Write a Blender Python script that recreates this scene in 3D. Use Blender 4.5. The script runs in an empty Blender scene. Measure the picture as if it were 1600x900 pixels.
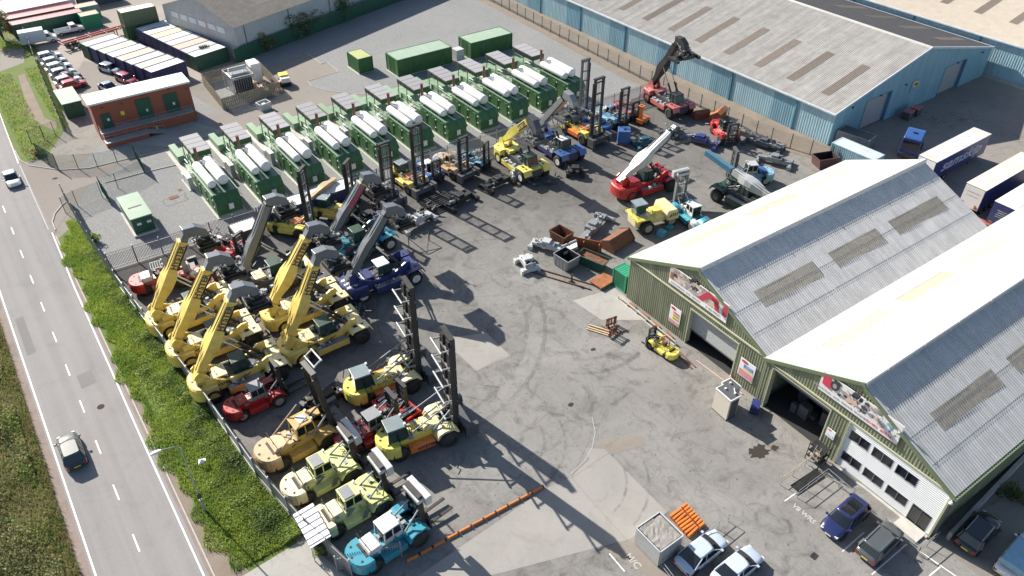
import bpy, math, random
import numpy as np
from mathutils import Vector, Matrix

# ------------------------------------------------------------------ camera, sky, sun, exposure
scene = bpy.context.scene
COL = scene.collection
R = math.radians
CAM_H, FPX, CAM_P, CAM_Y, CAM_R = 54.0, 1208.0, R(38.65), R(53.7), R(0.35)
_fx, _fy = math.cos(CAM_Y), math.sin(CAM_Y)
FW = Vector((_fx*math.cos(CAM_P), _fy*math.cos(CAM_P), -math.sin(CAM_P)))
_rt = Vector((_fy, -_fx, 0)); _up = _rt.cross(FW)
RT = _rt*math.cos(CAM_R) + _up*math.sin(CAM_R)
UP = -_rt*math.sin(CAM_R) + _up*math.cos(CAM_R)
cam_d = bpy.data.cameras.new('camera'); cam = bpy.data.objects.new('camera', cam_d); COL.objects.link(cam)
cam_d.sensor_width = 36.0; cam_d.lens = 36.0*FPX/1600.0; cam_d.clip_end = 3000; cam_d.clip_start = .5
m3 = Matrix((RT, UP, -FW)).transposed(); cam.matrix_world = m3.to_4x4(); cam.location = (0, 0, CAM_H)
scene.camera = cam

SUN_AZ, SUN_EL = R(102.3), R(32.4)
world = bpy.data.worlds.new('World'); scene.world = world; world.use_nodes = True
nt = world.node_tree; bg = nt.nodes['Background']
sky = nt.nodes.new('ShaderNodeTexSky'); sky.sky_type = 'NISHITA'; sky.sun_disc = False
sky.sun_elevation = SUN_EL; sky.sun_rotation = math.atan2(math.cos(SUN_AZ), math.sin(SUN_AZ))
sky.air_density = 1.0; sky.dust_density = 1.2; sky.ozone_density = 1.0
nt.links.new(sky.outputs[0], bg.inputs[0]); bg.inputs[1].default_value = 0.078
sun_d = bpy.data.lights.new('sun', 'SUN'); sun_d.energy = 5.0; sun_d.angle = R(0.5); sun_d.color = (1.0, .94, .85)
sun = bpy.data.objects.new('sun', sun_d); COL.objects.link(sun)
sd = Vector((math.cos(SUN_AZ)*math.cos(SUN_EL), math.sin(SUN_AZ)*math.cos(SUN_EL), math.sin(SUN_EL)))
sun.rotation_euler = (-sd).to_track_quat('-Z', 'Y').to_euler()
scene.view_settings.view_transform = 'Standard'; scene.view_settings.look = 'None'
scene.view_settings.exposure = 0.93; scene.view_settings.gamma = 1.0
scene.cycles.max_bounces = 6; scene.cycles.diffuse_bounces = 3; scene.cycles.transparent_max_bounces = 8

RNG = random.Random(7)
def P(px, py, z=0.0):
    """ground point (or point at height z) seen at a place of the 1600x900 photograph"""
    d = FW*FPX + RT*(px-800) - UP*(py-450)
    t = (z-CAM_H)/d.z
    return (d.x*t, d.y*t, z)
def P2(px, py, z=0.0): return P(px, py, z)[:2]

# ------------------------------------------------------------------ materials
MATS = {}
def mat(name, rgb, rough=.55, metal=0.0, var=.12, scale=3.0, dirt=0.0, dirt_rgb=(.12, .10, .08), bump=0.0, bscale=20., spec=.5, detail=6, grime_scale=.6, dirt_pos=(.45, .75), streak=None, streak_amt=.25):
    if name in MATS: return MATS[name]
    m = bpy.data.materials.new(name); m.use_nodes = True
    t = m.node_tree; b = t.nodes['Principled BSDF']
    b.inputs['Roughness'].default_value = rough; b.inputs['Metallic'].default_value = metal
    b.inputs['Specular IOR Level'].default_value = spec
    tc = t.nodes.new('ShaderNodeTexCoord')
    n = t.nodes.new('ShaderNodeTexNoise'); n.inputs['Scale'].default_value = scale; n.inputs['Detail'].default_value = detail
    n.inputs['Roughness'].default_value = .62
    t.links.new(tc.outputs['Object'], n.inputs['Vector'])
    mr = t.nodes.new('ShaderNodeMapRange'); mr.inputs[1].default_value = .3; mr.inputs[2].default_value = .7
    mr.inputs[3].default_value = 1-var; mr.inputs[4].default_value = 1+var
    oi = t.nodes.new('ShaderNodeObjectInfo'); ro = t.nodes.new('ShaderNodeMapRange'); ro.inputs[3].default_value = .86; ro.inputs[4].default_value = 1.12; t.links.new(oi.outputs['Random'], ro.inputs[0])
    mo = t.nodes.new('ShaderNodeMath'); mo.operation = 'MULTIPLY'
    t.links.new(n.outputs['Fac'], mr.inputs[0])
    mx = t.nodes.new('ShaderNodeVectorMath'); mx.operation = 'SCALE'; mx.inputs[0].default_value = rgb
    t.links.new(mr.outputs[0], mo.inputs[0]); t.links.new(ro.outputs[0], mo.inputs[1]); t.links.new(mo.outputs[0], mx.inputs['Scale'])
    out = mx.outputs[0]
    if dirt > 0:
        n2 = t.nodes.new('ShaderNodeTexNoise'); n2.inputs['Scale'].default_value = grime_scale; n2.inputs['Detail'].default_value = 9
        n2.inputs['Roughness'].default_value = .7
        t.links.new(tc.outputs['Object'], n2.inputs['Vector'])
        r2 = t.nodes.new('ShaderNodeMapRange'); r2.inputs[1].default_value = dirt_pos[0]; r2.inputs[2].default_value = dirt_pos[1]
        r2.inputs[3].default_value = 0; r2.inputs[4].default_value = dirt
        t.links.new(n2.outputs['Fac'], r2.inputs[0])
        mm = t.nodes.new('ShaderNodeMixRGB'); mm.inputs[2].default_value = (*dirt_rgb, 1)
        t.links.new(r2.outputs[0], mm.inputs[0]); t.links.new(out, mm.inputs[1]); out = mm.outputs[0]
    if streak:
        mp = t.nodes.new('ShaderNodeMapping'); mp.inputs['Scale'].default_value = streak; t.links.new(tc.outputs['Object'], mp.inputs['Vector'])
        ns = t.nodes.new('ShaderNodeTexNoise'); ns.inputs['Scale'].default_value = 1; ns.inputs['Detail'].default_value = 5; ns.inputs['Roughness'].default_value = .7; t.links.new(mp.outputs[0], ns.inputs['Vector'])
        rs = t.nodes.new('ShaderNodeMapRange'); rs.inputs[1].default_value = .35; rs.inputs[2].default_value = .65; rs.inputs[3].default_value = 1-streak_amt; rs.inputs[4].default_value = 1+streak_amt*.5; t.links.new(ns.outputs['Fac'], rs.inputs[0])
        vs = t.nodes.new('ShaderNodeVectorMath'); vs.operation = 'SCALE'; t.links.new(out, vs.inputs[0]); t.links.new(rs.outputs[0], vs.inputs['Scale']); out = vs.outputs[0]
    t.links.new(out, b.inputs['Base Color'])
    if bump > 0:
        n3 = t.nodes.new('ShaderNodeTexNoise'); n3.inputs['Scale'].default_value = bscale; n3.inputs['Detail'].default_value = 4
        t.links.new(tc.outputs['Object'], n3.inputs['Vector'])
        bp = t.nodes.new('ShaderNodeBump'); bp.inputs['Strength'].default_value = bump; bp.inputs['Distance'].default_value = .05
        t.links.new(n3.outputs['Fac'], bp.inputs['Height']); t.links.new(bp.outputs[0], b.inputs['Normal'])
    MATS[name] = m
    return m
def paint(name, rgb, rough=.38, dirt=.35, var=.08): 
    new = name not in MATS
    m = mat(name, rgb, rough, var=var, scale=1.3, dirt=dirt, dirt_rgb=(.10, .08, .06), grime_scale=1.1)
    if new and max(rgb) > .1: b = m.node_tree.nodes['Principled BSDF']; b.inputs['Coat Weight'].default_value = .55; b.inputs['Coat Roughness'].default_value = .33
    return m
def M(k): return MATS[k]

paint('yellow paint', (.78, .585, .145)); paint('pale yellow paint', (.80, .71, .38)); paint('lemon paint', (.80, .68, .13))
paint('ochre paint', (.62, .38, .10), dirt=.5); paint('cream paint', (.74, .66, .42)); paint('lime paint', (.66, .68, .28))
paint('red paint', (.50, .022, .022)); paint('maroon paint', (.30, .015, .03)); paint('faded red paint', (.48, .12, .11), dirt=.5)
paint('orange paint', (.75, .19, .03)); paint('navy paint', (.022, .035, .16)); paint('blue paint', (.03, .11, .33))
paint('teal paint', (.03, .30, .40)); paint('pale blue paint', (.22, .42, .55)); paint('white paint', (.78, .78, .76), dirt=.2)
paint('light grey paint', (.50, .51, .51), dirt=.25); paint('mid grey paint', (.25, .26, .27)); paint('dark grey paint', (.085, .09, .10), rough=.5)
paint('black steel', (.022, .023, .026), rough=.5, dirt=.5); paint('soot black', (.012, .012, .014), rough=.6, dirt=.3)
paint('slate boom paint', (.135, .155, .18), dirt=.3); paint('dark teal paint', (.02, .12, .16)); paint('dark green paint', (.03, .07, .05))
paint('cab roof grey', (.20, .25, .26)); paint('slate blue paint', (.07, .19, .27)); paint('tan paint', (.55, .38, .20)); paint('burgundy panel', (.13, .055, .06))
mat('tyre rubber', (.022, .021, .021), .85, var=.25, scale=8, dirt=.35, dirt_rgb=(.13, .115, .10))
mat('rim grey', (.38, .38, .37), .5, dirt=.4); mat('rim white', (.7, .7, .68), .5, dirt=.3); mat('rim yellow', (.66, .5, .12), .5, dirt=.5); mat('rim dark', (.05, .05, .05), .5)
mat('chrome rod', (.62, .63, .65), .22, metal=.9, var=.03); mat('galvanised steel', (.34, .355, .365), .5, metal=.35, var=.12, dirt=.2)
mat('dull galvanised', (.30, .32, .33), .6, metal=.2, var=.15, dirt=.3)
mat('rust', (.16, .07, .04), .9, var=.35, scale=2.5, dirt=.5, dirt_rgb=(.10, .05, .03)); mat('rusty orange', (.30, .11, .045), .9, var=.3, scale=2)
mat('cab glass', (.012, .02, .022), .08, var=.1, spec=.8); mat('green glass', (.03, .07, .065), .12, var=.15, spec=.7)
mat('car glass', (.010, .013, .016), .06, var=.05, spec=.9); mat('window glass', (.018, .022, .03), .08, var=.2, spec=.8)
mat('brick', (.33, .105, .065), .9, var=.22, scale=9); mat('concrete', (.40, .385, .355), .9, var=.15, scale=1.5, dirt=.4, dirt_rgb=(.2, .19, .17), bump=.3)
mat('pale concrete', (.52, .50, .46), .9, var=.12, scale=1.5, dirt=.3, dirt_rgb=(.28, .26, .23))
mat('timber', (.30, .25, .19), .85, var=.3, scale=4, dirt=.4, dirt_rgb=(.2, .18, .15)); mat('pale timber', (.55, .42, .25), .8, var=.2)
mat('green steel', (.048, .135, .048), .5, var=.12, scale=1.2, dirt=.25, dirt_rgb=(.12, .2, .1)); mat('dark green steel', (.02, .085, .055), .45, var=.12)
mat('light green steel', (.20, .31, .19), .55, var=.1, dirt=.3, dirt_rgb=(.4, .42, .36)); mat('pale green roof', (.19, .28, .20), .6, var=.07, dirt=.25, dirt_rgb=(.5, .52, .47))
mat('bright green steel', (.03, .26, .14), .5, var=.12, dirt=.2); mat('yellow green roof', (.62, .66, .28), .6, var=.08, dirt=.2)
mat('tank white', (.82, .81, .78), .38, var=.04, dirt=.12, dirt_rgb=(.5, .45, .38)); mat('stack brown', (.15, .075, .05), .8, var=.3, scale=5)
mat('fan grille', (.27, .265, .28), .7, var=.1); mat('pipe grey', (.50, .52, .50), .45, var=.15, dirt=.2)
mat('container navy', (.028, .04, .13), .5, var=.15, dirt=.25); mat('roof grey', (.50, .50, .51), .75, var=.12, scale=1.0, dirt=.5, dirt_rgb=(.36, .33, .30))
mat('roof white', (.75, .74, .71), .7, var=.08, dirt=.3, dirt_rgb=(.5, .46, .40)); mat('roof yellowed', (.72, .64, .38), .8, var=.1, dirt=.4, dirt_rgb=(.55, .5, .45))
mat('roof salmon', (.66, .42, .33), .8, var=.12, dirt=.4, dirt_rgb=(.55, .5, .46)); mat('roof bluish', (.58, .63, .66), .8, var=.08, dirt=.3)
mat('wh blue steel', (.22, .39, .47), .55, streak=(.9,.9,.1), streak_amt=.15, var=.06, scale=.4, dirt=.25, dirt_rgb=(.28, .42, .46), grime_scale=.25)
mat('wh blue light', (.36, .53, .59), .55, streak=(.9,.9,.1), streak_amt=.15, var=.06, scale=.4, dirt=.2, dirt_rgb=(.3, .42, .44)); mat('wh blue dark', (.10, .26, .36), .55, var=.08, scale=.4)
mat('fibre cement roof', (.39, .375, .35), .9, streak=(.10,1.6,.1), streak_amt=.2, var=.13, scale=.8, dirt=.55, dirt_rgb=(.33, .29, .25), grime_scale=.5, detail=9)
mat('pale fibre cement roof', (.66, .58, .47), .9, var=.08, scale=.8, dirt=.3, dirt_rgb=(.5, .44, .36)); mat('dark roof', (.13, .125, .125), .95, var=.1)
mat('old rooflight', (.24, .20, .165), .7, var=.16, scale=3); mat('brown shed roof', (.26, .235, .205), .9, var=.15, scale=1, dirt=.4)
mat('shed wall', (.46, .49, .51), .7, var=.12, scale=1.2, dirt=.3, dirt_rgb=(.2, .22, .24), dirt_pos=(.5, .7))
mat('olive cladding', (.27, .29, .19), .55, streak=(1.5,1.5,.12), streak_amt=.25, var=.08, scale=.5, dirt=.2); mat('olive trim', (.17, .21, .12), .5, var=.08); mat('cream trim', (.42, .42, .30), .5, var=.06)
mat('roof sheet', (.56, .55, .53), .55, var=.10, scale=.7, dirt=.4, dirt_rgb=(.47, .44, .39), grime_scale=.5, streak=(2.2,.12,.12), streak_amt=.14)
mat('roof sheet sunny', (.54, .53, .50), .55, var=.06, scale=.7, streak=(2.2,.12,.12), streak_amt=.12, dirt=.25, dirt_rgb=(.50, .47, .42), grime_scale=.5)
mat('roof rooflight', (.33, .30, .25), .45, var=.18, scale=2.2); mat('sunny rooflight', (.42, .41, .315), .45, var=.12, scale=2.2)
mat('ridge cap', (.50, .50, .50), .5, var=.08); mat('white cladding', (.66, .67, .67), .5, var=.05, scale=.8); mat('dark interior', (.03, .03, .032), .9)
mat('door shutter', (.36, .37, .37), .55, var=.06); mat('road marking', (.74, .73, .70), .7, var=.12, scale=6, dirt=.5, dirt_rgb=(.4, .38, .36), grime_scale=4, dirt_pos=(.5, .7))
mat('worn marking', (.42, .41, .385), .8, var=.15, scale=8, dirt=.8, dirt_rgb=(.3, .29, .27), grime_scale=3, dirt_pos=(.42, .62))
mat('sign white', (.78, .77, .76), .5, var=.03); mat('sign red', (.62, .05, .10), .5, var=.05); mat('sign pink', (.70, .30, .36), .5); mat('sign yellow', (.80, .62, .08), .5); mat('sign blue', (.10, .22, .55), .5)
mat('sign dark', (.06, .055, .06), .5); mat('sign grey', (.34, .31, .32), .5, var=.4, scale=2); mat('sign beige', (.62, .50, .42), .5, var=.3, scale=2.5)
mat('orange plastic', (.62, .20, .04), .45, var=.08, dirt=.3, dirt_rgb=(.35, .15, .06)); mat('booth cream', (.62, .56, .47), .6, var=.05)
mat('gravel fill', (.30, .285, .26), .95, var=.3, scale=14, dirt=.6, dirt_rgb=(.10, .085, .06), grime_scale=1.2, dirt_pos=(.5, .7), bump=.6)
mat('bark', (.10, .075, .05), .9, var=.3, scale=6); mat('lamp red', (.35, .02, .015), .3); mat('lamp clear', (.7, .7, .68), .2); mat('plate yellow', (.75, .6, .1), .5); mat('plate white', (.75, .75, .75), .5)
for nm, c in dict(silver=(.42, .45, .49), white=(.78, .78, .77), red=(.42, .03, .05), maroon=(.33, .06, .10), bluegrey=(.25, .32, .42), darkblue=(.018, .025, .10), black=(.012, .013, .016), darkgrey=(.085, .095, .10), darkgreen=(.035, .05, .05), lightsilver=(.46, .53, .62)).items():
    m = mat('car '+nm, c, .22, var=.03, spec=.6); m.node_tree.nodes['Principled BSDF'].inputs['Coat Weight'].default_value = .7

# ------------------------------------------------------------------ mesh builder
class MB:
    def __init__(s, T=None): s.v = []; s.f = []; s.mi = []; s.sm = []; s.T = T
    def add(s, vs, fs, mi=0, smooth=False):
        o = len(s.v)
        s.v += [tuple(s.T(v)) if s.T else tuple(v) for v in vs]
        s.f += [tuple(i+o for i in f) for f in fs]; s.mi += [mi]*len(fs); s.sm += [smooth]*len(fs)
        return s
    def bx(s, x0, x1, y0, y1, z0, z1, mi=0):
        return s.add([(x0,y0,z0),(x1,y0,z0),(x1,y1,z0),(x0,y1,z0),(x0,y0,z1),(x1,y0,z1),(x1,y1,z1),(x0,y1,z1)],
            [(0,3,2,1),(4,5,6,7),(0,1,5,4),(1,2,6,5),(2,3,7,6),(3,0,4,7)], mi)
    def prism(s, poly, axis, a, b, mi=0):
        n = len(poly)
        ar = sum(poly[i][0]*poly[(i+1)%n][1]-poly[(i+1)%n][0]*poly[i][1] for i in range(n))
        if ar < 0: poly = poly[::-1]
        if axis == 'z': mk = lambda p, t: (p[0], p[1], t)
        elif axis == 'y': mk = lambda p, t: (p[0], t, p[1]); a, b = b, a
        else: mk = lambda p, t: (t, p[0], p[1])
        vs = [mk(p, a) for p in poly]+[mk(p, b) for p in poly]
        fs = [tuple(range(n-1, -1, -1)), tuple(range(n, 2*n))]+[(i, (i+1)%n, n+(i+1)%n, n+i) for i in range(n)]
        return s.add(vs, fs, mi)
    def frame(s, p, q, up=(0,0,1)):
        p = Vector(p); q = Vector(q); d = (q-p).normalized(); u = Vector(up)
        if abs(d.dot(u)) > .98: u = Vector((1,0,0))
        r = d.cross(u).normalized(); u = r.cross(d)
        return p, q, d, r, u
    def beam(s, p, q, w, h, mi=0, up=(0,0,1), w2=None, h2=None):
        p, q, d, r, u = s.frame(p, q, up); w2 = w2 or w; h2 = h2 or h
        vs = [c+r*(i*ww/2)+u*(j*hh/2) for c, ww, hh in ((p,w,h),(q,w2,h2)) for i, j in ((-1,-1),(1,-1),(1,1),(-1,1))]
        return s.add(vs, [(0,1,2,3),(7,6,5,4),(0,4,5,1),(1,5,6,2),(2,6,7,3),(3,7,4,0)], mi)
    def tube(s, p, q, r, n=10, mi=0, r2=None, caps=True, cmi=None):
        p, q, d, x, u = s.frame(p, q); r2 = r if r2 is None else r2
        vs = [c+(x*math.cos(2*math.pi*k/n)+u*math.sin(2*math.pi*k/n))*rr for c, rr in ((p,r),(q,r2)) for k in range(n)]
        s.add(vs, [(k, n+k, n+(k+1)%n, (k+1)%n) for k in range(n)], mi, True)
        if caps: s.add(vs, [tuple(range(n)), tuple(range(2*n-1, n-1, -1))], mi if cmi is None else cmi)
        return s
    def loft(s, rings, mi=0, smooth=False, caps=True):
        n = len(rings[0]); vs = [v for r in rings for v in r]
        fs = [(j*n+i, j*n+(i+1)%n, (j+1)*n+(i+1)%n, (j+1)*n+i) for j in range(len(rings)-1) for i in range(n)]
        s.add(vs, fs, mi, smooth)
        if caps: s.add(list(rings[0]), [tuple(range(n-1,-1,-1))], mi); s.add(list(rings[-1]), [tuple(range(n))], mi)
        return s
    def ball(s, c, r, mi=0, n=8, sz=1.0):
        rings = []
        for j in range(1, n//2+2):
            a = math.pi*j/(n//2+2); rings.append([(c[0]+r*math.sin(a)*math.cos(2*math.pi*k/n), c[1]+r*math.sin(a)*math.sin(2*math.pi*k/n), c[2]-r*sz*math.cos(a)) for k in range(n)])
        return s.loft(rings, mi, True)
    def build(s, name, mats, parent=None, label=None, bevel=0, loc=None, fix=True):
        me = bpy.data.meshes.new(name); me.from_pydata(s.v, [], s.f)
        if not isinstance(mats, (list, tuple)): mats = [mats]
        for m in mats: me.materials.append(MATS[m] if isinstance(m, str) else m)
        me.polygons.foreach_set('material_index', s.mi); me.polygons.foreach_set('use_smooth', s.sm)
        if fix:
            import bmesh
            b = bmesh.new(); b.from_mesh(me); bmesh.ops.recalc_face_normals(b, faces=b.faces); b.to_mesh(me); b.free()
        me.update()
        o = bpy.data.objects.new(name, me); COL.objects.link(o)
        if parent: o.parent = parent
        if loc: o.location = loc
        if label: o['label'] = label
        if bevel:
            bv = o.modifiers.new('bevel', 'BEVEL'); bv.width = bevel; bv.segments = 2; bv.limit_method = 'ANGLE'; bv.angle_limit = R(35)
        return o

def tag(o, label=None, cat=None, group=None, kind=None):
    if label: o['label'] = label
    if cat: o['category'] = cat
    if group: o['group'] = group
    if kind: o['kind'] = kind
    return o
def thing(name, label, cat, loc=(0,0,0), hd=0.0, group=None):
    o = bpy.data.objects.new(name, None); COL.objects.link(o); o.empty_display_size = .3
    o.location = (loc[0], loc[1], loc[2] if len(loc) > 2 else 0); o.rotation_euler = (0, 0, R(hd))
    return tag(o, label, cat, group)
CHILD = {}
def kids(o): return [c for c in bpy.data.objects if c.parent == o]
def copy_tree(o, loc, hd, label, group=None, top=True):
    c = o.copy(); COL.objects.link(c)
    if top:
        c.location = (loc[0], loc[1], loc[2] if len(loc) > 2 else 0); c.rotation_euler = (0, 0, R(hd)); c['label'] = label
        if group: c['group'] = group
    for ch in kids(o):
        k = copy_tree(ch, None, None, None, None, False); k.parent = c
    return c
def text(s, size, m, parent, loc, rot, name='lettering', extrude=.01, align='CENTER', shear=0.0, bold=0.0, squash=1.0):
    cu = bpy.data.curves.new('t', 'FONT'); cu.body = s; cu.size = size; cu.align_x = align; cu.align_y = 'CENTER'; cu.extrude = extrude
    cu.shear = shear; cu.offset = bold; cu.resolution_u = 3
    to = bpy.data.objects.new('t', cu); me = bpy.data.meshes.new_from_object(to)
    bpy.data.objects.remove(to)
    me.materials.clear(); me.materials.append(MATS[m])
    o = bpy.data.objects.new(name, me); COL.objects.link(o)
    if parent: o.parent = parent
    o.location = loc; o.rotation_euler = rot; o.scale = (squash, 1, 1)
    return o
def sheet(name, pts, z, m, label=None, parent=None):
    me = bpy.data.meshes.new(name); me.from_pydata([(p[0], p[1], z) for p in pts], [], [tuple(range(len(pts)))])
    me.materials.append(m if not isinstance(m, str) else MATS[m]); 
    if me.polygons[0].normal.z < 0: me.flip_normals()
    o = bpy.data.objects.new(name, me); COL.objects.link(o)
    if parent: o.parent = parent
    return o
def corr(mb, org, U, V, N, length, spans, pitch=.3, depth=.04, mi=0, duty=.5, breaks=()):
    """corrugated sheet: runs along U, ribs along V, stands out along N; spans(u) -> [(v0, v1)]"""
    org = Vector(org); U = Vector(U); V = Vector(V); N = Vector(N)
    n = max(1, int(round(length/pitch))); p = length/n
    us = []
    for k in range(n): us += [(k*p, 0), (k*p+p*(1-duty)*.75, 0), (k*p+p*(1-duty), 1), (k*p+p*.88, 1)]
    us.append((length, 0))
    vs, fs, mis = [], [], []
    for (a, ha), (b, hb) in zip(us[:-1], us[1:]):
        mid = (a+b)/2
        for sp in spans(mid):
            v0, v1 = sp[0], sp[1]; f0 = v0 if callable(v0) else (lambda u, t=v0: t); f1 = v1 if callable(v1) else (lambda u, t=v1: t)
            o = len(vs)
            for u, h, ff in ((a, ha, f0), (b, hb, f0), (b, hb, f1), (a, ha, f1)): vs.append(org+U*u+V*ff(u)+N*(h*depth))
            mb.add(vs[o:o+4], [(0,1,2,3)], sp[2] if len(sp) > 2 else mi)
    return mb
# ------------------------------------------------------------------ ground materials
def ground_mat(name, base, tone2, stain=(.05,.045,.04), stain_amt=.5, s1=.05, s2=.5, fine=.16, grad=None, bump=.25, streak=0.0, spec=.3, stain_lo=.52, gravel=0, cracks=False):
    m = bpy.data.materials.new(name); m.use_nodes = True; t = m.node_tree; b = t.nodes['Principled BSDF']
    b.inputs['Roughness'].default_value = .93; b.inputs['Specular IOR Level'].default_value = spec
    L = t.links.new; geo = t.nodes.new('ShaderNodeNewGeometry'); pos = geo.outputs['Position']
    def noise(sc, det=8, ro=.6, vec=None, dist=0):
        n = t.nodes.new('ShaderNodeTexNoise'); n.inputs['Scale'].default_value = sc; n.inputs['Detail'].default_value = det; n.inputs['Roughness'].default_value = ro
        n.inputs['Distortion'].default_value = dist; L(vec or pos, n.inputs['Vector']); return n.outputs['Fac']
    def ramp(f, a, bb, lo, hi):
        r = t.nodes.new('ShaderNodeMapRange'); r.inputs[1].default_value = a; r.inputs[2].default_value = bb; r.inputs[3].default_value = lo; r.inputs[4].default_value = hi; L(f, r.inputs[0]); return r.outputs[0]
    def mix(f, c1, c2, mode='MIX'):
        x = t.nodes.new('ShaderNodeMixRGB'); x.blend_type = mode
        for i, c in ((1, c1), (2, c2)):
            if isinstance(c, tuple): x.inputs[i].default_value = (*c, 1)
            else: L(c, x.inputs[i])
        L(f, x.inputs[0]) if not isinstance(f, float) else setattr(x.inputs[0], 'default_value', f); return x.outputs[0]
    c = mix(ramp(noise(s1, 6, .6, dist=.6), .35, .65, 0, 1), base, tone2)
    if grad:   # (axis y0, y1, tone) large scale wear: oily end of the yard
        sp = t.nodes.new('ShaderNodeSeparateXYZ'); L(pos, sp.inputs[0])
        ad = t.nodes.new('ShaderNodeMath'); ad.operation = 'ADD'; L(sp.outputs['Y'], ad.inputs[0])
        n0 = ramp(noise(.06, 5), 0, 1, -30, 30); L(n0, ad.inputs[1])
        c = mix(ramp(ad.outputs[0], grad[0], grad[1], 0, grad[3]), c, grad[2])
    c = mix(ramp(noise(s2, 9, .72, dist=1.2), stain_lo, stain_lo+.2, 0, stain_amt), c, stain)
    c = mix(ramp(noise(s2*5, 7, .7), .5, .75, 0, stain_amt*.45), c, stain)
    if streak:
        mp = t.nodes.new('ShaderNodeMapping'); mp.inputs['Scale'].default_value = (1.1, .02, 1); L(pos, mp.inputs['Vector'])
        c = mix(ramp(noise(1.0, 4, .5, mp.outputs[0]), .3, .7, 0, streak), c, tuple(x*1.45 for x in base))
    f = ramp(noise(9 if not gravel else 6, 5, .75), .25, .75, 1-fine, 1+fine)
    sc = t.nodes.new('ShaderNodeVectorMath'); sc.operation = 'SCALE'; L(c, sc.inputs[0]); L(f, sc.inputs['Scale']); c = sc.outputs[0]
    if gravel:
        vo = t.nodes.new('ShaderNodeTexVoronoi'); vo.inputs['Scale'].default_value = 7; L(pos, vo.inputs['Vector'])
        g = ramp(vo.outputs['Distance'], 0, .6, 1+gravel, 1-gravel)
        sc = t.nodes.new('ShaderNodeVectorMath'); sc.operation = 'SCALE'; L(c, sc.inputs[0]); L(g, sc.inputs['Scale']); c = sc.outputs[0]
    if cracks:
        wn = t.nodes.new('ShaderNodeTexNoise'); wn.inputs['Scale'].default_value = .5; wn.inputs['Detail'].default_value = 5; L(pos, wn.inputs['Vector'])
        va = t.nodes.new('ShaderNodeVectorMath'); va.operation = 'MULTIPLY_ADD'; L(wn.outputs['Color'], va.inputs[0]); va.inputs[1].default_value = (2.5,2.5,0); L(pos, va.inputs[2])
        vc = t.nodes.new('ShaderNodeTexVoronoi'); vc.feature = 'DISTANCE_TO_EDGE'; vc.inputs['Scale'].default_value = .16; L(va.outputs[0], vc.inputs['Vector'])
        c = mix(ramp(vc.outputs['Distance'], 0, .006, .28, 0), c, (.06,.055,.05))
        mp = t.nodes.new('ShaderNodeMapping'); mp.inputs['Scale'].default_value = (.35,.05,1); mp.inputs['Rotation'].default_value = (0,0,.5); L(pos, mp.inputs['Vector'])
        c = mix(ramp(noise(1.0, 8, .7, mp.outputs[0], dist=2.5), .52, .7, 0, .3), c, (.085,.078,.07))
        c = mix(ramp(noise(2.3, 3, .5), .66, .72, 0, .6), c, (.05,.045,.04))
    L(c, b.inputs['Base Color'])
    bp = t.nodes.new('ShaderNodeBump'); bp.inputs['Strength'].default_value = bump; bp.inputs['Distance'].default_value = .04
    L(noise(14, 5, .7), bp.inputs['Height']); L(bp.outputs[0], b.inputs['Normal'])
    MATS[name] = m; return m
ground_mat('g base', (.20,.185,.165), (.25,.235,.21))
ground_mat('g yard', (.205,.198,.186), (.262,.253,.238), stain_amt=.6, s1=.13, s2=.45, fine=.24, grad=(44, 84, (.080,.076,.072), .86), cracks=True, stain_lo=.5)
ground_mat('g road', (.215,.207,.204), (.25,.238,.23), stain_amt=.22, s1=.06, s2=.25, fine=.14, streak=.55)
ground_mat('g drive', (.22,.195,.175), (.25,.225,.20), stain_amt=.15, fine=.09)
ground_mat('g slab', (.28,.27,.25), (.32,.305,.28), stain=(.15,.135,.115), stain_amt=.3, s1=.2, fine=.07)
ground_mat('g slab pale', (.34,.33,.305), (.38,.365,.335), stain=(.16,.145,.12), stain_amt=.45, s1=.3, s2=.5, fine=.08)
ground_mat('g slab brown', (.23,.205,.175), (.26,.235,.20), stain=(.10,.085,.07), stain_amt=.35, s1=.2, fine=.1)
ground_mat('g gravel', (.245,.25,.25), (.285,.285,.28), stain=(.14,.14,.14), stain_amt=.2, s1=.05, s2=.2, fine=.3, bump=.9, gravel=.22)
ground_mat('g soil', (.13,.105,.07), (.09,.10,.04), stain=(.05,.06,.02), stain_amt=.6, s1=.3, fine=.3)
ground_mat('g dirt', (.25,.20,.165), (.20,.165,.13), stain=(.11,.12,.05), stain_amt=.5, s1=.3, fine=.3)
ground_mat('g grass', (.10,.145,.03), (.13,.17,.035), stain=(.05,.075,.015), stain_amt=.5, s1=.4, fine=.35)
ground_mat('g truck yard', (.22,.20,.18), (.26,.24,.215), stain_amt=.4, s1=.08)
ground_mat('g carpark', (.34,.30,.255), (.28,.25,.22), stain=(.17,.15,.13), stain_amt=.4, s1=.08)
ground_mat('g patch', (.185,.18,.177), (.205,.198,.193), stain_amt=.15, s1=.3, fine=.12)
ground_mat('g road edge', (.27,.215,.19), (.22,.18,.16), stain=(.12,.11,.07), stain_amt=.4, s1=.5, s2=1.0)
ground_mat('g kerb', (.40,.38,.35), (.45,.43,.39), stain_amt=.2)
ground_mat('g stain', (.035,.028,.024), (.05,.04,.035), stain_amt=.3, fine=.2)

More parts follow.
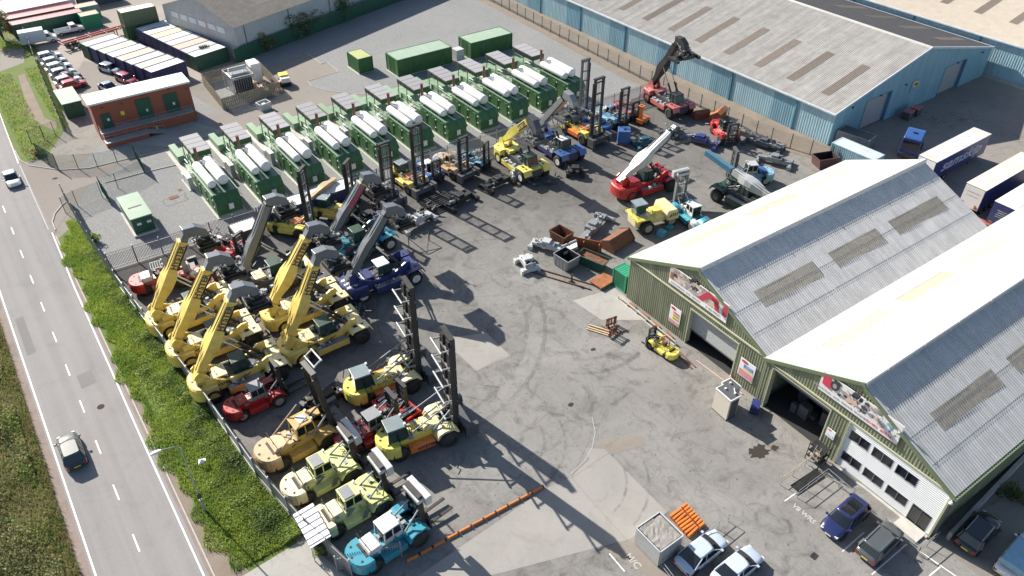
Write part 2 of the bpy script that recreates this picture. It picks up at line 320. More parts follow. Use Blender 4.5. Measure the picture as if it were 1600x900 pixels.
_sn = [0]
def S_(name, pts, z, m, kind='structure'):
    _sn[0] += 1; return tag(sheet(name, pts, z+.00012*_sn[0], m), kind=kind)
S_('ground', [(-700,-500),(1100,-500),(1100,1100),(-700,1100)], 0, 'g base')
S_('field_soil', [(-700,-200),(-7.0,-200),(-7.0,500),(-700,500)], .004, 'g soil')
S_('road', [(-7.15,-200),(.85,-200),(.85,500),(-7.15,500)], .008, 'g road')
S_('road_edge', [(-7.5,-200),(-6.62,-200),(-6.62,300),(-7.45,300)], .0095, 'g road edge'); S_('road_edge', [(.5,-200),(1.05,-200),(1.05,95),(.62,94.9)], .0095, 'g road edge')
S_('verge_soil', [(.85,35),(7.2,38.3),(6.98,46.3),(6.16,60.5),(4.8,77.),(4.1,88),(3.9,97),(.85,94)], .004, 'g grass')
S_('verge_dirt', [(.85,117),(4.0,116.5),(8.6,125),(10.5,145),(11,163),(7,168),(.85,240)], .004, 'g grass')
S_('bare_earth', [P2(*p) for p in ((28,118),(38,115),(70,185),(92,192),(85,205),(48,185))], .008, 'g dirt')
S_('side_road', [P2(*p) for p in ((0,76),(38,76),(38,98),(0,112))], .012, 'g drive')
S_('bare_earth', [(1.0,36),(3.3,37.5),(2.3,42),(1.5,50),(1.5,60),(.9,66),(.9,50)], .009, 'g dirt')
S_('pavement', [(2.4,38.0),(7.7,38.3),(9.9,30),(9.9,10),(2.4,10)], .014, 'g slab pale')
S_('gravel_compound', [(4.2,83.2),(88,80),(92,139),(92,151),(38,133.4),(33,132.5),(29,116),(27,128),(12,128),(11.5,116.5),(4.4,108)], .004, 'g gravel')
S_('access_drive', [P2(*p) for p in ((30,252),(60,261),(93,266),(140,263),(193,250),(260,235),(262,228),(340,205),(325,178),(420,170),(400,110),(480,84),(502,100),(511,97),(529,112),(592,140))]+[(60,108.8),(13.2,108.6),(9.5,106.5),(6.6,104.5),(5,101.5),(3.6,100),(.8,95.6),(.7,118)], .008, 'g drive')
S_('gravel_island', [P2(*p) for p in ((480,127),(529,112),(560,108),(600,128),(596,148),(585,149),(544,146),(510,142),(487,134))], .0095, 'g gravel')
S_('concrete_slab', [P2(*p) for p in ((196,225),(300,190),(352,205),(262,229))], .012, 'g slab')
S_('yard', [(4.2,83.8),(5.0,70),(6.2,60.5),(7,46.3),(8.2,38.5),(9.9,30),(12,8),(48.2,-20),(48.2,27),(50,46),(88,46),(90.5,60),(88.8,84),(86,82.6),(55,82.6),(22,83.0)], .004, 'g yard')
S_('truck_yard', [(86,-60),(300,-60),(300,54.4),(97.5,54.4),(92.6,50.5),(86,46)], .006, 'g truck yard')
S_('pale_road', [(139,-60),(300,-60),(300,62),(139.8,62)], .01, 'g slab pale')
S_('car_yard', [(9.3,136),(30,130),(38,131),(33,160),(60,215),(20,215),(12,168)], .008, 'g carpark')
S_('yard_back', [(13,128.2),(27,128.2),(24,137),(16.5,150),(10,136)], .013, 'g drive')
# concrete bays and repairs of the yard, read off the photograph
for pts, m in (
    (((893,745),(940,700),(1042,800),(985,842),(745,905),(700,960),(610,930),(850,765)), 'g slab'),
    (((690,530),(745,580),(797,556),(760,520)), 'g slab'),
    (((912,700),(985,835),(1040,798),(945,702)), 'g slab'),
    (((985,838),(1010,815),(1040,860),(1075,905),(1020,905),(945,858)), 'g slab brown'),
    (((925,690),(1000,680),(1010,695),(950,712)), 'g slab brown'),
    (((895,470),(960,450),(985,470),(1010,500),(940,500)), 'g slab pale')):
    S_('concrete_bay', [P2(*p) for p in pts], .008+.003*RNG.random(), m)
def blob(name, c, r, z, m, ry=1.0, n=22, j=.3, seed=1):
    g = random.Random(seed); x0, y0 = c
    S_(name, [(x0+r*math.cos(2*math.pi*k/n)*(1+g.uniform(-j,j)), y0+r*ry*math.sin(2*math.pi*k/n)*(1+g.uniform(-j,j))) for k in range(n)], z, m)
blob('oil_stain', P2(1186,706), .95, .013, 'g stain', .8)
blob('oil_stain', P2(892,632), .3, .013, 'g stain', .7, seed=3); blob('oil_stain', P2(927,546), .28, .013, 'g stain', .7, seed=4)
blob('oil_stain', P2(1272,868), .22, .013, 'g stain', .7, seed=5); blob('oil_stain', P2(86,279), .35, .013, 'g stain', .7, seed=6)
blob('oil_stain', P2(1210,700), .4, .0135, 'g stain', .7, seed=8)
# thin dark expansion joints / cracks between bays
def line(name, pts, w, z, m, kind='structure'):
    mb = MB()
    for a, b in zip(pts[:-1], pts[1:]):
        a = Vector((a[0], a[1])); b = Vector((b[0], b[1])); d = (b-a).normalized(); n = Vector((-d.y, d.x))*w/2
        mb.add([(a.x-n.x, a.y-n.y, z), (b.x-n.x, b.y-n.y, z), (b.x+n.x, b.y+n.y, z), (a.x+n.x, a.y+n.y, z)], [(0,1,2,3)])
    return tag(mb.build(name, m, fix=False), kind=kind)
for pl in (((893,747),(945,712),(985,690)), ((893,747),(940,800),(980,845)), ((790,626),(850,680),(893,747)), ((980,845),(900,880),(830,905)), ((800,505),(835,487)), ((860,640),(830,670)), ((720,560),(745,580),(790,556)), ((893,747),(920,690),(930,655))):
    line('expansion_joint', [P2(*p) for p in pl], .05, .016, 'g slab brown')
line('painted_curve', [P2(*p) for p in ((925,652),(930,675),(925,700),(912,722),(890,742))],   .06, .017, 'worn marking')

for x0, x1, y0, y1 in ((-2.6,-1.2,66,68.2),(-5.9,-5.1,74,81)): S_('road_patch', [(x0,y0),(x1,y0+.1),(x1,y1),(x0,y1-.1)], .0098, 'g patch')
blob('manhole_cover', (-1.7,62.5), .33, .0135, 'g stain', 1, 20, .0)
# curved tyre scuffs worn into the yard
def scuff_mat():
    m = bpy.data.materials.new('tyre scuff'); m.use_nodes = True; t = m.node_tree; b = t.nodes['Principled BSDF']; b.inputs['Base Color'].default_value = (.05,.046,.042,1); b.inputs['Roughness'].default_value = .9
    g_ = t.nodes.new('ShaderNodeNewGeometry'); n = t.nodes.new('ShaderNodeTexNoise'); n.inputs['Scale'].default_value = .8; n.inputs['Detail'].default_value = 8; n.inputs['Roughness'].default_value = .75; t.links.new(g_.outputs['Position'], n.inputs['Vector'])
    r = t.nodes.new('ShaderNodeMapRange'); r.inputs[1].default_value = .4; r.inputs[2].default_value = .7; r.inputs[3].default_value = 0; r.inputs[4].default_value = .3; t.links.new(n.outputs['Fac'], r.inputs[0])
    tr = t.nodes.new('ShaderNodeBsdfTransparent'); mx = t.nodes.new('ShaderNodeMixShader'); t.links.new(r.outputs[0], mx.inputs[0]); t.links.new(tr.outputs[0], mx.inputs[1]); t.links.new(b.outputs[0], mx.inputs[2])
    t.links.new(mx.outputs[0], [q for q in t.nodes if q.type == 'OUTPUT_MATERIAL'][0].inputs['Surface']); MATS['tyre scuff'] = m
scuff_mat(); g = random.Random(77)
for k in range(11):
    cx, cy, r0, a0, da, w = g.uniform(22,58), g.uniform(14,66), g.uniform(4,16), g.uniform(0,6.28), g.uniform(.5,1.6), g.uniform(.18,.5); mb = MB(); n = 26
    for dr in (0, 1.9):
        vs = [((cx+(r0+dr+s*w/2)*math.cos(a0+da*i/n)), (cy+(r0+dr+s*w/2)*math.sin(a0+da*i/n)), .0182+.0003*k) for i in range(n+1) for s in (-1,1)]
        mb.add(vs, [(2*i,2*i+1,2*i+3,2*i+2) for i in range(n)])
    if all(v[0] < 47.5 or v[1] > 47 for v in mb.v): tag(mb.build('tyre_scuff', 'tyre scuff', fix=False), kind='structure')
# kerbs
def kerb(pts, w=.13, h=.10, m='g kerb'):
    mb = MB()
    for a, b in zip(pts[:-1], pts[1:]): mb.beam((a[0], a[1], h/2), (b[0], b[1], h/2), w, h)
    return tag(mb.build('kerb', m), kind='structure')
kerb([P2(*p) for p in ((24,236),(32,251),(46,259),(60,261),(93,266),(140,263),(193,250),(260,235),(281,229))])
kerb([P2(*p) for p in ((164,286),(224,270),(275,258))]); kerb([P2(*p) for p in ((87,360),(82,347),(86,334),(96,322),(103,316))])
kerb([P2(*p) for p in ((480,84),(502,100),(511,97),(529,112),(480,127),(487,134),(510,142),(544,146),(585,149))], .10, .06)
kerb([P2(*p) for p in ((262,229),(352,205))], .08, .05)
kerb([(.9,35),(.95,94.8)], .12, .06)
# ------------------------------------------------------------------ road markings
line('edge_line', [(-6.35,-50),(-6.4,110),(-6.4,300)], .13, .014, 'road marking')
line('edge_line', [(.2,-50),(.28,57),(.45,83),(.72,96)], .13, .014, 'road marking')
line('edge_line', [(.55,117),(1.1,136),(2.2,220)], .13, .014, 'road marking')
mb = MB()
y = 15.0
while y < 260:
    mb.add([(-3.16,y,.014),(-3.04,y,.014),(-3.04,y+1.9,.014),(-3.16,y+1.9,.014)], [(0,1,2,3)]); y += 5.95
tag(mb.build('centre_line_dashes', 'road marking', fix=False), kind='structure')
line('give_way_line', [(.5,97),(.62,116.5)], .1, .014, 'worn marking')
for pl in (((952,865),(976,893)), ((1226,783),(1243,771)), ((1316,862),(1350,832)), ((1362,898),(1417,850)), ((1432,858),(1500,905)), ((1452,900),(1469,886)), ((1005,905),(980,915))):
    line('bay_line', [P2(*p) for p in pl], .10, .017, 'road marking')
def ground_text(s, px, py, size, rot, m='worn marking'):
    o = text(s, size, m, None, (*P2(px, py), .018), (0, 0, R(rot)), name='bay_lettering', extrude=0.0, bold=.02)
    return tag(o, kind='structure')
ground_text('V8 WRS', 1256, 803, .62, -91); ground_text('M/C', 989, 877, .8, -91)

# ------------------------------------------------------------------ vegetation: many small leaf faces
def leaf_mass(name, pts, size, mats, seed, kind='stuff', up=.35, blade=False, probs=None, parent=None):
    g = np.random.default_rng(seed); n = len(pts); p = np.asarray(pts, float)
    if blade:
        a = g.uniform(0, 2*np.pi, n); h = size*g.uniform(.6, 1.5, n); w = size*.09*g.uniform(.8, 1.6, n)
        d = np.stack([np.cos(a), np.sin(a), np.zeros(n)], 1)*w[:, None]
        lean = np.stack([g.normal(0, .45, n), g.normal(0, .45, n), np.ones(n)], 1)*h[:, None]
        v = np.stack([p-d, p+d, p+lean], 1).reshape(-1, 3); k = 3
    else:
        nrm = g.normal(0, 1, (n, 3)); nrm[:, 2] = np.abs(nrm[:, 2])+up; nrm /= np.linalg.norm(nrm, axis=1)[:, None]
        t = g.normal(0, 1, (n, 3)); t -= (t*nrm).sum(1)[:, None]*nrm; t /= np.linalg.norm(t, axis=1)[:, None]; b = np.cross(nrm, t)
        s = (size*g.uniform(.6, 1.4, n))[:, None]
        v = np.stack([p-t*s, p+b*s*.6, p+t*s, p-b*s*.6], 1).reshape(-1, 3); k = 4
    me = bpy.data.meshes.new(name); me.vertices.add(n*k); me.vertices.foreach_set('co', v.ravel().astype(np.float32))
    me.loops.add(n*k); me.loops.foreach_set('vertex_index', np.arange(n*k, dtype=np.int32))
    me.polygons.add(n); me.polygons.foreach_set('loop_start', np.arange(0, n*k, k, dtype=np.int32))
    me.polygons.foreach_set('loop_total', np.full(n, k, dtype=np.int32))
    for m in mats: me.materials.append(MATS[m])
    cl = np.sin(p[:, 0]*1.1+seed)+np.sin(p[:, 1]*.9+1.3*np.sin(p[:, 0]*.7))+g.normal(0, .7, n)
    idx = np.digitize(cl, np.linspace(-1.6, 1.6, len(mats)+1)[1:-1]) if probs is None else g.choice(len(mats), n, p=probs)
    me.polygons.foreach_set('material_index', idx.astype(np.int32)); me.update(); me.validate()
    o = bpy.data.objects.new(name, me); COL.objects.link(o)
    if parent: o.parent = parent
    if kind: o['kind'] = kind
    return o
for nm, c in dict(a=(.10,.155,.04), b=(.17,.255,.05), c=(.25,.335,.06), d=(.32,.36,.085), dry=(.32,.25,.12), olive=(.25,.25,.11), dark=(.075,.11,.035), rust=(.30,.22,.11)).items():
    m = mat('leaf '+nm, tuple(v*1.15 for v in c), .6, var=.15, scale=.8); tt = m.node_tree; bb = tt.nodes['Principled BSDF']
    tr = tt.nodes.new('ShaderNodeBsdfTranslucent'); ms_ = tt.nodes.new('ShaderNodeMixShader'); ms_.inputs[0].default_value = .45; oo = [n_ for n_ in tt.nodes if n_.type == 'OUTPUT_MATERIAL'][0]
    tt.links.new(bb.inputs['Base Color'].links[0].from_socket, tr.inputs['Color']); tt.links.new(bb.outputs[0], ms_.inputs[1]); tt.links.new(tr.outputs[0], ms_.inputs[2]); tt.links.new(ms_.outputs[0], oo.inputs['Surface'])
rg = np.random.default_rng(5)
def xf(y): return np.interp(y, [33,38.5,46.3,60.5,77,92,103.5], [9.2,8.15,6.98,6.16,4.8,4.0,3.65])
# right verge: low mown-looking grass next to the road, brambles up to the fence
n = 60000; y = rg.uniform(37.2, 97.5, n); u = rg.uniform(0, 1, n); edge = 1.0+.45*np.sin(y*.55)+.3*np.sin(y*1.9)+np.where(y < 50, (50-y)*.11, 0)
x = edge+u*(xf(y)-.25-edge); keep = (xf(y)-.3 > edge) & ~((np.abs(y-62) < 4) & (np.abs(x-2.8) < .8) & (rg.uniform(0,1,n) < .85)) & ~((y < 38.6+0*x) & (x > 2.4)) & ~((y > 94) & (x < 2.6))
leaf_mass('verge_grass', np.stack([x, y, .02+0*x], 1)[keep], .28, ['leaf b','leaf c','leaf d','leaf c'], 3, blade=True)
n = 85000; y = rg.uniform(38.6, 90, n); u = rg.power(1.6, n); x = 1.9+u*(xf(y)-2.0)
hh = .62*np.clip((x-1.6)/(xf(y)-1.6), 0, 1)*(.65+.3*np.sin(x*2.1+y*.8)+.25*np.sin(y*1.7-x))+.05*np.sin(y*4)
hh = np.clip(hh, .05, 1.3); keep = (rg.uniform(0, 1, n) < np.clip((x-2.0)/1.6+.35*np.sin(y*.6), 0, 1))
z = hh*rg.uniform(.55, 1.0, n)
leaf_mass('bramble_bank', np.stack([x, y, z], 1)[keep], .085, ['leaf a','leaf b','leaf b','leaf c','leaf d','leaf b'], 11)
# far verge by the side road
n = 14000; y = rg.uniform(118, 175, n); x = rg.uniform(1.6, 11, n); keep = (x < np.interp(y, [117,125,145,165,180], [3.6,7.6,9.2,10.2,9])) & ~((x > 5.2) & (x < 7.4) & (y > 124) & (y < 153)) & ~((y > 152) & (y < 162))
leaf_mass('far_verge_grass', np.stack([x, y, 0*x], 1)[keep], .35, ['leaf b','leaf c','leaf d','leaf olive'], 9, blade=True)
# rough field left of the road
n = 100000; x = -7.3-rg.power(.75, n)*13; y = rg.uniform(30, 100, n)
hmp = .35+.3*np.sin(x*.9+y*.35)+.25*np.sin(y*.9-x*.6)
hmp = np.clip(hmp*np.clip((-7.3-x)/1.2, .15, 1), .03, 1)
leaf_mass('rough_field_grass', np.stack([x, y, hmp*rg.uniform(0, .9, n)], 1), .30, ['leaf olive','leaf dry','leaf b','leaf olive','leaf a','leaf rust'], 21, blade=True)
n = 60000; x = -8.2-rg.power(.8, n)*12; y = rg.uniform(30, 96, n)
hmp = .45+.4*np.sin(x*.9+y*.35)+.3*np.sin(y*.9-x*.6); keep = hmp > .25
leaf_mass('rough_field_scrub', np.stack([x, y, np.clip(hmp, .05, 1.2)*rg.uniform(.4, 1, n)], 1)[keep], .10, ['leaf olive','leaf dark','leaf a','leaf olive','leaf dry','leaf b'], 23)
def shrub(name, label, cat, x, y, h, r, n=900, mats=('leaf dark','leaf a','leaf olive'), size=.14, seed=1, trunk=True, group=None):
    g = np.random.default_rng(seed); t = thing(name, label, cat, (x, y, 0), 0, group)
    nb = 7; c = np.stack([g.normal(0, r*.45, nb), g.normal(0, r*.45, nb), g.uniform(h*.4, h*.85, nb)], 1)
    k = g.integers(0, nb, n); d = g.normal(0, 1, (n, 3)); d /= np.linalg.norm(d, axis=1)[:, None]
    p = c[k]+d*(r*.55*g.uniform(.4, 1, n)**.4)[:, None]; p[:, 2] = np.clip(p[:, 2], .05, h)
    leaf_mass('crown', p, size, list(mats), seed, kind=None, parent=t)
    mb = MB()
    for j in range(nb): mb.tube((0, 0, 0), tuple(c[j]), .05+.012*h, 5, r2=.015)
    mb.build('trunk', 'bark', t); return t
shrub('shrub', 'dark round bush against the grey shed wall, nearest the shed corner', 'bush', 44.2,135.2, 3.6, 1.6, seed=2)
shrub('shrub', 'widest dark bush in the middle of the grey shed side wall', 'bush', 53.5,138.0, 4.6, 2.6, n=1500, seed=3)
shrub('shrub', 'sparse dark bush at the far end of the grey shed side wall', 'bush', 62.5,141.0, 4.4, 2.0, seed=4)
shrub('shrub', 'pale green weed bush growing inside the fence by the green kiosk', 'bush', *P2(150,378), 1.1, .7, n=500, mats=('leaf b','leaf c','leaf olive'), size=.10, seed=5)
shrub('shrub', 'brown dry bush at the fence corner above the gateway', 'bush', *P2(56,243), 1.2, .9, n=500, mats=('leaf rust','leaf dry','leaf olive'), size=.12, seed=6)
shrub('tree', 'dark leafy tree at the top left behind the containers', 'tree', *P2(6,62), 6.5, 3.0, n=2600, seed=7, size=.2)
shrub('shrub', 'low green bush inside the cabin bin store by the gate', 'bush', *P2(508,868), 1.0, .6, n=350, mats=('leaf a','leaf b','leaf olive'), size=.09, seed=8)
# litter in the verge
mb = MB(); mb.add([(-.35,-.2,.1),(.3,-.25,.22),(.4,.2,.1),(-.2,.28,.2),(0,0,.4)], [(0,1,4),(1,2,4),(2,3,4),(3,0,4)])
tag(mb.build('plastic_bag', 'sign white', loc=(*P2(318,728), .5), fix=False), 'crumpled white plastic sheet lying on the brambles beside the street lamp', 'litter')
# ------------------------------------------------------------------ fences
def fence(name, label, cat, pts, h=2.4, kind='mesh', mt='dark green steel', post='dark green steel', gap=2.6, group=None, pale=.08, pitch=.14, dens=.11):
    x0, y0 = pts[0][:2]; t = thing(name, label, cat, (x0, y0, 0), 0, group)
    mb = MB(); first = True; nposts = 0
    for (a, b) in zip(pts[:-1], pts[1:]):
        a = Vector((a[0]-x0, a[1]-y0, 0)); b = Vector((b[0]-x0, b[1]-y0, 0)); L_ = (b-a).length; d = (b-a)/L_; n = max(1, round(L_/gap))
        for k in range(n+1):
            if k == 0 and not first: continue
            c = a+d*(L_*k/n); q = MB()
            q.beam((c.x, c.y, 0), (c.x, c.y, h+.06), .09, .09); q.beam((c.x, c.y, h+.06), (c.x, c.y, h+.09), .11, .11)
            q.build('post', post, t); nposts += 1
        first = False
        nv = Vector((-d.y, d.x, 0))
        if kind == 'palisade':
            for z in (.35, h-.35): mb.beam(a+Vector((0,0,z)), b+Vector((0,0,z)), .05, .06, 0)
            m_ = int(L_/pitch)
            for k in range(m_):
                c = a+d*((k+.5)*L_/m_)+nv*.045
                s = d*pale/2; mb.add([c-s+Vector((0,0,.08)), c+s+Vector((0,0,.08)), c+s+Vector((0,0,h-.1)), c+Vector((0,0,h+.02)), c-s+Vector((0,0,h-.1)), ], [(0,1,2,3,4)], 0)
                c2 = c+nv*.012; mb.add([c2-s*.4+Vector((0,0,.08)), c2+s*.4+Vector((0,0,.08)), c2+s*.4+Vector((0,0,h-.06)), c2-s*.4+Vector((0,0,h-.06))], [(0,1,2,3)], 0)
        elif kind == 'solid':
            mb.beam(a+Vector((0,0,h/2)), b+Vector((0,0,h/2)), .05, h-.1, 0)
        else:
            z = .1
            while z < h: mb.beam(a+Vector((0,0,z)), b+Vector((0,0,z)), .008, .012); z += .2
            m_ = int(L_/dens)
            for k in range(m_):
                c = a+d*((k+.5)*L_/m_); mb.tube((c.x,c.y,.05), (c.x,c.y,h), .0095, 3, caps=False)
    mb.build('pales' if kind == 'palisade' else ('board_panel' if kind == 'solid' else 'wire_panel'), mt, t, fix=False)
    return t
WF = [(3.9,104),(3.85,92),(4.7,77),(6.16,60.5),(7.0,46.3),(8.15,38.4)]
fence('palisade_fence', 'long galvanised palisade fence between the road verge bushes and the yard', 'fence', [(4.5,80),(6.16,60.5),(7.05,46.3),(8.15,38.4),(9.35,33.0)], 2.4, 'palisade', 'galvanised steel', 'galvanised steel', 2.75, pale=.118, pitch=.122)
fence('mesh_fence', 'dark mesh fence from the gateway down to the palisade beside the green kiosk', 'fence', [(3.75,103),(3.9,92),(4.5,80.2)], 2.4, 'mesh', 'dull galvanised', 'dull galvanised', 2.6, dens=.07)
fence('palisade_fence', 'grey palisade fence dividing the machine yard from the gravel generator compound', 'fence', [(4.6,83.8),(22,83.1),(55,82.7),(88,81.6)], 2.4, 'palisade', 'galvanised steel', 'galvanised steel', 2.75, pale=.06, pitch=.16)
fence('mesh_fence', 'dark mesh fence on a beige bank along the blue warehouse', 'fence', [(93.3,150),(92.0,116),(91.0,85),(91.0,60),(94.2,48.5)], 2.2, 'mesh', 'dull galvanised', 'dark green steel', 2.9, dens=.12)
fence('mesh_fence', 'green mesh fence at the left of the gateway, running to the first leaf', 'fence', [P2(62,247), P2(92,265)], 2.4, 'mesh', gap=3.0, dens=.07)
fence('mesh_gate', 'wide green mesh gate leaf standing open in front of the red brick building', 'gate', [P2(92,265), P2(153,262), P2(214,249)], 2.2, 'mesh', gap=3.1, dens=.09)
fence('mesh_gate', 'green mesh gate leaf standing open on the gravel side of the gateway', 'gate', [P2(226,271), P2(185,294), P2(148,262) if False else P2(160,300)], 2.2, 'mesh', gap=3.0, dens=.09)
fence('mesh_fence', 'short green mesh fence running from the gateway kerb towards the kiosk', 'fence', [P2(103,333), P2(122,322), P2(160,308)], 2.3, 'mesh', gap=2.2, dens=.08)
fence('mesh_fence', 'short green mesh panel edge-on between the two open gate leaves', 'fence', [P2(160,300), P2(174,321)], 2.2, 'mesh', gap=2.2, dens=.06)
fence('mesh_fence', 'green mesh fence panel edge-on beside the entrance to the concrete slab', 'fence', [P2(214,249), P2(226,271)], 2.3, 'mesh', gap=2.2, dens=.06)
fence('palisade_fence', 'grey fence beside the car yard along the dirt verge at the far left', 'fence', [P2(100,205), P2(62,112), P2(47,70), P2(30,38)], 2.2, 'palisade', 'dull galvanised', 'galvanised steel', 3.0, pale=.08, pitch=.13)
fence('mesh_fence', 'thin green mesh fence between the dirt verge and the gateway', 'fence', [P2(50,225), P2(70,218), P2(104,205)], 2.2, 'mesh', gap=2.2, dens=.12)
fence('mesh_fence', 'dark green screened fence at the foot of the grey shed', 'fence', [(37.9,133.0),(42.3,134.8),(78.5,145.6),(112,157)], 2.7, 'solid', gap=2.9)
fence('palisade_fence', 'short palisade gate panel with a white notice in front of the turquoise truck', 'gate', [P2(528,893), P2(628,870)], 2.0, 'palisade', 'galvanised steel', 'galvanised steel', 3.2, pale=.08, pitch=.17)
g = [o for o in bpy.data.objects if o.name.startswith('palisade_fence') and o.get('category') == 'gate'][0]; g.name = 'palisade_gate'
mb = MB(); a = Vector(P(528,893)); b = Vector(P(628,870)); d = (b-a).normalized(); c = (b-a)*.58; nv = Vector((d.y,-d.x,0))*.06
mb.add([c-d*.55+nv+Vector((0,0,1.2)), c+d*.55+nv+Vector((0,0,1.2)), c+d*.55+nv+Vector((0,0,1.75)), c-d*.55+nv+Vector((0,0,1.75)),
        c-d*.55+nv*1.3+Vector((0,0,1.2)), c+d*.55+nv*1.3+Vector((0,0,1.2)), c+d*.55+nv*1.3+Vector((0,0,1.75)), c-d*.55+nv*1.3+Vector((0,0,1.75))], [(0,1,2,3),(4,5,6,7),(0,1,5,4),(1,2,6,5),(2,3,7,6),(3,0,4,7)])
mb.build('notice', 'sign white', g)
# beige bank below the warehouse wall
S_('bank', [(91.6,150),(90.3,116),(89.5,85),(89.6,60),(93.2,49.5),(96.9,52),(96.9,150)], .018, 'g dirt')
# street lamp
t = thing('street_lamp', 'galvanised street lamp standing in the verge bushes with white lantern over the road', 'street lamp', P(321,799), 0)
mb = MB(); mb.tube((0,0,0),(0,0,1.6),.11,10); mb.tube((0,0,1.6),(0,0,8.0),.07,10,r2=.05); mb.build('pole','galvanised steel',t)
mb = MB(); mb.tube((0,0,8.0),(-.35,0,8.35),.035,8); mb.tube((-.35,0,8.35),(-1.3,.1,8.5),.035,8); mb.build('arm','galvanised steel',t)
mb = MB(); mb.loft([[(-1.2-.75*s, .1+w*math.cos(a), 8.5+.13*w/.18*math.sin(a)*.8) for a in [2*math.pi*k/8 for k in range(8)]] for s, w in ((0,.07),(.25,.16),(.7,.2),(1.0,.13),(1.12,.04))], 0, True); mb.build('lantern','sign white',t)
mb = MB(); mb.prism([(-.18,1.9),(.18,1.9),(.18,2.5),(-.18,2.5)],'y',-.14,-.16); mb.build('sign_plate','sign dark',t)
# ------------------------------------------------------------------ green portal-frame workshops
def shed(root, W, D, he, hr, wallspans, roof_l, roof_r, cap=.17, pitch=.30):
    """local x = depth, y = across the gable (0 = right hand eave), gable at x = 0 facing -x; the far slope laps over the near one"""
    hy = W/2; a = (hr-he)/hy; ex = .12; hb = hr-.40; ab = (hb-he)/hy
    top = lambda u: (he+ab*u if u < hy else he+a*(W-u))-.02
    mb = MB(); corr(mb, (0, 0, 0), (0,1,0), (0,0,1), (-1,0,0), W, lambda u: [(lo, hi if hi is not None else top, mi) for lo, hi, mi in wallspans(u)], .28, .05, 0, .5)
    mb.build('front_wall', ['olive cladding','white cladding'], root, fix=False)
    mb = MB(); corr(mb, (D, 0, 0), (0,1,0), (0,0,1), (1,0,0), W, lambda u: [(0, top)], .33, .05); mb.build('rear_wall', 'olive cladding', root, fix=False)
    for nm, y, n in (('side_wall', -.02, -1), ('side_wall', W+.02, 1)):
        mb = MB(); corr(mb, (0, y, 0), (1,0,0), (0,0,1), (0,n,0), D, lambda u: [(0, he)], .33, .05); mb.build(nm, 'olive cladding', root, fix=False)
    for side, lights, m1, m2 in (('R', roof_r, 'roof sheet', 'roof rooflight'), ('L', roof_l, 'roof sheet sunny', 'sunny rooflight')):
        h_ = hb if side == 'R' else hr; sl = math.hypot(hy, h_-he); cy = hy/sl; cz = (h_-he)/sl
        V = (0, cy, cz) if side == 'R' else (0, -cy, cz); N = (0, -cz, cy) if side == 'R' else (0, cz, cy)
        y0 = -.25*cy if side == 'R' else W+.25*cy; z0 = he-.25*cz+.04
        def sp(u, lights=lights):
            for (u0, u1, v0, v1) in lights:
                if u0 <= u-ex*0 <= u1: return [(0, v0, 0), (v1, sl+.25-.03, 0)]
            return [(0, sl+.25-.03, 0)]
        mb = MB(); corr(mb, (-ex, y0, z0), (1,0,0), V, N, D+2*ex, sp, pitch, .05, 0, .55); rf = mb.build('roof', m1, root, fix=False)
        mb = MB(); o_ = Vector((-ex, y0, z0)); V_ = Vector(V); N_ = Vector(N)
        for f in (.27, .52, .78):
            for (xa, xb) in ((.2, D*.33), (D*.33+.1, D*.62), (D*.62+.1, D)): a_ = o_+V_*(sl*f+.02*(xa > 1))+N_*.058; mb.beam(a_+Vector((xa,0,0)), a_+Vector((xb,0,0)), .05, .012, up=N_)
        mb.build('lap_joint', 'mid grey paint' if side == 'R' else 'ridge cap', rf)
        for (u0, u1, v0, v1) in lights:
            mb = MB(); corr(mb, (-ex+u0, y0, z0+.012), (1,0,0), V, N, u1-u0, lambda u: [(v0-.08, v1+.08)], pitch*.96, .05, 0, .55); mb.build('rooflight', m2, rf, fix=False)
    mb = MB(); mb.prism([(hy-.10, hb-.15), (hy-.10, hr+.10), (hy+.0, hr+.15), (hy+.42, hr-.42*a+.13), (hy+.42, hr-.42*a-.05), (hy+.1, hb-.15)], 'x', -ex-.03, D+ex+.03)
    mb.build('ridge_cap', 'ridge cap', root)
    mb = MB(); mb.bx(-ex-.1, D+ex, -.46, -.24, he-.32, he-.12); mb.bx(-ex-.1, D+ex, W+.2, W+.36, he-.32, he-.12); mb.build('gutter', 'olive trim', root)
    mb = MB()
    for y0, y1, hh_ in ((-.3, hy, hb), (W+.3, hy, hr)): mb.beam((-.17, y0, he-.3*a-.1+.0), (-.17, y1, hh_-.1), .12, .34)
    mb.build('verge_trim', 'olive trim', root)
    mb = MB()
    for k in range(9):
        x = D*(k+.5)/9; mb.bx(x-.04, x+.04, hy-.12, hy+.1, hr-.3, hr+.2)
    mb.build('ridge_joint', 'ridge cap', root)
    return a
WS1, WS2 = (48.95, 27.2), (48.3, 9.25)
r1 = thing('workshop', 'olive green ribbed workshop with the banner and half lowered shutter, beside the skips', 'workshop', WS1, -1.2)
sp1 = lambda u: [(4.5, None, 0)] if 3.4 < u < 9.55 else [(0, None, 0)]
shed(r1, 18.65, 36.6, 5.35, 9.75, sp1, [(4.3,12.2,2.7,4.3),(14.6,22.4,2.7,4.3),(25,33,2.7,4.3)], [(3.6,12.2,4.5,6.2),(14.6,22.6,4.5,6.2),(24.8,34,4.5,6.2)])
r2 = thing('workshop', 'olive green ribbed workshop with white office front and rows of dark windows', 'workshop', WS2, -1.2)
def sp2(u):
    if u < 8.95: return []
    if 10.9 < u < 17.0: return [(5.0, None, 0)]
    return [(0, None, 0)]
sp2f = lambda u: sp2(u) if u >= 8.95 else [(5.35, None, 0)]
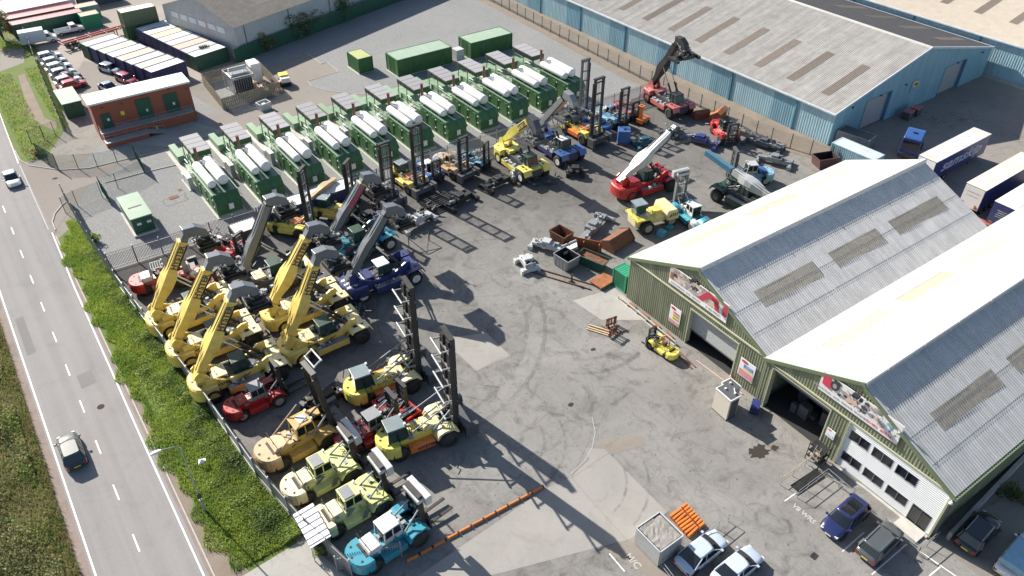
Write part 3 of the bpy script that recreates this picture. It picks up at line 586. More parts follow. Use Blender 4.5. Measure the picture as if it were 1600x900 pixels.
shed(r2, 17.9, 46, 5.5, 9.85, sp2f, [(4.1,13,2.9,4.2),(15.5,23.4,2.6,4.2),(26,34,2.7,4.2)], [(3.6,12.5,4.1,5.6),(14.9,23,4.1,5.6),(25.5,34,4.1,5.6)])
# white office front with openings for windows and door
WIN = [(6.80,8.65),(4.66,6.5),(2.46,4.33)]
mb = MB()
def wspan(v):
    xs = [0, 8.95]; holes = []
    if 3.62 < v < 4.66: holes = WIN
    if 1.05 < v < 2.05: holes = WIN[:]
    if v < 2.12: holes = holes+[(.38, 2.05)]
    holes = sorted(holes); out = []; c = 0
    for a, b in holes: out.append((c, a, 0)); c = b
    out.append((c, 8.95, 0)); return out
corr(mb, (-.06, 0, .15), (0,0,1), (0,1,0), (-1,0,0), 5.2, lambda v: wspan(v+.15), .20, .035, 0, .6)
mb.build('office_front', 'white cladding', r2, fix=False)
for (a, b) in WIN:
    for z0, z1 in ((3.62, 4.66), (1.05, 2.05)):
        f = MB(); 
        for y in (a, (a+b)/2-.02, b-.04): f.bx(-.10, .02, y, y+.04, z0, z1)
        f.bx(-.10, .02, a, b, z0-.02, z0+.02); f.bx(-.10, .02, a, b, z1-.02, z1+.02); w = f.build('window', 'mid grey paint', r2)
        q = MB(); q.bx(-.02, 0, a, b, z0, z1); q.build('pane', 'window glass', w)
q = MB(); q.bx(.0, .03, .38, 2.05, .1, 2.12); d_ = q.build('office_door', 'window glass', r2)
q = MB(); [q.bx(-.10, .0, y, y+.07, .1, 2.12) for y in (.38, 1.2, 1.98)]; q.bx(-.1, 0, .38, 2.05, 2.05, 2.12); q.build('frame', 'dark grey paint', d_)
q = MB(); q.bx(-1.5, -.08, .2, 2.3, .0, .16); q.build('doorstep', 'pale concrete', r2)
q = MB(); q.bx(-.4, -.1, -.02, 9.0, 0, .14); q.build('plinth', 'concrete', r2)
q = MB(); q.bx(-.22, -.1, -.12, .03, 0, 5.5); q.bx(-.22,-.1, 8.9, 9.02, 0, 5.3); q.build('corner_flashing', 'cream trim', r2)
q = MB(); q.tube((-.1,-.3,5.1), (-.1,-.3,0), .06, 8); q.build('downpipe', 'dark grey paint', r2)
q = MB(); q.ball((-.35,-.25,4.9), .16, 0, 8); q.beam((-.1,-.1,5.05), (-.35,-.25,5.0), .06, .06); q.build('dome_camera', 'sign white', r2)
for rr, W, he in ((r1, 18.65, 5.35), (r2, 17.9, 5.5)):
    q = MB(); q.bx(-.16, -.04, 0, W, he-.16, he-.02); q.build('eaves_rail', 'cream trim', rr)
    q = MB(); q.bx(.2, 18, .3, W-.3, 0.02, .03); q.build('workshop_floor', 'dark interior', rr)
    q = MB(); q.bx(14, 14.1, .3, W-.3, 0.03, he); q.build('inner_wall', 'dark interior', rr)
# doors: reveals, shutters
for rr, y0, y1, h, sh in ((r1, 3.4, 9.55, 4.5, 1.75), (r2, 10.9, 17.0, 5.0, 4.3)):
    q = MB(); q.bx(-.1, .55, y0-.12, y0, 0, h); q.bx(-.1, .55, y1, y1+.12, 0, h); q.bx(-.1, .55, y0-.12, y1+.12, h, h+.12); fr = q.build('door_frame', 'cream trim', rr)
    q = MB(); corr(q, (.42, y0, sh), (0,0,1), (0,1,0), (-1,0,0), h-sh, lambda u: [(0, y1-y0)], .11, .015); q.build('roller_shutter', 'door shutter', rr, fix=False)
    q = MB(); q.bx(.36, .46, y0, y1, sh-.1, sh); q.build('shutter_bar', 'dark grey paint', rr)
q = MB()
g = random.Random(4)
for k in range(16):
    x, y = g.uniform(1.6, 8), g.uniform(11.5, 16.5); s = g.uniform(.3, .8); q.bx(x, x+s, y, y+s*1.3, .03, g.uniform(.4, 1.7))
tag(q.build('stored_parts', 'dark grey paint', None, loc=(WS2[0], WS2[1], 0)), 'dark machine parts stacked just inside the open door of the office-fronted workshop', 'machine parts')
# wall fittings
def floodlight(rr, y, z):
    q = MB(); q.beam((-.1, y, z), (-.9, y, z+.15), .05, .05); q.bx(-1.15, -.75, y-.28, y+.28, z, z+.22); q.bx(-1.0, -.8, y-.6, y-.35, z-.15, z+.1); q.build('floodlight', 'black steel', rr)
floodlight(r1, 9.1, 8.75); floodlight(r2, 9.0, 8.8)
# banners and notices fixed on the walls
def panel(name, label, cat, rr_loc, y0, y1, z0, z1, colours, lines=(), off=-.14):
    t = thing(name, label, cat, rr_loc, -1.2)
    q = MB(); q.bx(off-.05, off, y0, y1, z0, z1); q.build('board', 'sign white', t)
    return t
def patch(t, y0, y1, z0, z1, m, off=-.2, name='printed_panel', poly=None):
    q = MB(); x = off
    pts = poly or [(y0,z0),(y1,z0),(y1,z1),(y0,z1)]
    q.add([(x, p[0], p[1]) for p in pts], [tuple(range(len(pts)))]); return q.build(name, m, t, fix=False)
def sign_text(t, s, y, z, size, m='sign dark', off=-.212, bold=0.0, squash=1.0): return text(s, size, m, t, (off, y, z), (R(90), 0, R(-90)), extrude=.003, bold=bold, squash=squash)
t = panel('banner', 'long photo banner with a red arch on the gable of the workshop by the skips', 'banner', WS1, 5.2, 12.9, 5.85, 8.0, None)
patch(t, 5.25, 12.85, 6.45, 7.95, 'sign beige')
g = random.Random(2)
for k in range(46):
    y, z = g.uniform(7.9, 12.5), g.uniform(6.55, 7.85); s = g.uniform(.08, .34); n = 7
    patch(t, 0,0,0,0, g.choice(['sign grey','sign grey','sign white','sign dark','roof salmon','sign grey','mid grey paint']), off=-.201-.0006*k, poly=[(y+s*g.uniform(.7,1.3)*math.cos(6.28*i/n), max(6.46, min(7.94, z+s*g.uniform(.5,1)*math.sin(6.28*i/n)))) for i in range(n)])
patch(t, 0,0,0,0,'sign red', off=-.235, poly=[(9.0,6.5),(8.4,6.5),(7.6,7.3),(7.0,7.3),(6.7,6.5),(6.2,6.5),(6.6,7.8),(7.9,7.9)])
patch(t, 0,0,0,0,'sign red', off=-.235, poly=[(5.3,6.5),(5.8,6.5),(5.7,7.85),(5.3,7.85)]); patch(t, 5.9, 6.25, 6.7, 7.5, 'sign white', off=-.236)
patch(t, 12.4, 12.75, 6.6, 7.3, 'rusty orange', off=-.236)
sign_text(t, 'ENGINEERING  AND  SERVICE', 10.6, 6.13, .3, 'sign grey'); sign_text(t, '01482 898381', 6.9, 6.15, .34, 'sign grey')
t = panel('banner', 'long photo banner of machine parts on the gable of the office-fronted workshop', 'banner', WS2, 5.0, 12.55, 6.35, 8.45, None)
patch(t, 5.05, 12.5, 6.98, 8.4, 'sign white')
for k in range(70):
    y, z = g.uniform(5.3, 11.4), g.uniform(7.1, 8.25); s = g.uniform(.08, .36); n = 7
    patch(t, 0,0,0,0, g.choice(['sign grey','sign dark','sign grey','sign dark','roof salmon','sign white','mid grey paint'] if y > 7 else ['sign white','mid grey paint','pale blue paint','sign white','sign grey']), off=-.201-.0006*k, poly=[(y+s*g.uniform(.7,1.3)*math.cos(6.28*i/n), max(6.99, min(8.39, z+s*g.uniform(.5,1)*math.sin(6.28*i/n)))) for i in range(n)])
patch(t, 0,0,0,0,'sign red', off=-.25, poly=[(12.3,7.2),(11.5,7.1),(11.3,7.8),(11.9,8.3),(12.35,8.1)])
patch(t, 0,0,0,0,'sign dark', off=-.252, poly=[(11.2+.42*math.cos(i), 7.75+.5*math.sin(i)) for i in [k*.7 for k in range(9)]])
patch(t, 0,0,0,0,'sign grey', off=-.253, poly=[(11.2+.2*math.cos(i), 7.75+.25*math.sin(i)) for i in [k*.7 for k in range(9)]])
sign_text(t, '01482  898381', 6.6, 6.66, .42, 'sign red'); sign_text(t, 'INDUSTRIAL  AND  MARINE  ENGINES', 10.4, 6.66, .3, 'sign grey')
def notice(label, org, y0, y1, z0, z1, bands):
    t = panel('notice_board', label, 'notice board', org, y0, y1, z0, z1, None); h = z1-z0; w = y1-y0
    n = 12; patch(t,0,0,0,0,'sign red', poly=[(y1-w*.3+w*.22*math.cos(6.28*i/n), z1-h*.12+h*.08*math.sin(6.28*i/n)) for i in range(n)], off=-.205)
    for (a, b, c, d, m) in bands: patch(t, y0+w*a, y0+w*b, z0+h*c, z0+h*d, m, off=-.204)
    return t
t = notice('white and yellow warning notice with red foot left of the half lowered shutter', WS1, 10.58, 12.1, 1.35, 3.5, [(.1,.68,.62,.74,'sign pink'),(.1,.68,.45,.59,'sign yellow'),(.1,.68,.28,.42,'sign yellow'),(.03,.97,.03,.2,'sign pink')])
for z in (2.85, 2.5, 2.1): sign_text(t, 'CAUTION', 11.15, z-.0, .17, 'sign dark', off=-.21)
t = notice('white notice with blue, yellow and pink bands right of the half lowered shutter', WS1, .85, 2.67, 1.4, 3.5, [(.1,.72,.55,.75,'sign blue'),(.05,.75,.45,.53,'sign yellow'),(.03,.95,.04,.4,'sign pink')])
for z, s_ in ((2.85, 'SAFETY'), (2.66, 'WEAR PPE')): sign_text(t, s_, 1.55, z, .17, 'sign white', off=-.21)
t = notice('small white notice with red oval above the dark pallet rack', WS2, 9.72, 10.55, 2.3, 3.25, [(.15,.85,.1,.4,'roof bluish')])

# ------------------------------------------------------------------ blue warehouses
def warehouse(root, W, D, he, hr, bays, roofm, roofm2, lm, strips, wallm='wh blue steel', sx=(3.0, 12.5)):
    """local x across, y depth; gable at y=0 facing -y, side wall x=0 facing -x"""
    hx = W/2; a = (hr-he)/hx; sl = math.hypot(hx, hr-he); top = lambda u: he+a*min(u, W-u)
    mb = MB(); corr(mb, (0, D, 0), (0,-1,0), (0,0,1), (-1,0,0), D, lambda u: [(0, he, bays(D-u))], .42, .05); mb.build('side_wall', [wallm,'wh blue light','wh blue dark'], root, fix=False)
    mb = MB(); corr(mb, (0, 0, 0), (1,0,0), (0,0,1), (0,-1,0), W, lambda u: [(0 if not any(p<u<q for p,q in DO) else 4.9, top, 0)], .42, .05) if (DO := warehouse.doors) is not None else None
    mb.build('gable_wall', [wallm], root, fix=False)
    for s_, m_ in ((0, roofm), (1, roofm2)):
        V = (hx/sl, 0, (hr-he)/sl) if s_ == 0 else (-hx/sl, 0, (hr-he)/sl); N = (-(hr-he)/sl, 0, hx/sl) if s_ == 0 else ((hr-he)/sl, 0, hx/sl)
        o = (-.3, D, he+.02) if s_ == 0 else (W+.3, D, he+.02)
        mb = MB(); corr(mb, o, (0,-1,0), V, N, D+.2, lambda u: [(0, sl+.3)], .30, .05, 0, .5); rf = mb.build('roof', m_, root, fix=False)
        for y in strips:
            mb = MB(); corr(mb, (o[0]+N[0]*.03, y+.9, o[2]+N[2]*.03), (0,-1,0), V, N, 1.5, lambda u: [sx], .30, .05, 0, .5); mb.build('rooflight', lm, rf, fix=False)
    mb = MB(); mb.prism([(hx-.5, hr-.5*a+.1), (hx, hr+.2), (hx+.5, hr-.5*a+.1)], 'y', -.25, D); mb.build('ridge_cap', 'roof sheet sunny', root)
    mb = MB(); mb.bx(-.5, -.25, -.2, D, he-.2, he+.04); mb.bx(W+.25, W+.5, -.2, D, he-.2, he+.04)
    mb.beam((-.35,-.15,he-.04), (hx,-.15,hr+.02), .12, .3); mb.beam((W+.35,-.15,he-.04), (hx,-.15,hr+.02), .12, .3); mb.build('gutter', 'roof bluish', root)
bay_y = [6.5+k*12.4 for k in range(12)]
def bays(u):
    for k in bay_y:
        if k-.6 < u < k+4.2: return 0
    return 1
warehouse.doors = [(7.4, 13.7), (28.4, 34.7)]
wh = thing('warehouse', 'blue ribbed warehouse with grey roof and two grey roller doors in its shaded gable', 'warehouse', (97.0, 54.5), 0)
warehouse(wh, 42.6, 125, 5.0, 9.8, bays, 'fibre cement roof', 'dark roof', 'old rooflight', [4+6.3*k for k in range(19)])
for (a, b), h in (((7.4,13.7),4.9), ((28.4,34.7),4.9)):
    q = MB(); q.bx(a, b, .45, .5, 0, h); q.build('roller_door', 'door shutter', wh)
    q = MB(); q.bx(a-.1, a, -.08, .5, 0, h); q.bx(b, b+.1, -.08, .5, 0, h); q.bx(a-.1, b+.1, -.08, .5, h, h+.12); q.build('door_frame', 'wh blue dark', wh)
for k in bay_y:
    q = MB(); q.bx(-.22, -.06, k-.1, k+.1, 0, 5); q.build('downpipe', 'wh blue dark', wh)
for x in (3.5, 10.5, 17.0, 31.5, 39): 
    q = MB(); q.bx(x, x+.3, -.3, -.08, 4.9, 5.1); q.build('wall_light', 'dark grey paint', wh)
q = MB(); q.bx(19.0, 21.5, -.12, -.07, 3.1, 5.0); sg = q.build('faded_sign', 'pale blue paint', wh)
q = MB(); q.prism([(20.2+.75*math.cos(k*.6), 4.3+.5*math.sin(k*.6)) for k in range(10)], 'y', -.14, -.12); q.build('emblem', 'sign yellow', sg)
q = MB(); q.prism([(20.2+.45*math.cos(k*.6), 4.3+.26*math.sin(k*.6)) for k in range(10)], 'y', -.16, -.14); q.build('emblem', 'sign dark', sg)
warehouse.doors = [(0,0)]
wh2 = thing('warehouse', 'second blue ribbed warehouse with pale cream roof at the top right', 'warehouse', (141.1, 20), 0)
warehouse(wh2, 50, 200, 6.0, 11, lambda u: 1 if (u % 12.4) > .5 else 2, 'pale fibre cement roof', 'pale fibre cement roof', 'old rooflight', [4+6.3*k for k in range(31)], sx=(6, 15))
# ------------------------------------------------------------------ grey shed top left
gs = thing('storage_shed', 'old pale grey shed with stained walls and a brown sheet roof at the top left', 'shed', (38.9, 134.0), 18.5)
hx = 10.0; he, hr = 5.9, 9.2; sl = math.hypot(hx, hr-he)
mb = MB(); corr(mb, (0,0,0), (1,0,0), (0,0,1), (0,-1,0), 75, lambda u: [(0, he)], .35, .04); corr(mb, (0,0,0), (0,1,0), (0,0,1), (-1,0,0), 20, lambda u: [(0, he+(hr-he)*min(u,20-u)/10)], .35, .04)
mb.build('wall', 'shed wall', gs, fix=False)
mb = MB(); corr(mb, (-.2,-.25,he), (1,0,0), (0,hx/sl,(hr-he)/sl), (0,-(hr-he)/sl,hx/sl), 76, lambda u: [(0, sl+.25)], .35, .05)
corr(mb, (-.2,20.25,he), (1,0,0), (0,-hx/sl,(hr-he)/sl), (0,(hr-he)/sl,hx/sl), 76, lambda u: [(0, sl+.25)], .35, .05); rf = mb.build('roof', 'brown shed roof', gs, fix=False)
for x in (8, 20, 32, 44):
    mb = MB(); corr(mb, (x,3.2*hx/sl,he+3.2*(hr-he)/sl+.05), (1,0,0), (0,hx/sl,(hr-he)/sl), (0,-(hr-he)/sl,hx/sl), 3.5, lambda u: [(0, 1.6)], .35, .05); mb.build('rooflight', 'roof yellowed' if x == 20 else 'fibre cement roof', rf, fix=False)
mb = MB()
for k in range(6): mb.bx(-.12,-.05, 2.5+k*2.6, 4.6+k*2.6, 4.3, 5.3)
mb.build('window', 'roof bluish', gs)
for k in range(7):
    q = MB(); q.tube((2+k*10,-.15,5.9), (2+k*10,-.15,0), .06, 6); q.build('downpipe', 'dark grey paint', gs)

# ------------------------------------------------------------------ brick switch house
bh = thing('brick_building', 'low red brick building with three green doors and a white flat roof', 'brick building', (11.7, 117.5), -.8)
mb = MB(); mb.bx(0, 13.9, 0, 3.6, 0, 5.35); mb.build('wall', 'brick', bh)
mb = MB(); mb.bx(-.25, 14.15, -.25, 3.85, 5.35, 5.62); mb.build('roof', 'roof white', bh, bevel=.03)
for x0, x1, z0, z1 in ((.9,2.1,1.5,3.7), (6.0,7.9,1.5,4.6), (9.9,11.8,1.5,4.4)):
    q = MB(); q.bx(x0, x1, -.10, .02, z0, z1); d_ = q.build('door', 'dark green steel', bh, label='green double steel door' if x1-x0 > 1.5 else 'narrow green steel door')
    q = MB(); q.bx(x0-.06, x0, -.13, .02, z0, z1+.06); q.bx(x1, x1+.06, -.13, .02, z0, z1+.06); q.bx(x0, x1, -.13, .02, z1, z1+.06); q.bx((x0+x1)/2-.015,(x0+x1)/2+.015,-.12,-.1,z0,z1); q.build('frame', 'dark green steel', d_)
    q = MB(); q.bx((x0+x1)/2+.1, (x0+x1)/2+.4, -.125, -.102, z0+1.1, z0+1.5); q.build('notice', 'sign white', d_)
q = MB(); q.bx(3.6, 4.1, -.06, .02, 2.9, 3.5); q.build('warning_sign', 'sign yellow', bh)
for x, z in ((1.3,4.6), (3.9,4.5), (6.9,5.05), (10.8,5.0), (13.3,4.5)):
    q = MB(); q.bx(x, x+.35, -.18, .0, z, z+.16); q.build('wall_light', 'dark grey paint', bh)
rp = MB(); rp.prism([(.1,0),(.1,1.45),(13.4,1.45),(13.4,0)], 'y', -1.6, -.0); rp.build('access_walkway', 'brick', bh)
rp = MB(); rp.bx(.1, 13.4, -1.6, -.001, 1.45, 1.55); rp.bx(.1, 6.0, -3.2, -1.6, .6, .7); rp.prism([(6.0,.62),(6.0,.7),(8.5,.05),(8.4,0)], 'y', -3.2, -1.65); rp.build('walkway_deck', 'galvanised steel', bh)
rp = MB(); rp.bx(.1, 6.0, -3.2, -1.6, 0, .6); rp.build('stair_base', 'brick', bh)
rp = MB()
def rail(mb, pts, h=1.05, n=4, r=.022, mid=True):
    for a, b in zip(pts[:-1], pts[1:]):
        a = Vector(a); b = Vector(b); k = max(1, round((b-a).length/1.4))
        for i in range(k+1): c = a+(b-a)*i/k; mb.tube(c, c+Vector((0,0,h)), r, n)
        for z in ((h, h*.5) if mid else (h,)): mb.tube(a+Vector((0,0,z)), b+Vector((0,0,z)), r, n)
    return mb
rail(rp, [(13.4,-.1,1.5),(13.4,-1.55,1.5),(2.4,-1.55,1.5)]); rail(rp, [(.15,-.1,1.5),(.15,-3.15,.7),(6,-3.15,.7),(8.5,-3.15,.05)]); rail(rp, [(2.4,-1.6,1.5),(6,-1.65,.7),(8.5,-1.65,.05)])
for k in range(90):
    x = 2.5+k*.12; rp.tube((x,-1.55,1.55), (x,-1.55,2.5), .008, 3, caps=False)
rp.build('railing', 'galvanised steel', bh)
q = MB(); q.loft([[(.35*w*math.cos(a), .22*w*math.sin(a), z) for a in [k*math.pi/4 for k in range(8)]] for z, w in ((0,1.0),(.3,1.05),(.8,.9),(.95,.6))]); 
tag(q.build('grit_bin', 'sign yellow', loc=(*P2(246,203), 0), bevel=.03), 'small yellow grit bin standing on the concrete in front of the brick building', 'grit bin')

# ------------------------------------------------------------------ timber enclosure with transformer
def boards(name, label, a, b, h, seed, m='timber'):
    a = Vector((*a, 0)); b = Vector((*b, 0)); L_ = (b-a).length; d = (b-a)/L_; nv = Vector((-d.y, d.x, 0)); n = int(L_/.16); mb = MB(); g = random.Random(seed)
    for k in range(n):
        c = a+d*(k+.5)*L_/n; hh = h+g.uniform(-.06, .06); o = nv*(.02 if k % 2 else -.02)
        mb.beam(c+o, c+o+Vector((0,0,hh)), .135, .025, 0, up=nv)
    for z in (.4, h*.55, h-.3): mb.beam(a+Vector((0,0,z)), b+Vector((0,0,z)), .05, .09)
    o = mb.build(name, m); return tag(o, label, 'fence', 'boards round the transformer')
E1, E2, E3, E4 = (29.6,116.6), (39.4,117.3), (40.0,128.6), (30.2,127.6)
boards('board_fence', 'weathered board fence facing the brick building and units, long shaded front side', E1, E2, 2.0, 1); boards('board_fence', 'sunlit end of the board enclosure facing the brick building', E4, E1, 2.0, 2)
boards('board_fence', 'rear side of the board enclosure facing the grey shed', E3, E4, 2.0, 3); boards('board_fence', 'far end of the board enclosure facing the gravel', E2, E3, 2.0, 4)
t = thing('transformer', 'grey oil-filled transformer with radiator banks inside the board enclosure', 'transformer', (34.6, 122.3), 0)
mb = MB(); mb.bx(-1.6,1.6,-1.1,1.1,.3,3.0); mb.build('tank', 'mid grey paint', t, bevel=.05)
for s in (-1, 1):
    mb = MB()
    for k in range(9): x = -1.5+k*.37; mb.bx(x, x+.07, s*1.15, s*1.95, .5, 2.7)
    mb.bx(-1.6,1.6,s*1.2-.06,s*1.2+.06,2.6,2.75); mb.bx(-1.6,1.6,s*1.8-.06,s*1.8+.06,2.6,2.75); mb.build('radiator', 'mid grey paint', t)
mb = MB(); mb.tube((-1.4,0,3.7), (1.4,0,3.7), .35, 12); mb.bx(-1,-.9,-.1,.1,3,3.6); mb.bx(.9,1,-.1,.1,3,3.6); mb.build('conservator', 'light grey paint', t)
mb = MB(); mb.beam((-1.8,-2.1,3.1),(1.8,-2.1,3.1),.12,.1); mb.beam((-1.8,2.1,3.1),(1.8,2.1,3.1),.12,.1); mb.beam((-1.8,-2.1,3.1),(-1.8,2.1,3.1),.12,.1); mb.beam((1.8,-2.1,3.1),(1.8,2.1,3.1),.12,.1)
for x in (-1.8,1.8):
    for y in (-2.1,2.1): mb.bx(x-.06,x+.06,y-.06,y+.06,0,3.1)
mb.build('frame', 'light grey paint', t)
t = thing('electrical_cabinet', 'tall pale switchgear cabinet at the right inside the board enclosure', 'cabinet', (38.0, 124.5), 0)
mb = MB(); mb.bx(-.8,.8,-1.2,1.2,0,3.3); mb.build('cabinet_body', 'white paint', t, bevel=.04); mb = MB(); mb.bx(-.86,-.8,-1.0,-.05,.3,2.9); mb.bx(-.86,-.8,.05,1.0,.3,2.9); mb.build('door', 'light grey paint', t)
g = random.Random(12)
for k in range(7):
    x, y = 36.4+g.uniform(0,3.6), 118.2+g.uniform(0,4.5)
    mb = MB(); n = g.randint(4,8)
    for i in range(n): z = .12*i; mb.bx(-.6,.6,-.5+.02*i,.5,z,z+.09)
    o = mb.build('pallet_stack', g.choice(['pale timber','timber','roof salmon']), loc=(x, y, 0)); o.rotation_euler.z = g.uniform(0, 3)
    tag(o, 'leaning bundle of timber offcuts and pallets inside the board enclosure', 'pallets', 'timber offcuts in the board enclosure')
t = thing('road_roller', 'small white and yellow machine with black tyre against the right end of the board enclosure', 'machine', (41.3, 120.2), 80)
mb = MB(); mb.bx(-1.2,1.2,-.7,.7,.5,1.5); mb.build('body','white paint',t,bevel=.06); mb = MB(); mb.bx(-.3,1.1,-.72,.72,1.5,1.75); mb.build('hood','sign yellow',t,bevel=.04)
for x in (-.8,.9):
    mb = MB(); mb.tube((x,-.75,.5),(x,.75,.5),.5,14); mb.build('tyre','tyre rubber',t)
t = thing('pump_cabinet', 'low open-topped grey steel box on the gravel below the board enclosure', 'steel box', P(413,170), 12)
mb = MB()
for a,b in (((-.9,-.7),(.9,-.7)),((.9,-.7),(.9,.7)),((.9,.7),(-.9,.7)),((-.9,.7),(-.9,-.7))): mb.beam((*a,.55),(*b,.55),.06,1.1,0); mb.beam((*a,1.1),(*b,1.1),.14,.06,0)
mb.build('frame','light grey paint',t); mb = MB(); mb.bx(-.3,.3,-.25,.25,0,.9); mb.build('pump','pipe grey',t)
# green kiosk on the gravel and green cabinet in the car yard
t = thing('substation_kiosk', 'dark green steel kiosk with pale roof standing alone on the gravel near the road', 'kiosk', (8.85, 89.1), 0)
mb = MB(); mb.bx(0,2.4,0,6.0,.25,2.35); mb.build('body','dark green steel',t,bevel=.03)
mb = MB(); mb.bx(-.1,2.5,-.1,6.1,2.35,2.5); mb.build('roof','pale green roof',t,bevel=.02); mb = MB(); mb.bx(.4,2.0,2.5,2.72,2.5,2.53); mb.build('roof_slot','soot black',t)
mb = MB(); mb.bx(-.25,2.65,-.25,6.25,0,.25); mb.build('base','pale concrete',t)
for x in (.1,1.25):
    mb = MB(); mb.bx(x,x+1.05,-.03,0,.4,2.2); d_ = mb.build('door','dark green steel',t); mb = MB(); mb.bx(x+.4,x+.9,-.045,-.03,1.4,1.7); mb.build('notice','sign white',d_)
t = thing('switch_cabinet', 'green steel cabinet with pale green roof at the corner between car yard and brick building', 'cabinet', (9.2, 127.4), 0)
mb = MB(); mb.bx(0,2.6,0,6.0,.0,2.35); mb.build('body','dark green steel',t); mb = MB(); mb.bx(-.1,2.7,-.1,6.1,2.35,2.48); mb.build('roof','pale green roof',t)
mb = MB(); mb.bx(.2,1.25,-.04,0,.2,2.2); mb.bx(1.35,2.4,-.04,0,.2,2.2); mb.build('door','dark green steel',t)
# ------------------------------------------------------------------ shipping containers
def container(label, loc, hd, L_=6.06, W=2.44, H=2.59, body='container navy', roof='roof grey', group=None, name='shipping_container', ribs=True, doors=True, door_m=None, open_top=False):
    t = thing(name, label, 'container', loc, hd, group)
    mb = MB()
    for (o, U, N, ln) in (((-L_/2,-W/2,0),(1,0,0),(0,-1,0),L_), ((-L_/2,W/2,0),(1,0,0),(0,1,0),L_), ((-L_/2,-W/2,0),(0,1,0),(-1,0,0),W)):
        corr(mb, o, U, (0,0,1), N, ln, lambda u: [(.15, H-.12)], .30, .035)
    mb.build('side_panels', body, t, fix=False)
    mb = MB()
    for z in (.08, H-.07):
        for s in (-1,1): mb.beam((-L_/2,s*W/2,z),(L_/2,s*W/2,z),.12,.16); mb.beam((s*L_/2,-W/2,z),(s*L_/2,W/2,z),.12,.16)
    for s in (-1,1):
        for q in (-1,1): mb.bx(s*L_/2-.08,s*L_/2+.08,q*W/2-.08,q*W/2+.08,0,H)
    mb.build('frame', body, t)
    mb = MB(); corr(mb, (-L_/2+.05,-W/2+.05,H-.04), (1,0,0),(0,1,0),(0,0,1), L_-.1, lambda u: [(0,W-.1)], .32, .025); mb.build('roof', roof, t, fix=False)
    if doors:
        d = MB(); d.bx(L_/2-.02,L_/2+.03,-W/2+.1,-.02,.15,H-.15); d.bx(L_/2-.02,L_/2+.03,.02,W/2-.1,.15,H-.15)
        for y in (-.85,-.35,.35,.85): d.tube((L_/2+.06,y,.1),(L_/2+.06,y,H-.1),.025,6)
        d.build('door', door_m or body, t)
    return t
# row 1 and row 2: 20 ft boxes side by side, their ends to the car yard
A0, A1 = Vector((17.0,151.6)), Vector((23.6,131.3)); ang = 14
cols = [('roof grey','grey'),('roof grey','second grey'),('roof yellowed','yellow-topped'),('roof white','white-topped'),('roof salmon','salmon-topped'),('roof bluish','pale blue-topped'),('pale fibre cement roof','beige-topped'),('roof white','broad white-topped')]
e = Vector((math.cos(R(ang)), math.sin(R(ang)))); protos = {}
for k, (m_, nm) in enumerate(cols):
    p = A0+(A1-A0)*((k+.5)/8)+e*3.03
    first_last = {0:'dark teal paint',7:'container navy'}.get(k,'container navy')
    container(f'{nm} navy container in the left row beside the parked cars', (p.x, p.y, 0), ang+180, body='container navy' if k else 'dark green steel', roof=m_, group='left row of shipping containers')
B0, B1 = Vector((26.9,153.3)), Vector((31.3,133.6))
cols2 = [('roof grey','dull grey-topped'),('roof white','white-topped'),('roof yellowed','tan-topped'),('roof white','second white-topped'),('roof grey','grey-topped'),('roof salmon','salmon-topped'),('roof grey','machine-parts-topped grey'),('roof white','green ended white-topped')]
e = Vector((math.cos(R(13)), math.sin(R(13))))
for k, (m_, nm) in enumerate(cols2):
    p = B0+(B1-B0)*((k+.5)/8)+e*3.03
    container(f'{nm} navy container in the right row along the grey shed' if k < 7 else 'dark green container with white top, nearest end of the row along the grey shed', (p.x, p.y, 0), 193, body='container navy' if k < 7 else 'dark green steel', roof=m_, group='right row of shipping containers')
q = MB(); [q.tube((.3*k,0,0),(.3*k,0,.35),.1,8) for k in range(6)]; [q.tube((.3*k,.5,0),(.3*k,.5,.35),.1,8) for k in range(5)]
tag(q.build('pipe_fittings','black steel',loc=(33.3,136.6,2.62)), 'black pipe fittings lying on top of a grey container in the right row', 'pipe fittings')
container('upper green container with white roof stacked at the top of the right row', (28.6,156.2,2.6), 183, 6.06, body='light green steel' if False else 'olive trim', roof='roof white'); container('lower green container carrying another green one at the top of the right row', (28.6,156.2,0), 183, 6.06, body='green steel')
container('long dark green container with red-edged open top behind the white pickup', (15.0,169.2), 182, 12.2, body='dark green steel', roof='maroon paint', name='shipping_container')
container('second red-topped long container behind the dark green one', (14.6,173.0), 182, 12.2, body='maroon paint', roof='maroon paint')
container('bright green container beside the long dark green one', (21.9,166.6), 182, 3.2, body='bright green steel', roof='roof salmon'); container('brown topped container behind the bright green one', (22.6,172.0), 182, 4.0, body='mid grey paint', roof='roof salmon')
for k in range(3): container(('nearest','middle','farthest')[k]+' of three long white-roofed containers in the top left corner', (14.5,177.5+2.7*k), 184, 14, body='light grey paint', roof='roof white', group='white roofed containers at the top left')
container('dark topped container beside the white-roofed ones at the top', (26.5,180), 184, 8, body='dark grey paint', roof='dark grey paint')
container('green container with pale roof by the gravel, larger of two, nearer the board fence', (63.4,113.8), 179, 10.6, 4.0, 2.95, 'green steel', 'pale green roof', group='green switchgear containers')
container('green container with pale roof by the gravel, farther right one', (76.7,112.9), 179, 8.8, 3.9, 2.95, 'green steel', 'pale green roof', group='green switchgear containers')
container('small square green container with yellow-green roof standing alone on the gravel', (54.6,118.8), 90, 4.0, 2.6, 2.6, 'green steel', 'yellow green roof')
for x, y, s in ((63.4,113.8,(5.5,2.2)), (76.7,112.9,(4.6,2.1)), (54.6,118.8,(1.6,2.2))):
    q = MB(); q.bx(-s[0],s[0],-s[1],s[1],0,.03); tag(q.build('plinth_slab','pale concrete',loc=(x,y,.006)), kind='structure')
container('pale blue ribbed container beside the warehouse corner', (95.0,48.8), 93, 6.4, 2.5, 2.6, 'wh blue light', 'roof bluish')
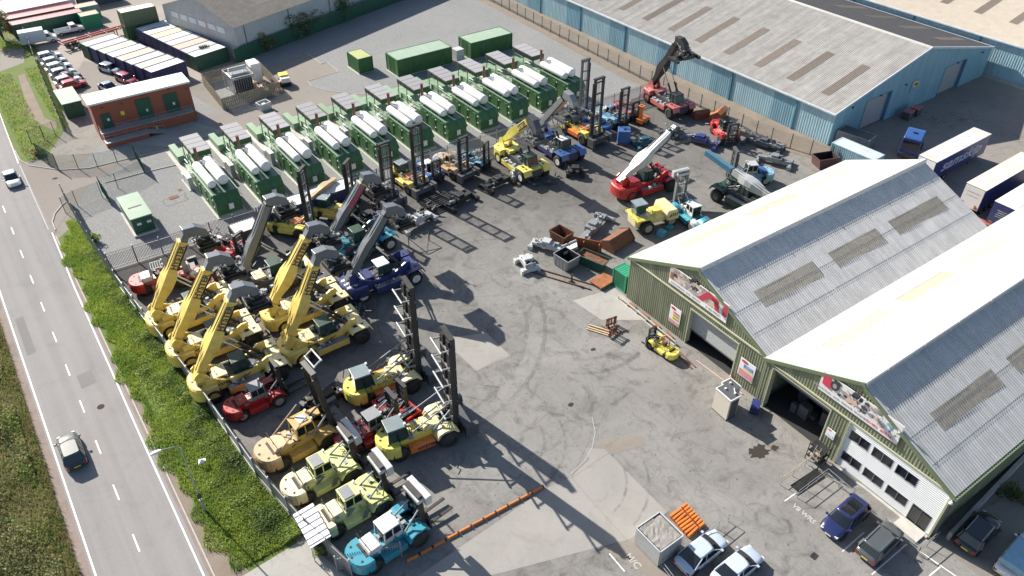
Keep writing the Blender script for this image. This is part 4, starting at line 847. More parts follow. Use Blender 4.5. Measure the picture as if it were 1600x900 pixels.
container('dark grey low container against the blue warehouse gable', (99.6,52.0), 100, 4.6, 2.4, 2.3, 'mid grey paint', 'dark grey paint')
container('turquoise-green small container against the workshop side wall', (50.4,47.4), 90, 2.0, 1.6, 2.3, 'bright green steel', 'bright green steel')
t = thing('air_handling_unit', 'small grey cabinet and railed platform between the two green switchgear containers', 'cabinet', (70.6,112.6), 0)
mb = MB(); mb.bx(-.8,.8,-.8,.8,0,1.9); mb.build('body','light grey paint',t,bevel=.03); mb = MB(); rail(mb,[(1.2,-1.2,0),(2.6,-1.2,0),(2.6,.8,0)],2.0); mb.build('railing','galvanised steel',t)
# ------------------------------------------------------------------ generator units
def make_unit(label, loc):
    t = thing('generator_unit', label, 'generator', loc, 0, 'row of green generator units')
    mb = MB(); mb.prism([(.05,.25),(.05,1.75),(-.35,1.85),(.55,2.9),(7.7,2.9),(7.7,.25)], 'x', 0, 3.2); mb.build('engine_housing', 'green steel', t)
    mb = MB(); mb.bx(.08,3.12,.62,7.62,2.9,2.93); mb.build('housing_roof', 'dark green steel', t)
    mb = MB(); mb.bx(-.04,.1,.5,7.75,2.82,3.0); mb.bx(3.1,3.24,.5,7.75,2.82,3.0); mb.bx(-.05,3.25,-.1,7.8,.1,.27); mb.build('edge_rail', 'light green steel', t)
    mb = MB(); nrm = Vector((0,-.76,.65))
    for x0, x1 in ((.08,1.55),(1.65,3.12)):
        a = Vector((0,-.34,1.87)); b = Vector((0,.54,2.88)); vs = [Vector((x0,0,0))+a+nrm*.05, Vector((x1,0,0))+a+nrm*.05, Vector((x1,0,0))+b+nrm*.05, Vector((x0,0,0))+b+nrm*.05]
        vs += [v-nrm*.05 for v in vs]; mb.add(vs, [(0,1,2,3),(0,4,5,1),(1,5,6,2),(2,6,7,3),(3,7,4,0)])
    mb.build('intake_hood', 'green steel', t)
    mb = MB(); mb.bx(1.55,2.15,.0,.04,.7,1.5); mb.build('notice', 'sign white', t)
    mb = MB()
    for k in range(6): y = .9+k*1.2; mb.bx(-.035,0,y,y+.06,.3,2.85)
    for k in range(3): mb.bx(-.06,0,1.2+k*2.4,1.2+k*2.4+.9,.5,2.5)
    mb.build('side_door', 'green steel', t)
    mb = MB()
    for y, z in ((.5,2.2),(.5,1.2),(3.1,2.3),(3.2,1.0),(5.5,2.1)): mb.bx(-.09,-.06,y,y+.3,z,z+.16)
    mb.build('label_plate', 'sign white', t)
    for x, r in ((.68,.54),(2.15,.70)):
        mb = MB(); z = 2.95+r+.12
        mb.loft([[(x+r*f*math.cos(2*math.pi*k/18), y, z+r*f*math.sin(2*math.pi*k/18)) for k in range(18)] for y, f in ((1.9,.55),(1.95,.8),(2.1,.97),(2.2,1),(7.9,1),(8.0,.97),(8.15,.8),(8.2,.55))], 0, True); s_ = mb.build('silencer', 'tank white', t)
        mb = MB(); [mb.bx(x-r*.7,x+r*.7,y,y+.12,2.9,z-r*.6) for y in (2.8,5.0,7.2)]; mb.build('saddle', 'light green steel', s_)
    mb = MB(); mb.tube((1.2,9.0,2.4),(1.2,9.0,5.5),.21,12); mb.tube((1.2,9,5.5),(1.2,9,5.55),.24,12); mb.build('exhaust_stack', 'stack brown', t)
    mb = MB(); mb.tube((.62,8.2,3.4),(1.2,9.0,3.4),.14,8); mb.tube((2.0,8.2,3.6),(1.2,9,3.6),.16,8)
    g = random.Random(3)
    for k in range(14):
        a = Vector((g.uniform(.1,3.3), g.uniform(8.2,11.3), g.uniform(1.2,3.2))); b = a+Vector(g.choice([(g.uniform(.5,1.4),0,0),(0,g.uniform(.5,1.8),0),(0,0,g.uniform(-1,1))])); mb.tube(a, b, g.choice([.04,.06,.09]), 6)
    mb.build('pipework', 'pipe grey', t)
    mb = MB(); mb.bx(.2,3.1,7.9,11.0,.2,1.9); mb.bx(2.3,3.2,8.3,10.8,1.9,2.7); mb.build('control_cubicle', 'light green steel', t)
    # radiator deck
    mb = MB()
    for x in (1.35,3.6):
        for y in (11.5,14.1,16.8): mb.bx(x-.05,x+.05,y-.05,y+.05,.2,2.9)
    mb.bx(1.25,3.7,11.4,16.95,2.85,3.55); mb.build('radiator_frame', 'green steel', t)
    mb = MB()
    for k in range(4): mb.bx(1.22,3.73,11.42+k*1.39,11.42+k*1.39+1.3,3.55,3.64)
    mb.build('radiator_top', 'fan grille', t)
    mb = MB()
    for k in range(4): mb.bx(1.2,1.25,11.5+k*1.39,12.55+k*1.39,2.95,3.45)
    mb.build('radiator_core', 'soot black', t)
    mb = MB(); mb.bx(.6,3.9,11.2,20.2,.15,.45); mb.bx(.2,1.1,16.2,20.4,.3,1.25); mb.bx(1.5,3.3,11.6,16.6,.45,1.3); mb.build('skid_base', 'light green steel', t)
    mb = MB()
    for k in range(8): a = Vector((g.uniform(1.0,3.5), g.uniform(11.6,19), .5)); mb.tube(a, a+Vector((0,g.uniform(.6,1.6),0)), .07, 6); mb.bx(a.x-.15,a.x+.15,a.y-.2,a.y+.2,.45,g.uniform(.7,1.3))
    mb.build('pump_set', 'pipe grey', t)
    mb = MB(); mb.bx(-.75,-.15,8.6,10.6,0,1.8); mb.bx(-.75,-.25,10.9,11.7,0,1.3); mb.build('electrical_cabinet', 'light grey paint', t, bevel=.02)
    mb = MB(); rail(mb, [(3.5,7.9,1.6),(3.5,11.2,1.6)], 1.1); rail(mb, [(-.05,7.9,1.6),(-.05,11.2,1.6)], 1.1); rail(mb,[(1.3,17.2,.4),(3.8,17.2,.4),(3.8,20,.4)],1.1); mb.build('railing', 'galvanised steel', t)
    mb = MB(); mb.bx(-.25,3.45,-.4,20.8,0,.12); mb.bx(-.9,-.05,8.4,12,0,.1); mb.build('base_slab', 'pale concrete', t)
    return t
ORD = ['first','second','third','fourth','fifth','sixth','seventh','eighth','ninth','tenth','eleventh']
u0 = make_unit('first green generator unit from the road, with twin white silencers and brown stack', (18.4, 87.3))
for k in range(1, 11): copy_tree(u0, (18.4+5.68*k, 87.3), 0, f'{ORD[k]} green generator unit from the road, with twin white silencers and brown stack')
ft = thing('floor_frame', 'low steel frame and brown patches on the gravel beside the green kiosk', 'frame', P(272,309), 0)
mb = MB(); rail(mb, [(-1.5,-.8,0),(1.2,-.8,0),(1.4,.9,0)], .5, mid=False); mb.build('railing','dull galvanised',ft); mb = MB(); mb.bx(-.6,.6,-.3,.5,0,.04); mb.bx(1,1.6,1.2,1.8,0,.04); mb.build('cover_plate','rust',ft)

# ------------------------------------------------------------------ cars
def wheel(t, x, y, r, w, side, rim='rim grey', tm='tyre rubber', n=18, T=None):
    mb = MB(T); a, b = y-w/2, y+w/2
    prof = [(a, r*.62),(a, r*.93),(a+w*.15, r),(b-w*.15, r),(b, r*.93),(b, r*.62)]
    rings = [[(x+rr*math.cos(2*math.pi*k/n), yy, r+rr*math.sin(2*math.pi*k/n)) for k in range(n)] for yy, rr in prof]
    mb.loft(rings, 0, True, False); ty = mb.build('wheel', tm, t)
    q = MB(T); o = b-.04 if side > 0 else a+.04
    q.loft([[(x+r*f*math.cos(2*math.pi*k/n), o-side*d, r+r*f*math.sin(2*math.pi*k/n)) for k in range(n)] for f, d in ((.63,0),(.56,.0),(.46,.07),(.18,.07),(.16,0),(.04,0))], 0, False, True)
    q.build('rim', rim, ty); return ty
def car(label, loc, hd, paintm, L_=4.5, W=1.84, H=1.5, kind='hatch', plate=True, group=None, roofm=None, name='parked_car', cat='car', roofglass=False, rails=False, rear_glass=None):
    t = thing(name, label, cat, loc, hd, group); h = L_/2; w = W/2; suv = kind in ('suv','van')
    belt = H*.62; hood = H*.60 if not suv else H*.62; r = .33 if not suv else .37; zb = .24 if not suv else .30
    boot = belt if kind in ('hatch','suv','estate','van') else belt*.97
    st = [(-h,.78,zb+.14,boot*.80),(-h+.10,.90,zb+.02,boot*.93),(-h+.35,.97,zb,boot*.99),(-h+.9,1.0,zb,boot),(0,1.0,zb,belt),(h-1.35,1.0,zb,belt*.99),(h-1.1,.99,zb,hood),(h-.55,.95,zb,hood*.93),(h-.22,.86,zb+.02,hood*.85),(h-.05,.72,zb+.08,hood*.74),(h,.62,zb+.14,hood*.62)]
    rings = []
    for x, f, z0, z1 in st:
        ww = w*f; zm = z0+(z1-z0)*.55
        rings.append([(x,-ww*.93,z0),(x,-ww,z0+.12),(x,-ww,zm),(x,-ww*.965,z1-.10),(x,-ww*.90,z1-.02),(x,-ww*.6,z1+.015),(x,0,z1+.03),(x,ww*.6,z1+.015),(x,ww*.90,z1-.02),(x,ww*.965,z1-.10),(x,ww,zm),(x,ww,z0+.12),(x,ww*.93,z0)])
    mb = MB(); mb.loft(rings, 0, True); mb.build('body', paintm, t)
    xr = {'hatch':-h+.22,'suv':-h+.2,'estate':-h+.2,'saloon':-h+.62,'coupe':-h+.5,'van':-h+.1}[kind]; xf = h-(.95 if kind != 'van' else .75); dr = {'hatch':.38,'suv':.34,'estate':.35,'saloon':.75,'coupe':.9,'van':.12}[kind]; df = .85 if not suv else .78
    def ring(a, b, ww, z, c=.10):
        return [(a+c,-ww,z),(b-c*2,-ww,z),(b-c*.6,-ww*.86,z),(b,-ww*.45,z),(b+.03,0,z),(b,ww*.45,z),(b-c*.6,ww*.86,z),(b-c*2,ww,z),(a+c,ww,z),(a+.02,ww*.85,z),(a,0,z),(a+.02,-ww*.85,z)]
    lo = ring(xr,xf,w*.925,belt-.05); hi = ring(xr+dr,xf-df,w*.76,H-.05)
    gm = 'car glass' if kind != 'van' else paintm
    mb = MB(); mb.loft([lo,hi],0,False,False); gl = mb.build('windows','car glass',t)
    mb = MB(); top = [[(x*1.0,y,z) for x,y,z in ring(xr+dr-.04,xf-df+.03,w*.78,H-.075)], ring(xr+dr-.03,xf-df+.02,w*.775,H-.03), ring(xr+dr+.08,xf-df-.12,w*.66,H+.005)]
    mb.loft(top,0,True); mb.build('roof',roofm or paintm,t)
    mb = MB()
    for i, j in ((0,0),(1,1),(7,7),(8,8)): mb.beam(lo[i],hi[i],.07,.05,0)
    for s in (-1,1):
        for fx in ((.36,.66) if kind != 'coupe' else (.42,)):
            xa = xr+(xf-xr)*fx; xb = xr+dr+(xf-df-xr-dr)*fx; mb.beam((xa,s*w*.927,belt-.04),(xb,s*w*.763,H-.05),.06,.03)
        if kind in ('suv','estate','van'): mb.beam((xr+.25,s*w*.93,belt-.04),(xr+dr+.12,s*w*.765,H-.05),.32,.03)
    mb.build('window_surround',paintm,t)
    if roofglass:
        q = MB(); q.bx(xr+dr+.5,xf-df-.25,-w*.5,w*.5,H+.004,H+.018); q.build('glass_roof','car glass',t)
    if rails:
        q = MB(); [q.beam((xr+dr+.1,s*w*.68,H+.04),(xf-df-.1,s*w*.68,H+.04),.04,.04) for s in (-1,1)]; q.build('roof_rail','chrome rod',t)
    for s in (-1,1):
        for x in (-h+.78, h-.86):
            q = MB(); q.tube((x,s*(w-.16),r+.01),(x,s*(w+.012),r+.01),r+.055,16); q.build('wheel_arch','tyre rubber',t)
            wheel(t, x, s*(w-.085), r, .21, s)
        q = MB(); q.bx(xf-.35,xf-.16,s*w*1.0-.02 if s>0 else -w-.2, w+.2 if s>0 else -w*1.0+.02, belt, belt+.14); q.build('mirror',paintm,t,bevel=.03)
        q = MB(); q.bx(-h-.01,-h+.22,min(s*w*.62,s*w*.88),max(s*w*.62,s*w*.88),boot*.62,boot*.82); q.build('tail_light','lamp red',t)
        q = MB(); q.bx(h-.28,h-.03,min(s*w*.52,s*w*.80),max(s*w*.52,s*w*.80),hood*.62,hood*.76); q.build('headlight','lamp clear',t)
    if plate:
        q = MB(); q.bx(-h-.025,-h,-.26,.26,boot*.50,boot*.50+.12); q.build('number_plate','plate yellow',t)
        q = MB(); q.bx(h-.0,h+.02,-.26,.26,zb+.12,zb+.24); q.build('number_plate','plate white',t)
    return t
def at2(a, b, z=.4):
    """centre and heading from rear and front pixel of a car's middle line"""
    p, q = Vector(P(*a, z)), Vector(P(*b, z)); return ((p.x+q.x)/2, (p.y+q.y)/2, 0), math.degrees(math.atan2(q.y-p.y, q.x-p.x)), (q-p).length
car('dark hatchback with bright roof driving up the road at the bottom left', (-5.05, 58.0,0), 90, 'car darkgreen', 4.3, 1.80, 1.5, 'hatch', name='moving_car')
car('white saloon car driving down the road towards the camera', (-.95,112.0,0), -88, 'car white', 4.4, 1.76, 1.42, 'saloon', name='moving_car')
car('dark blue estate-shaped SUV parked nose out, first beside the handrail', (43.9,14.05,0), 182, 'car darkblue', 4.75, 1.92, 1.62, 'suv', roofglass=True)
car('dark grey SUV with roof rails parked tail out beside the blue one', (44.2,11.05,0), 2, 'car darkgrey', 4.5, 1.86, 1.66, 'suv', rails=True)
car('black SUV parked in the shade beyond the office corner', (51.3,7.0,0), 3, 'car black', 4.6, 1.88, 1.7, 'suv', rails=True)
t = car('white pickup van with a blue load cover at the bottom right edge', (51.9,4.0,0), 3, 'car white', 5.2, 1.9, 1.3, 'saloon')
q = MB(); q.bx(-2.2,.9,-.82,.82,1.0,1.62); q.build('load_cover','pale blue paint',t,bevel=.06)
car('silver blue coupe parked beside the waste skip at the bottom', (32.2,18.75,0), 1, 'car lightsilver', 4.7, 1.86, 1.4, 'coupe', rear_glass=1)
car('silver car cut off by the bottom edge beside the coupe', (33.4,16.2,0), 1, 'car lightsilver', 4.6, 1.84, 1.42, 'coupe')
for k, (x, y, c, lab, kd) in enumerate(((11.9,154.0,'white','white car at the far end of the line along the fence','hatch'), (12.1,150.9,'lightsilver','second car from the far end of the fence line, silver white','hatch'), (12.2,148.0,'white','white estate third from the far end of the fence line','estate'),
        (12.3,145.0,'lightsilver','pale silver car in the middle of the fence line, before the dark one','hatch'), (12.6,142.6,'darkgrey','dark car squeezed between silver and red cars','saloon'), (12.2,141.2,'white','white car just before the red one on the fence line','hatch'), (12.6,138.9,'red','bright red car at the near end of the fence line','hatch'))):
    car(lab, (x,y,0), 5+2*(k%3), 'car '+c, 4.2, 1.76, 1.46, kd, group='cars parked nose to fence in the car yard')
car('silver hatchback in the middle of the car yard beside the container row', (19.2,142.2,0), -62, 'car silver', 4.4, 1.78, 1.46, 'hatch')
car('maroon car in front of the silver one beside the container row', (20.3,136.3,0), -70, 'car maroon', 4.4, 1.78, 1.45, 'hatch')
car('blue-grey car behind the brick building roof', (17.0,134.4,0), -75, 'car bluegrey', 4.4, 1.78, 1.45, 'saloon')
car('pale car almost hidden behind the brick building parapet', (18.3,131.4,0), 10, 'car silver', 4.3, 1.78, 1.45, 'hatch')
t = thing('flatbed_pickup', 'white pickup with open load bed in front of the dark green container', 'pickup', (17.6,165.4,0), 3)
mb = MB(); mb.bx(-2.5,.2,-.9,.9,.55,.7); mb.bx(-2.5,.2,-.9,-.84,.7,1.05); mb.bx(-2.5,.2,.84,.9,.7,1.05); mb.bx(-2.5,-2.44,-.9,.9,.7,1.05); mb.build('load_bed','car white',t)
mb = MB(); mb.prism([(.2,.45),(.2,1.7),(1.2,1.75),(1.7,1.1),(2.5,1.0),(2.6,.45)],'y',-.9,.9); mb.build('cab','car white',t,bevel=.06)
mb = MB(); mb.prism([(.35,1.15),(.38,1.62),(1.15,1.66),(1.55,1.15)],'y',-.915,.915); mb.build('window','car glass',t)
for x in (-1.6,1.7):
    for s in (-1,1): wheel(t,x,s*.82,.36,.22,s)
t = thing('box_van', 'pale grey box van parked against the dark green container at the left fence', 'van', (11.9,163.0,0), -4)
mb = MB(); mb.bx(-2.8,1.3,-1.0,1.0,.6,2.7); mb.build('load_box','roof bluish',t,bevel=.03)
mb = MB(); mb.prism([(1.3,.4),(1.3,1.9),(1.9,1.9),(2.5,1.2),(3.1,1.05),(3.15,.4)],'y',-.92,.92); mb.build('cab','car white',t,bevel=.05)
mb = MB(); mb.prism([(1.4,1.25),(1.4,1.8),(1.85,1.8),(2.3,1.25)],'y',-.93,.93); mb.build('window','car glass',t)
for x in (-1.7,2.3):
    for s in (-1,1): wheel(t,x,s*.85,.36,.22,s)
q = MB(); q.bx(-1.5,1.5,-2,2,0,.18); tag(q.build('timber_sheets','roof salmon',loc=(14.2,130.6,0)), 'brown boards lying beside the green cabinet behind the brick building', 'boards')
# skeletal trailer
t = thing('skeletal_trailer', 'rusty red skeletal container trailer lying across the end of the left container row', 'trailer', (20.6,158.6,0), 13)
mb = MB()
for y in (-.5,.5): mb.beam((-6,y,1.2),(6,y,1.2),.14,.3)
for x in (-6,-3.4,-1,2,4.5,6): mb.beam((x,-1.2,1.2),(x,1.2,1.2),.16,.16)
mb.build('chassis','faded red paint',t)
for x in (-4.8,-3.5):
    for s in (-1,1): wheel(t,x,s*1.0,.5,.35,s,n=12)
mb = MB(); [mb.bx(3.9,4.05,y-.06,y+.06,0,1.1) for y in (-.6,.6)]; mb.build('landing_leg','dark grey paint',t)
# ------------------------------------------------------------------ lorry and box trailers
def box_trailer(label, loc, hd, L_, W=2.5, z0=1.0, z1=4.0, side='navy paint', roof='roof grey', rear='sign white', back=-1):
    t = thing('box_trailer', label, 'trailer', loc, hd)
    mb = MB(); mb.bx(-L_/2,L_/2,-W/2,W/2,z0,z1-.03); mb.build('box',side,t)
    mb = MB(); mb.bx(-L_/2-.02,L_/2+.02,-W/2-.02,W/2+.02,z1-.03,z1+.03); mb.build('roof',roof,t)
    mb = MB(); mb.bx(-L_/2-.05,-L_/2,-W/2+.05,W/2-.05,z0+.05,z1-.12); mb.build('rear_door',rear,t)
    mb = MB(); mb.bx(-L_/2,L_/2-1,-.5,.5,.7,1.0); mb.bx(-L_/2-.05,-L_/2+.1,-W/2+.05,W/2-.05,.45,.65); mb.build('chassis','black steel',t)
    for x in (-L_/2+1.4,-L_/2+2.7,-L_/2+4.0):
        for s in (-1,1): wheel(t,x,s*(W/2-.22),.5,.38,s,n=14)
    mb = MB(); [mb.bx(L_/2-2.9,L_/2-2.7,y-.08,y+.08,0,1) for y in (-.8,.8)]; mb.build('landing_leg','dark grey paint',t)
    return t
t = box_trailer('dark blue box trailer lettered along its side, standing alone in the shade', (104.3,40.4,0), 0, 13.7)
text('samskip', 2.2, 'sign white', t, (.1,-1.262,2.6), (R(90),0,0), shear=.3, bold=.045, squash=1.42)
mb = MB(); [mb.bx(x,x+.35,-1.2,1.2,4.03,4.045) for x in (-6.3,5.9)]; mb.build('roof_strip','roof yellowed',t)
q = MB(); [q.bx(-6.86,-6.86+.02,y,y+.5,1.2,3.6) for y in (-1.15,)]; q.build('rear_post','sign white',t)
t = box_trailer('long trailer with white lettered rear doors, rear end behind the workshop roof', (102.6,32.9,0), 0, 13.6, roof='pale fibre cement roof', rear='sign white')
q = MB(); [q.add([(-6.87,y,z),(-6.87,y+s,z),(-6.87,y+s,z+s*.8),(-6.87,y,z+s*.8)],[(0,1,2,3)]) for y,z,s in ((-1.1,1.15,.4),(.7,1.15,.4),(-.9,1.5,.2),(.75,1.5,.2))]; q.build('emblem','rusty orange',t,fix=False)
text('container services', .23, 'sign grey', t, (-6.872,0,3.2), (R(90),0,R(-90)), extrude=.002); text('from door to door', .2, 'sign grey', t, (-6.872,0,2.7), (R(90),0,R(-90)), extrude=.002)
t = box_trailer('long trailer with dark blue lettered rear doors beside the white ended one', (101.3,28.6,0), 0, 13.6, roof='roof white', rear='navy paint')
q = MB(); [q.add([(-6.87,y,z),(-6.87,y+s,z),(-6.87,y+s,z+s*.6),(-6.87,y,z+s*.6)],[(0,1,2,3)]) for y,z,s in ((-1.1,1.15,.45),(.5,1.15,.5))]; q.build('emblem','rusty orange',t,fix=False)
for i,s_ in enumerate(('shipping and','container','transport by','land and sea')): text(s_, .22, 'sign white', t, (-6.872,0,3.1-.28*i), (R(90),0,R(-90)), extrude=.002)
q = MB(); q.tube((-1,-1.27,2.4),(-1,-1.25,2.4),.7,20); q.build('emblem','roof yellowed',t)
q = MB(); q.bx(94.6,95.6,29,33,0,.5); tag(q.build('loading_ramp','faded red paint'), 'red and white loading ramp end beside the parked trailers', 'ramp')
t = thing('lorry_tractor', 'dark blue lorry tractor unit with pale blue roof deflector facing the camera', 'lorry', (104.9,46.3,0), 200)
mb = MB(); mb.bx(.4,2.6,-1.22,1.22,.7,3.1); mb.build('cab','navy paint',t,bevel=.1)
mb = MB(); mb.bx(2.55,2.64,-1.05,1.05,1.8,2.75); mb.bx(1.3,2.2,-1.24,1.24,1.8,2.6); mb.build('windscreen','cab glass',t)
mb = MB(); mb.prism([(.3,3.1),(.3,3.85),(.9,3.9),(2.4,3.3),(2.6,3.1)],'y',-1.15,1.15); mb.build('roof_deflector','blue paint',t,bevel=.06)
mb = MB(); mb.bx(1.2,1.6,-.3,.3,3.6,3.75); mb.build('roof_hatch','soot black',t)
mb = MB(); mb.bx(-3.2,.5,-.45,.45,.7,1.0); mb.bx(-2.4,-1.2,-.5,.5,1.0,1.15); mb.build('chassis','black steel',t)
mb = MB(); mb.bx(2.5,2.75,-1.2,1.2,.35,.9); mb.build('bumper','dark grey paint',t)
for s in (-1,1): wheel(t,1.5,s*1.0,.5,.35,s); wheel(t,-1.9,s*.95,.5,.55,s)
# ------------------------------------------------------------------ reach stackers
def greeble(t, n, xr, yr, zr, seed, T=None, m1='soot black', m2='dull galvanised'):
    g = random.Random(seed); q = MB(T); u = lambda r: g.uniform(*r)
    for k in range(n):
        a = Vector((u(xr), u(yr), u(zr))); p = a
        for j in range(3):
            b = p+Vector((g.uniform(-.5,.5), g.uniform(-.35,.35), g.uniform(-.2,.3))); q.tube(p, b, .035, 5, caps=False); p = b
    q.build('hose_bundle', m1, t)
    q = MB(T)
    for k in range(n):
        a = (u(xr), u(yr), u(zr)); s = (g.uniform(.05,.22), g.uniform(.05,.22), g.uniform(.04,.18)); q.bx(a[0]-s[0],a[0]+s[0],a[1]-s[1],a[1]+s[1],a[2]-.05,a[2]+s[2])
    q.build('fittings_cluster', m2, t)
def RT_(px, pz, e):
    c, s = math.cos(e), math.sin(e)
    return lambda v: (px+v[0]*c-v[2]*s, v[1], pz+v[0]*s+v[2]*c)
def reach_stacker(label, loc, hd, body='yellow paint', boomc=None, extc='slate boom paint', elev=57, blen=8.1, ext=1.2, letters='HYSTER', lm='sign dark', rim='rim dark', head=True, spread=0, cabc='dark green paint', glass='green glass', frames=True, stripes=None, deck='pale yellow paint', group=None, diamond=True, nose=True, sidem=None, headm='black steel', cablen=0):
    t = thing('reach_stacker', label, 'reach stacker', loc, hd, group); boomc = boomc or body; e = R(elev)
    mb = MB(); mb.prism([(-4.2,.8),(-4.2,1.7),(-2.4,2.0),(3.4,1.75),(4.0,1.3),(3.9,.7),(-2.2,.65)],'y',-.85,.85); mb.build('chassis','dark grey paint',t)
    # rounded counterweight
    mb = MB(); pl = [(-2.5,-1.65),(-3.7,-1.65),(-4.15,-1.58),(-4.5,-1.35),(-4.72,-1.0),(-4.84,-.5),(-4.88,0),(-4.84,.5),(-4.72,1.0),(-4.5,1.35),(-4.15,1.58),(-3.7,1.65),(-2.5,1.65)]
    mb.loft([[(x,y,z) for x,y in pl] for z in (.75,2.0)]+[[(-2.5+(x+2.5)*.93,y*.93,2.18) for x,y in pl]]); mb.build('counterweight',body,t,bevel=.05)
    if stripes:
        for k in range(3):
            q = MB(); q.add([(-4.7,-1.1+.75*k,2.195),(-4.55,-.75+.75*k,2.195),(-2.6,-.75+.75*k,2.195),(-2.6,-1.15+.75*k,2.195)],[(0,1,2,3)]); q.build('stripe',stripes,t,fix=False)
    for s in (-1,1):
        q = MB(); q.prism([(-4.2,2.0),(-4.15,3.2),(-3.75,3.5),(-3.3,3.3),(-2.6,2.0)],'y',s*.55,s*.72); q.build('boom_mount',body,t)
        if frames:
            q = MB(); q.prism([(-3.4,1.1),(-3.4,2.75),(-2.9,2.75),(-1.6,2.05),(.9,2.05),(2.4,2.85),(2.95,2.85),(3.0,1.5),(2.0,1.1)],'y',s*1.02,s*1.22); f = q.build('side_frame',sidem or body,t)
            if letters and s < 0: text(letters,.42,lm,f,(-2.0,-1.235,1.72),(R(90),0,0),extrude=.004,bold=.02)
        q = MB(); q.bx(-1.7,1.7,min(s*1.22,s*2.0),max(s*1.22,s*2.0),.75,1.45); q.build('side_tank',sidem or body,t,bevel=.04)
        q = MB(); q.bx(-1.6,1.6,min(s*1.3,s*1.95),max(s*1.3,s*1.95),1.45,1.5); q.build('walkway','mid grey paint',t)
        q = MB(); q.prism([(1.95,1.75),(2.2,2.05),(4.0,2.05),(4.35,1.35),(4.25,1.3),(3.95,1.9),(2.25,1.9),(2.05,1.7)],'y',s*.95,s*2.15); q.bx(2.3,3.9,min(s*.95,s*1.05),max(s*.95,s*1.05),1.0,2.0); q.build('fender',deck,t,bevel=.03)
        q = MB(); q.bx(2.5,2.9,min(s*1.3,s*1.55),max(s*1.3,s*1.55),2.05,2.12); q.bx(3.3,3.6,min(s*1.3,s*1.5),max(s*1.3,s*1.5),2.05,2.1); q.build('lamp_cluster','black steel',t)
        wheel(t,3.1,s*1.72,.85,.95,s,rim,n=22); wheel(t,-3.1,s*1.38,.85,.6,s,rim,n=22)
    q = MB(); q.bx(-2.5,-1.3,-.8,.8,1.9,2.35); q.build('engine_hood',deck,t,bevel=.04); q = MB(); q.bx(2.6,3.9,-.9,.9,1.7,1.95); q.build('front_cover',deck,t,bevel=.04)
    # cab under the boom
    cx = -.75+cablen
    q = MB(); q.prism([(cx,1.75),(cx+.05,3.15),(cx+1.35,3.2),(cx+1.75,1.75)],'y',-.72,.72); cb = q.build('cab',glass,t,bevel=.03)
    q = MB(); q.bx(cx,cx+1.45,-.78,.78,3.18,3.3); q.build('cab_roof',cabc,t,bevel=.03)
    q = MB()
    for s in (-1,1):
        for a,b in (((cx,s*.75,1.75),(cx+.05,s*.75,3.2)),((cx+1.75,s*.75,1.75),(cx+1.37,s*.75,3.2)),((cx+.8,s*.75,1.75),(cx+.75,s*.75,3.2))): q.beam(a,b,.07,.07)
    q.build('cab_frame','black steel',cb)
    # boom
    T = RT_(-3.65,3.0,e)
    sec = [(-.7,.75,.6),(1.4,.85,.8),(2.9,1.5 if diamond else .9,1.1),(3.9,1.5 if diamond else .92,1.15),(5.1,.95,.95),(blen,.88,.9)]
    mb = MB(T); mb.loft([[(x,-w/2,-h/2),(x,w/2,-h/2),(x,w/2,h/2),(x,-w/2,h/2)] for x,w,h in sec]); bm = mb.build('boom',boomc,t,bevel=.02)
    if letters:
        m4 = Matrix(((math.cos(e),0,-math.sin(e)),(0,1,0),(math.sin(e),0,math.cos(e))))
        for s in (-1,1):
            q = MB(T); q.bx(blen-3.3,blen-.15,min(s*.45,s*.475),max(s*.45,s*.475),-.36,.36); q.build('lettering_panel','yellow paint' if lm=='sign dark' else boomc,bm)
            o = text(letters,.78,lm,bm,(0,0,0),(0,0,0),extrude=.004,bold=.03)
            X = m4@Vector((1,0,0))*(-s); Z = Vector((0,s,0)); Y = m4@Vector((0,0,1)); loc_ = T((blen-1.72,s*.482,.01))
            o.matrix_local = Matrix(((X.x,Y.x,Z.x,loc_[0]),(X.y,Y.y,Z.y,loc_[1]),(X.z,Y.z,Z.z,loc_[2]),(0,0,0,1)))
            if s < 0: pass
    q = MB(T); q.bx(blen-.12,blen+.02,-.46,.46,-.48,.48); q.bx(3.9,4.3,-.62,.62,-.62,-.45); q.build('boom_collar','black steel' if not letters else 'yellow paint',bm)
    q = MB(T); q.tube((.4,.3,.55),(blen-.3,.36,.5),.035,6); q.tube((.4,-.2,.5),(blen-.2,-.2,.5),.03,6); q.bx(1.8,blen-.2,-.50,-.46,-.46,-.30); q.bx(1.8,blen-.2,.46,.50,-.46,-.30); q.build('hose','soot black',bm)
    mb = MB(T); mb.bx(blen-1,blen+ext,-.33,.33,-.35,.35); be = mb.build('boom_extension',extc,t)
    tip = T((blen+ext,0,0))
    if nose:
        ax = e-R(62); c2, s2 = math.cos(ax), math.sin(ax)
        T2 = lambda v: (tip[0]+v[0]*c2-v[2]*s2, v[1], tip[2]+v[0]*s2+v[2]*c2)
        mb = MB(T2); mb.prism([(-.45,-.7),(-.5,.40),(.7,.46),(1.7,-.1),(2.0,-.85),(1.3,-1.0),(.9,-.6)],'y',-.45,.45); mb.build('boom_nose',extc,t,bevel=.03)
        hx, hz = T2((1.6,0,-.9))[0], T2((1.6,0,-.9))[2]
    else: hx, hz = tip[0], tip[2]
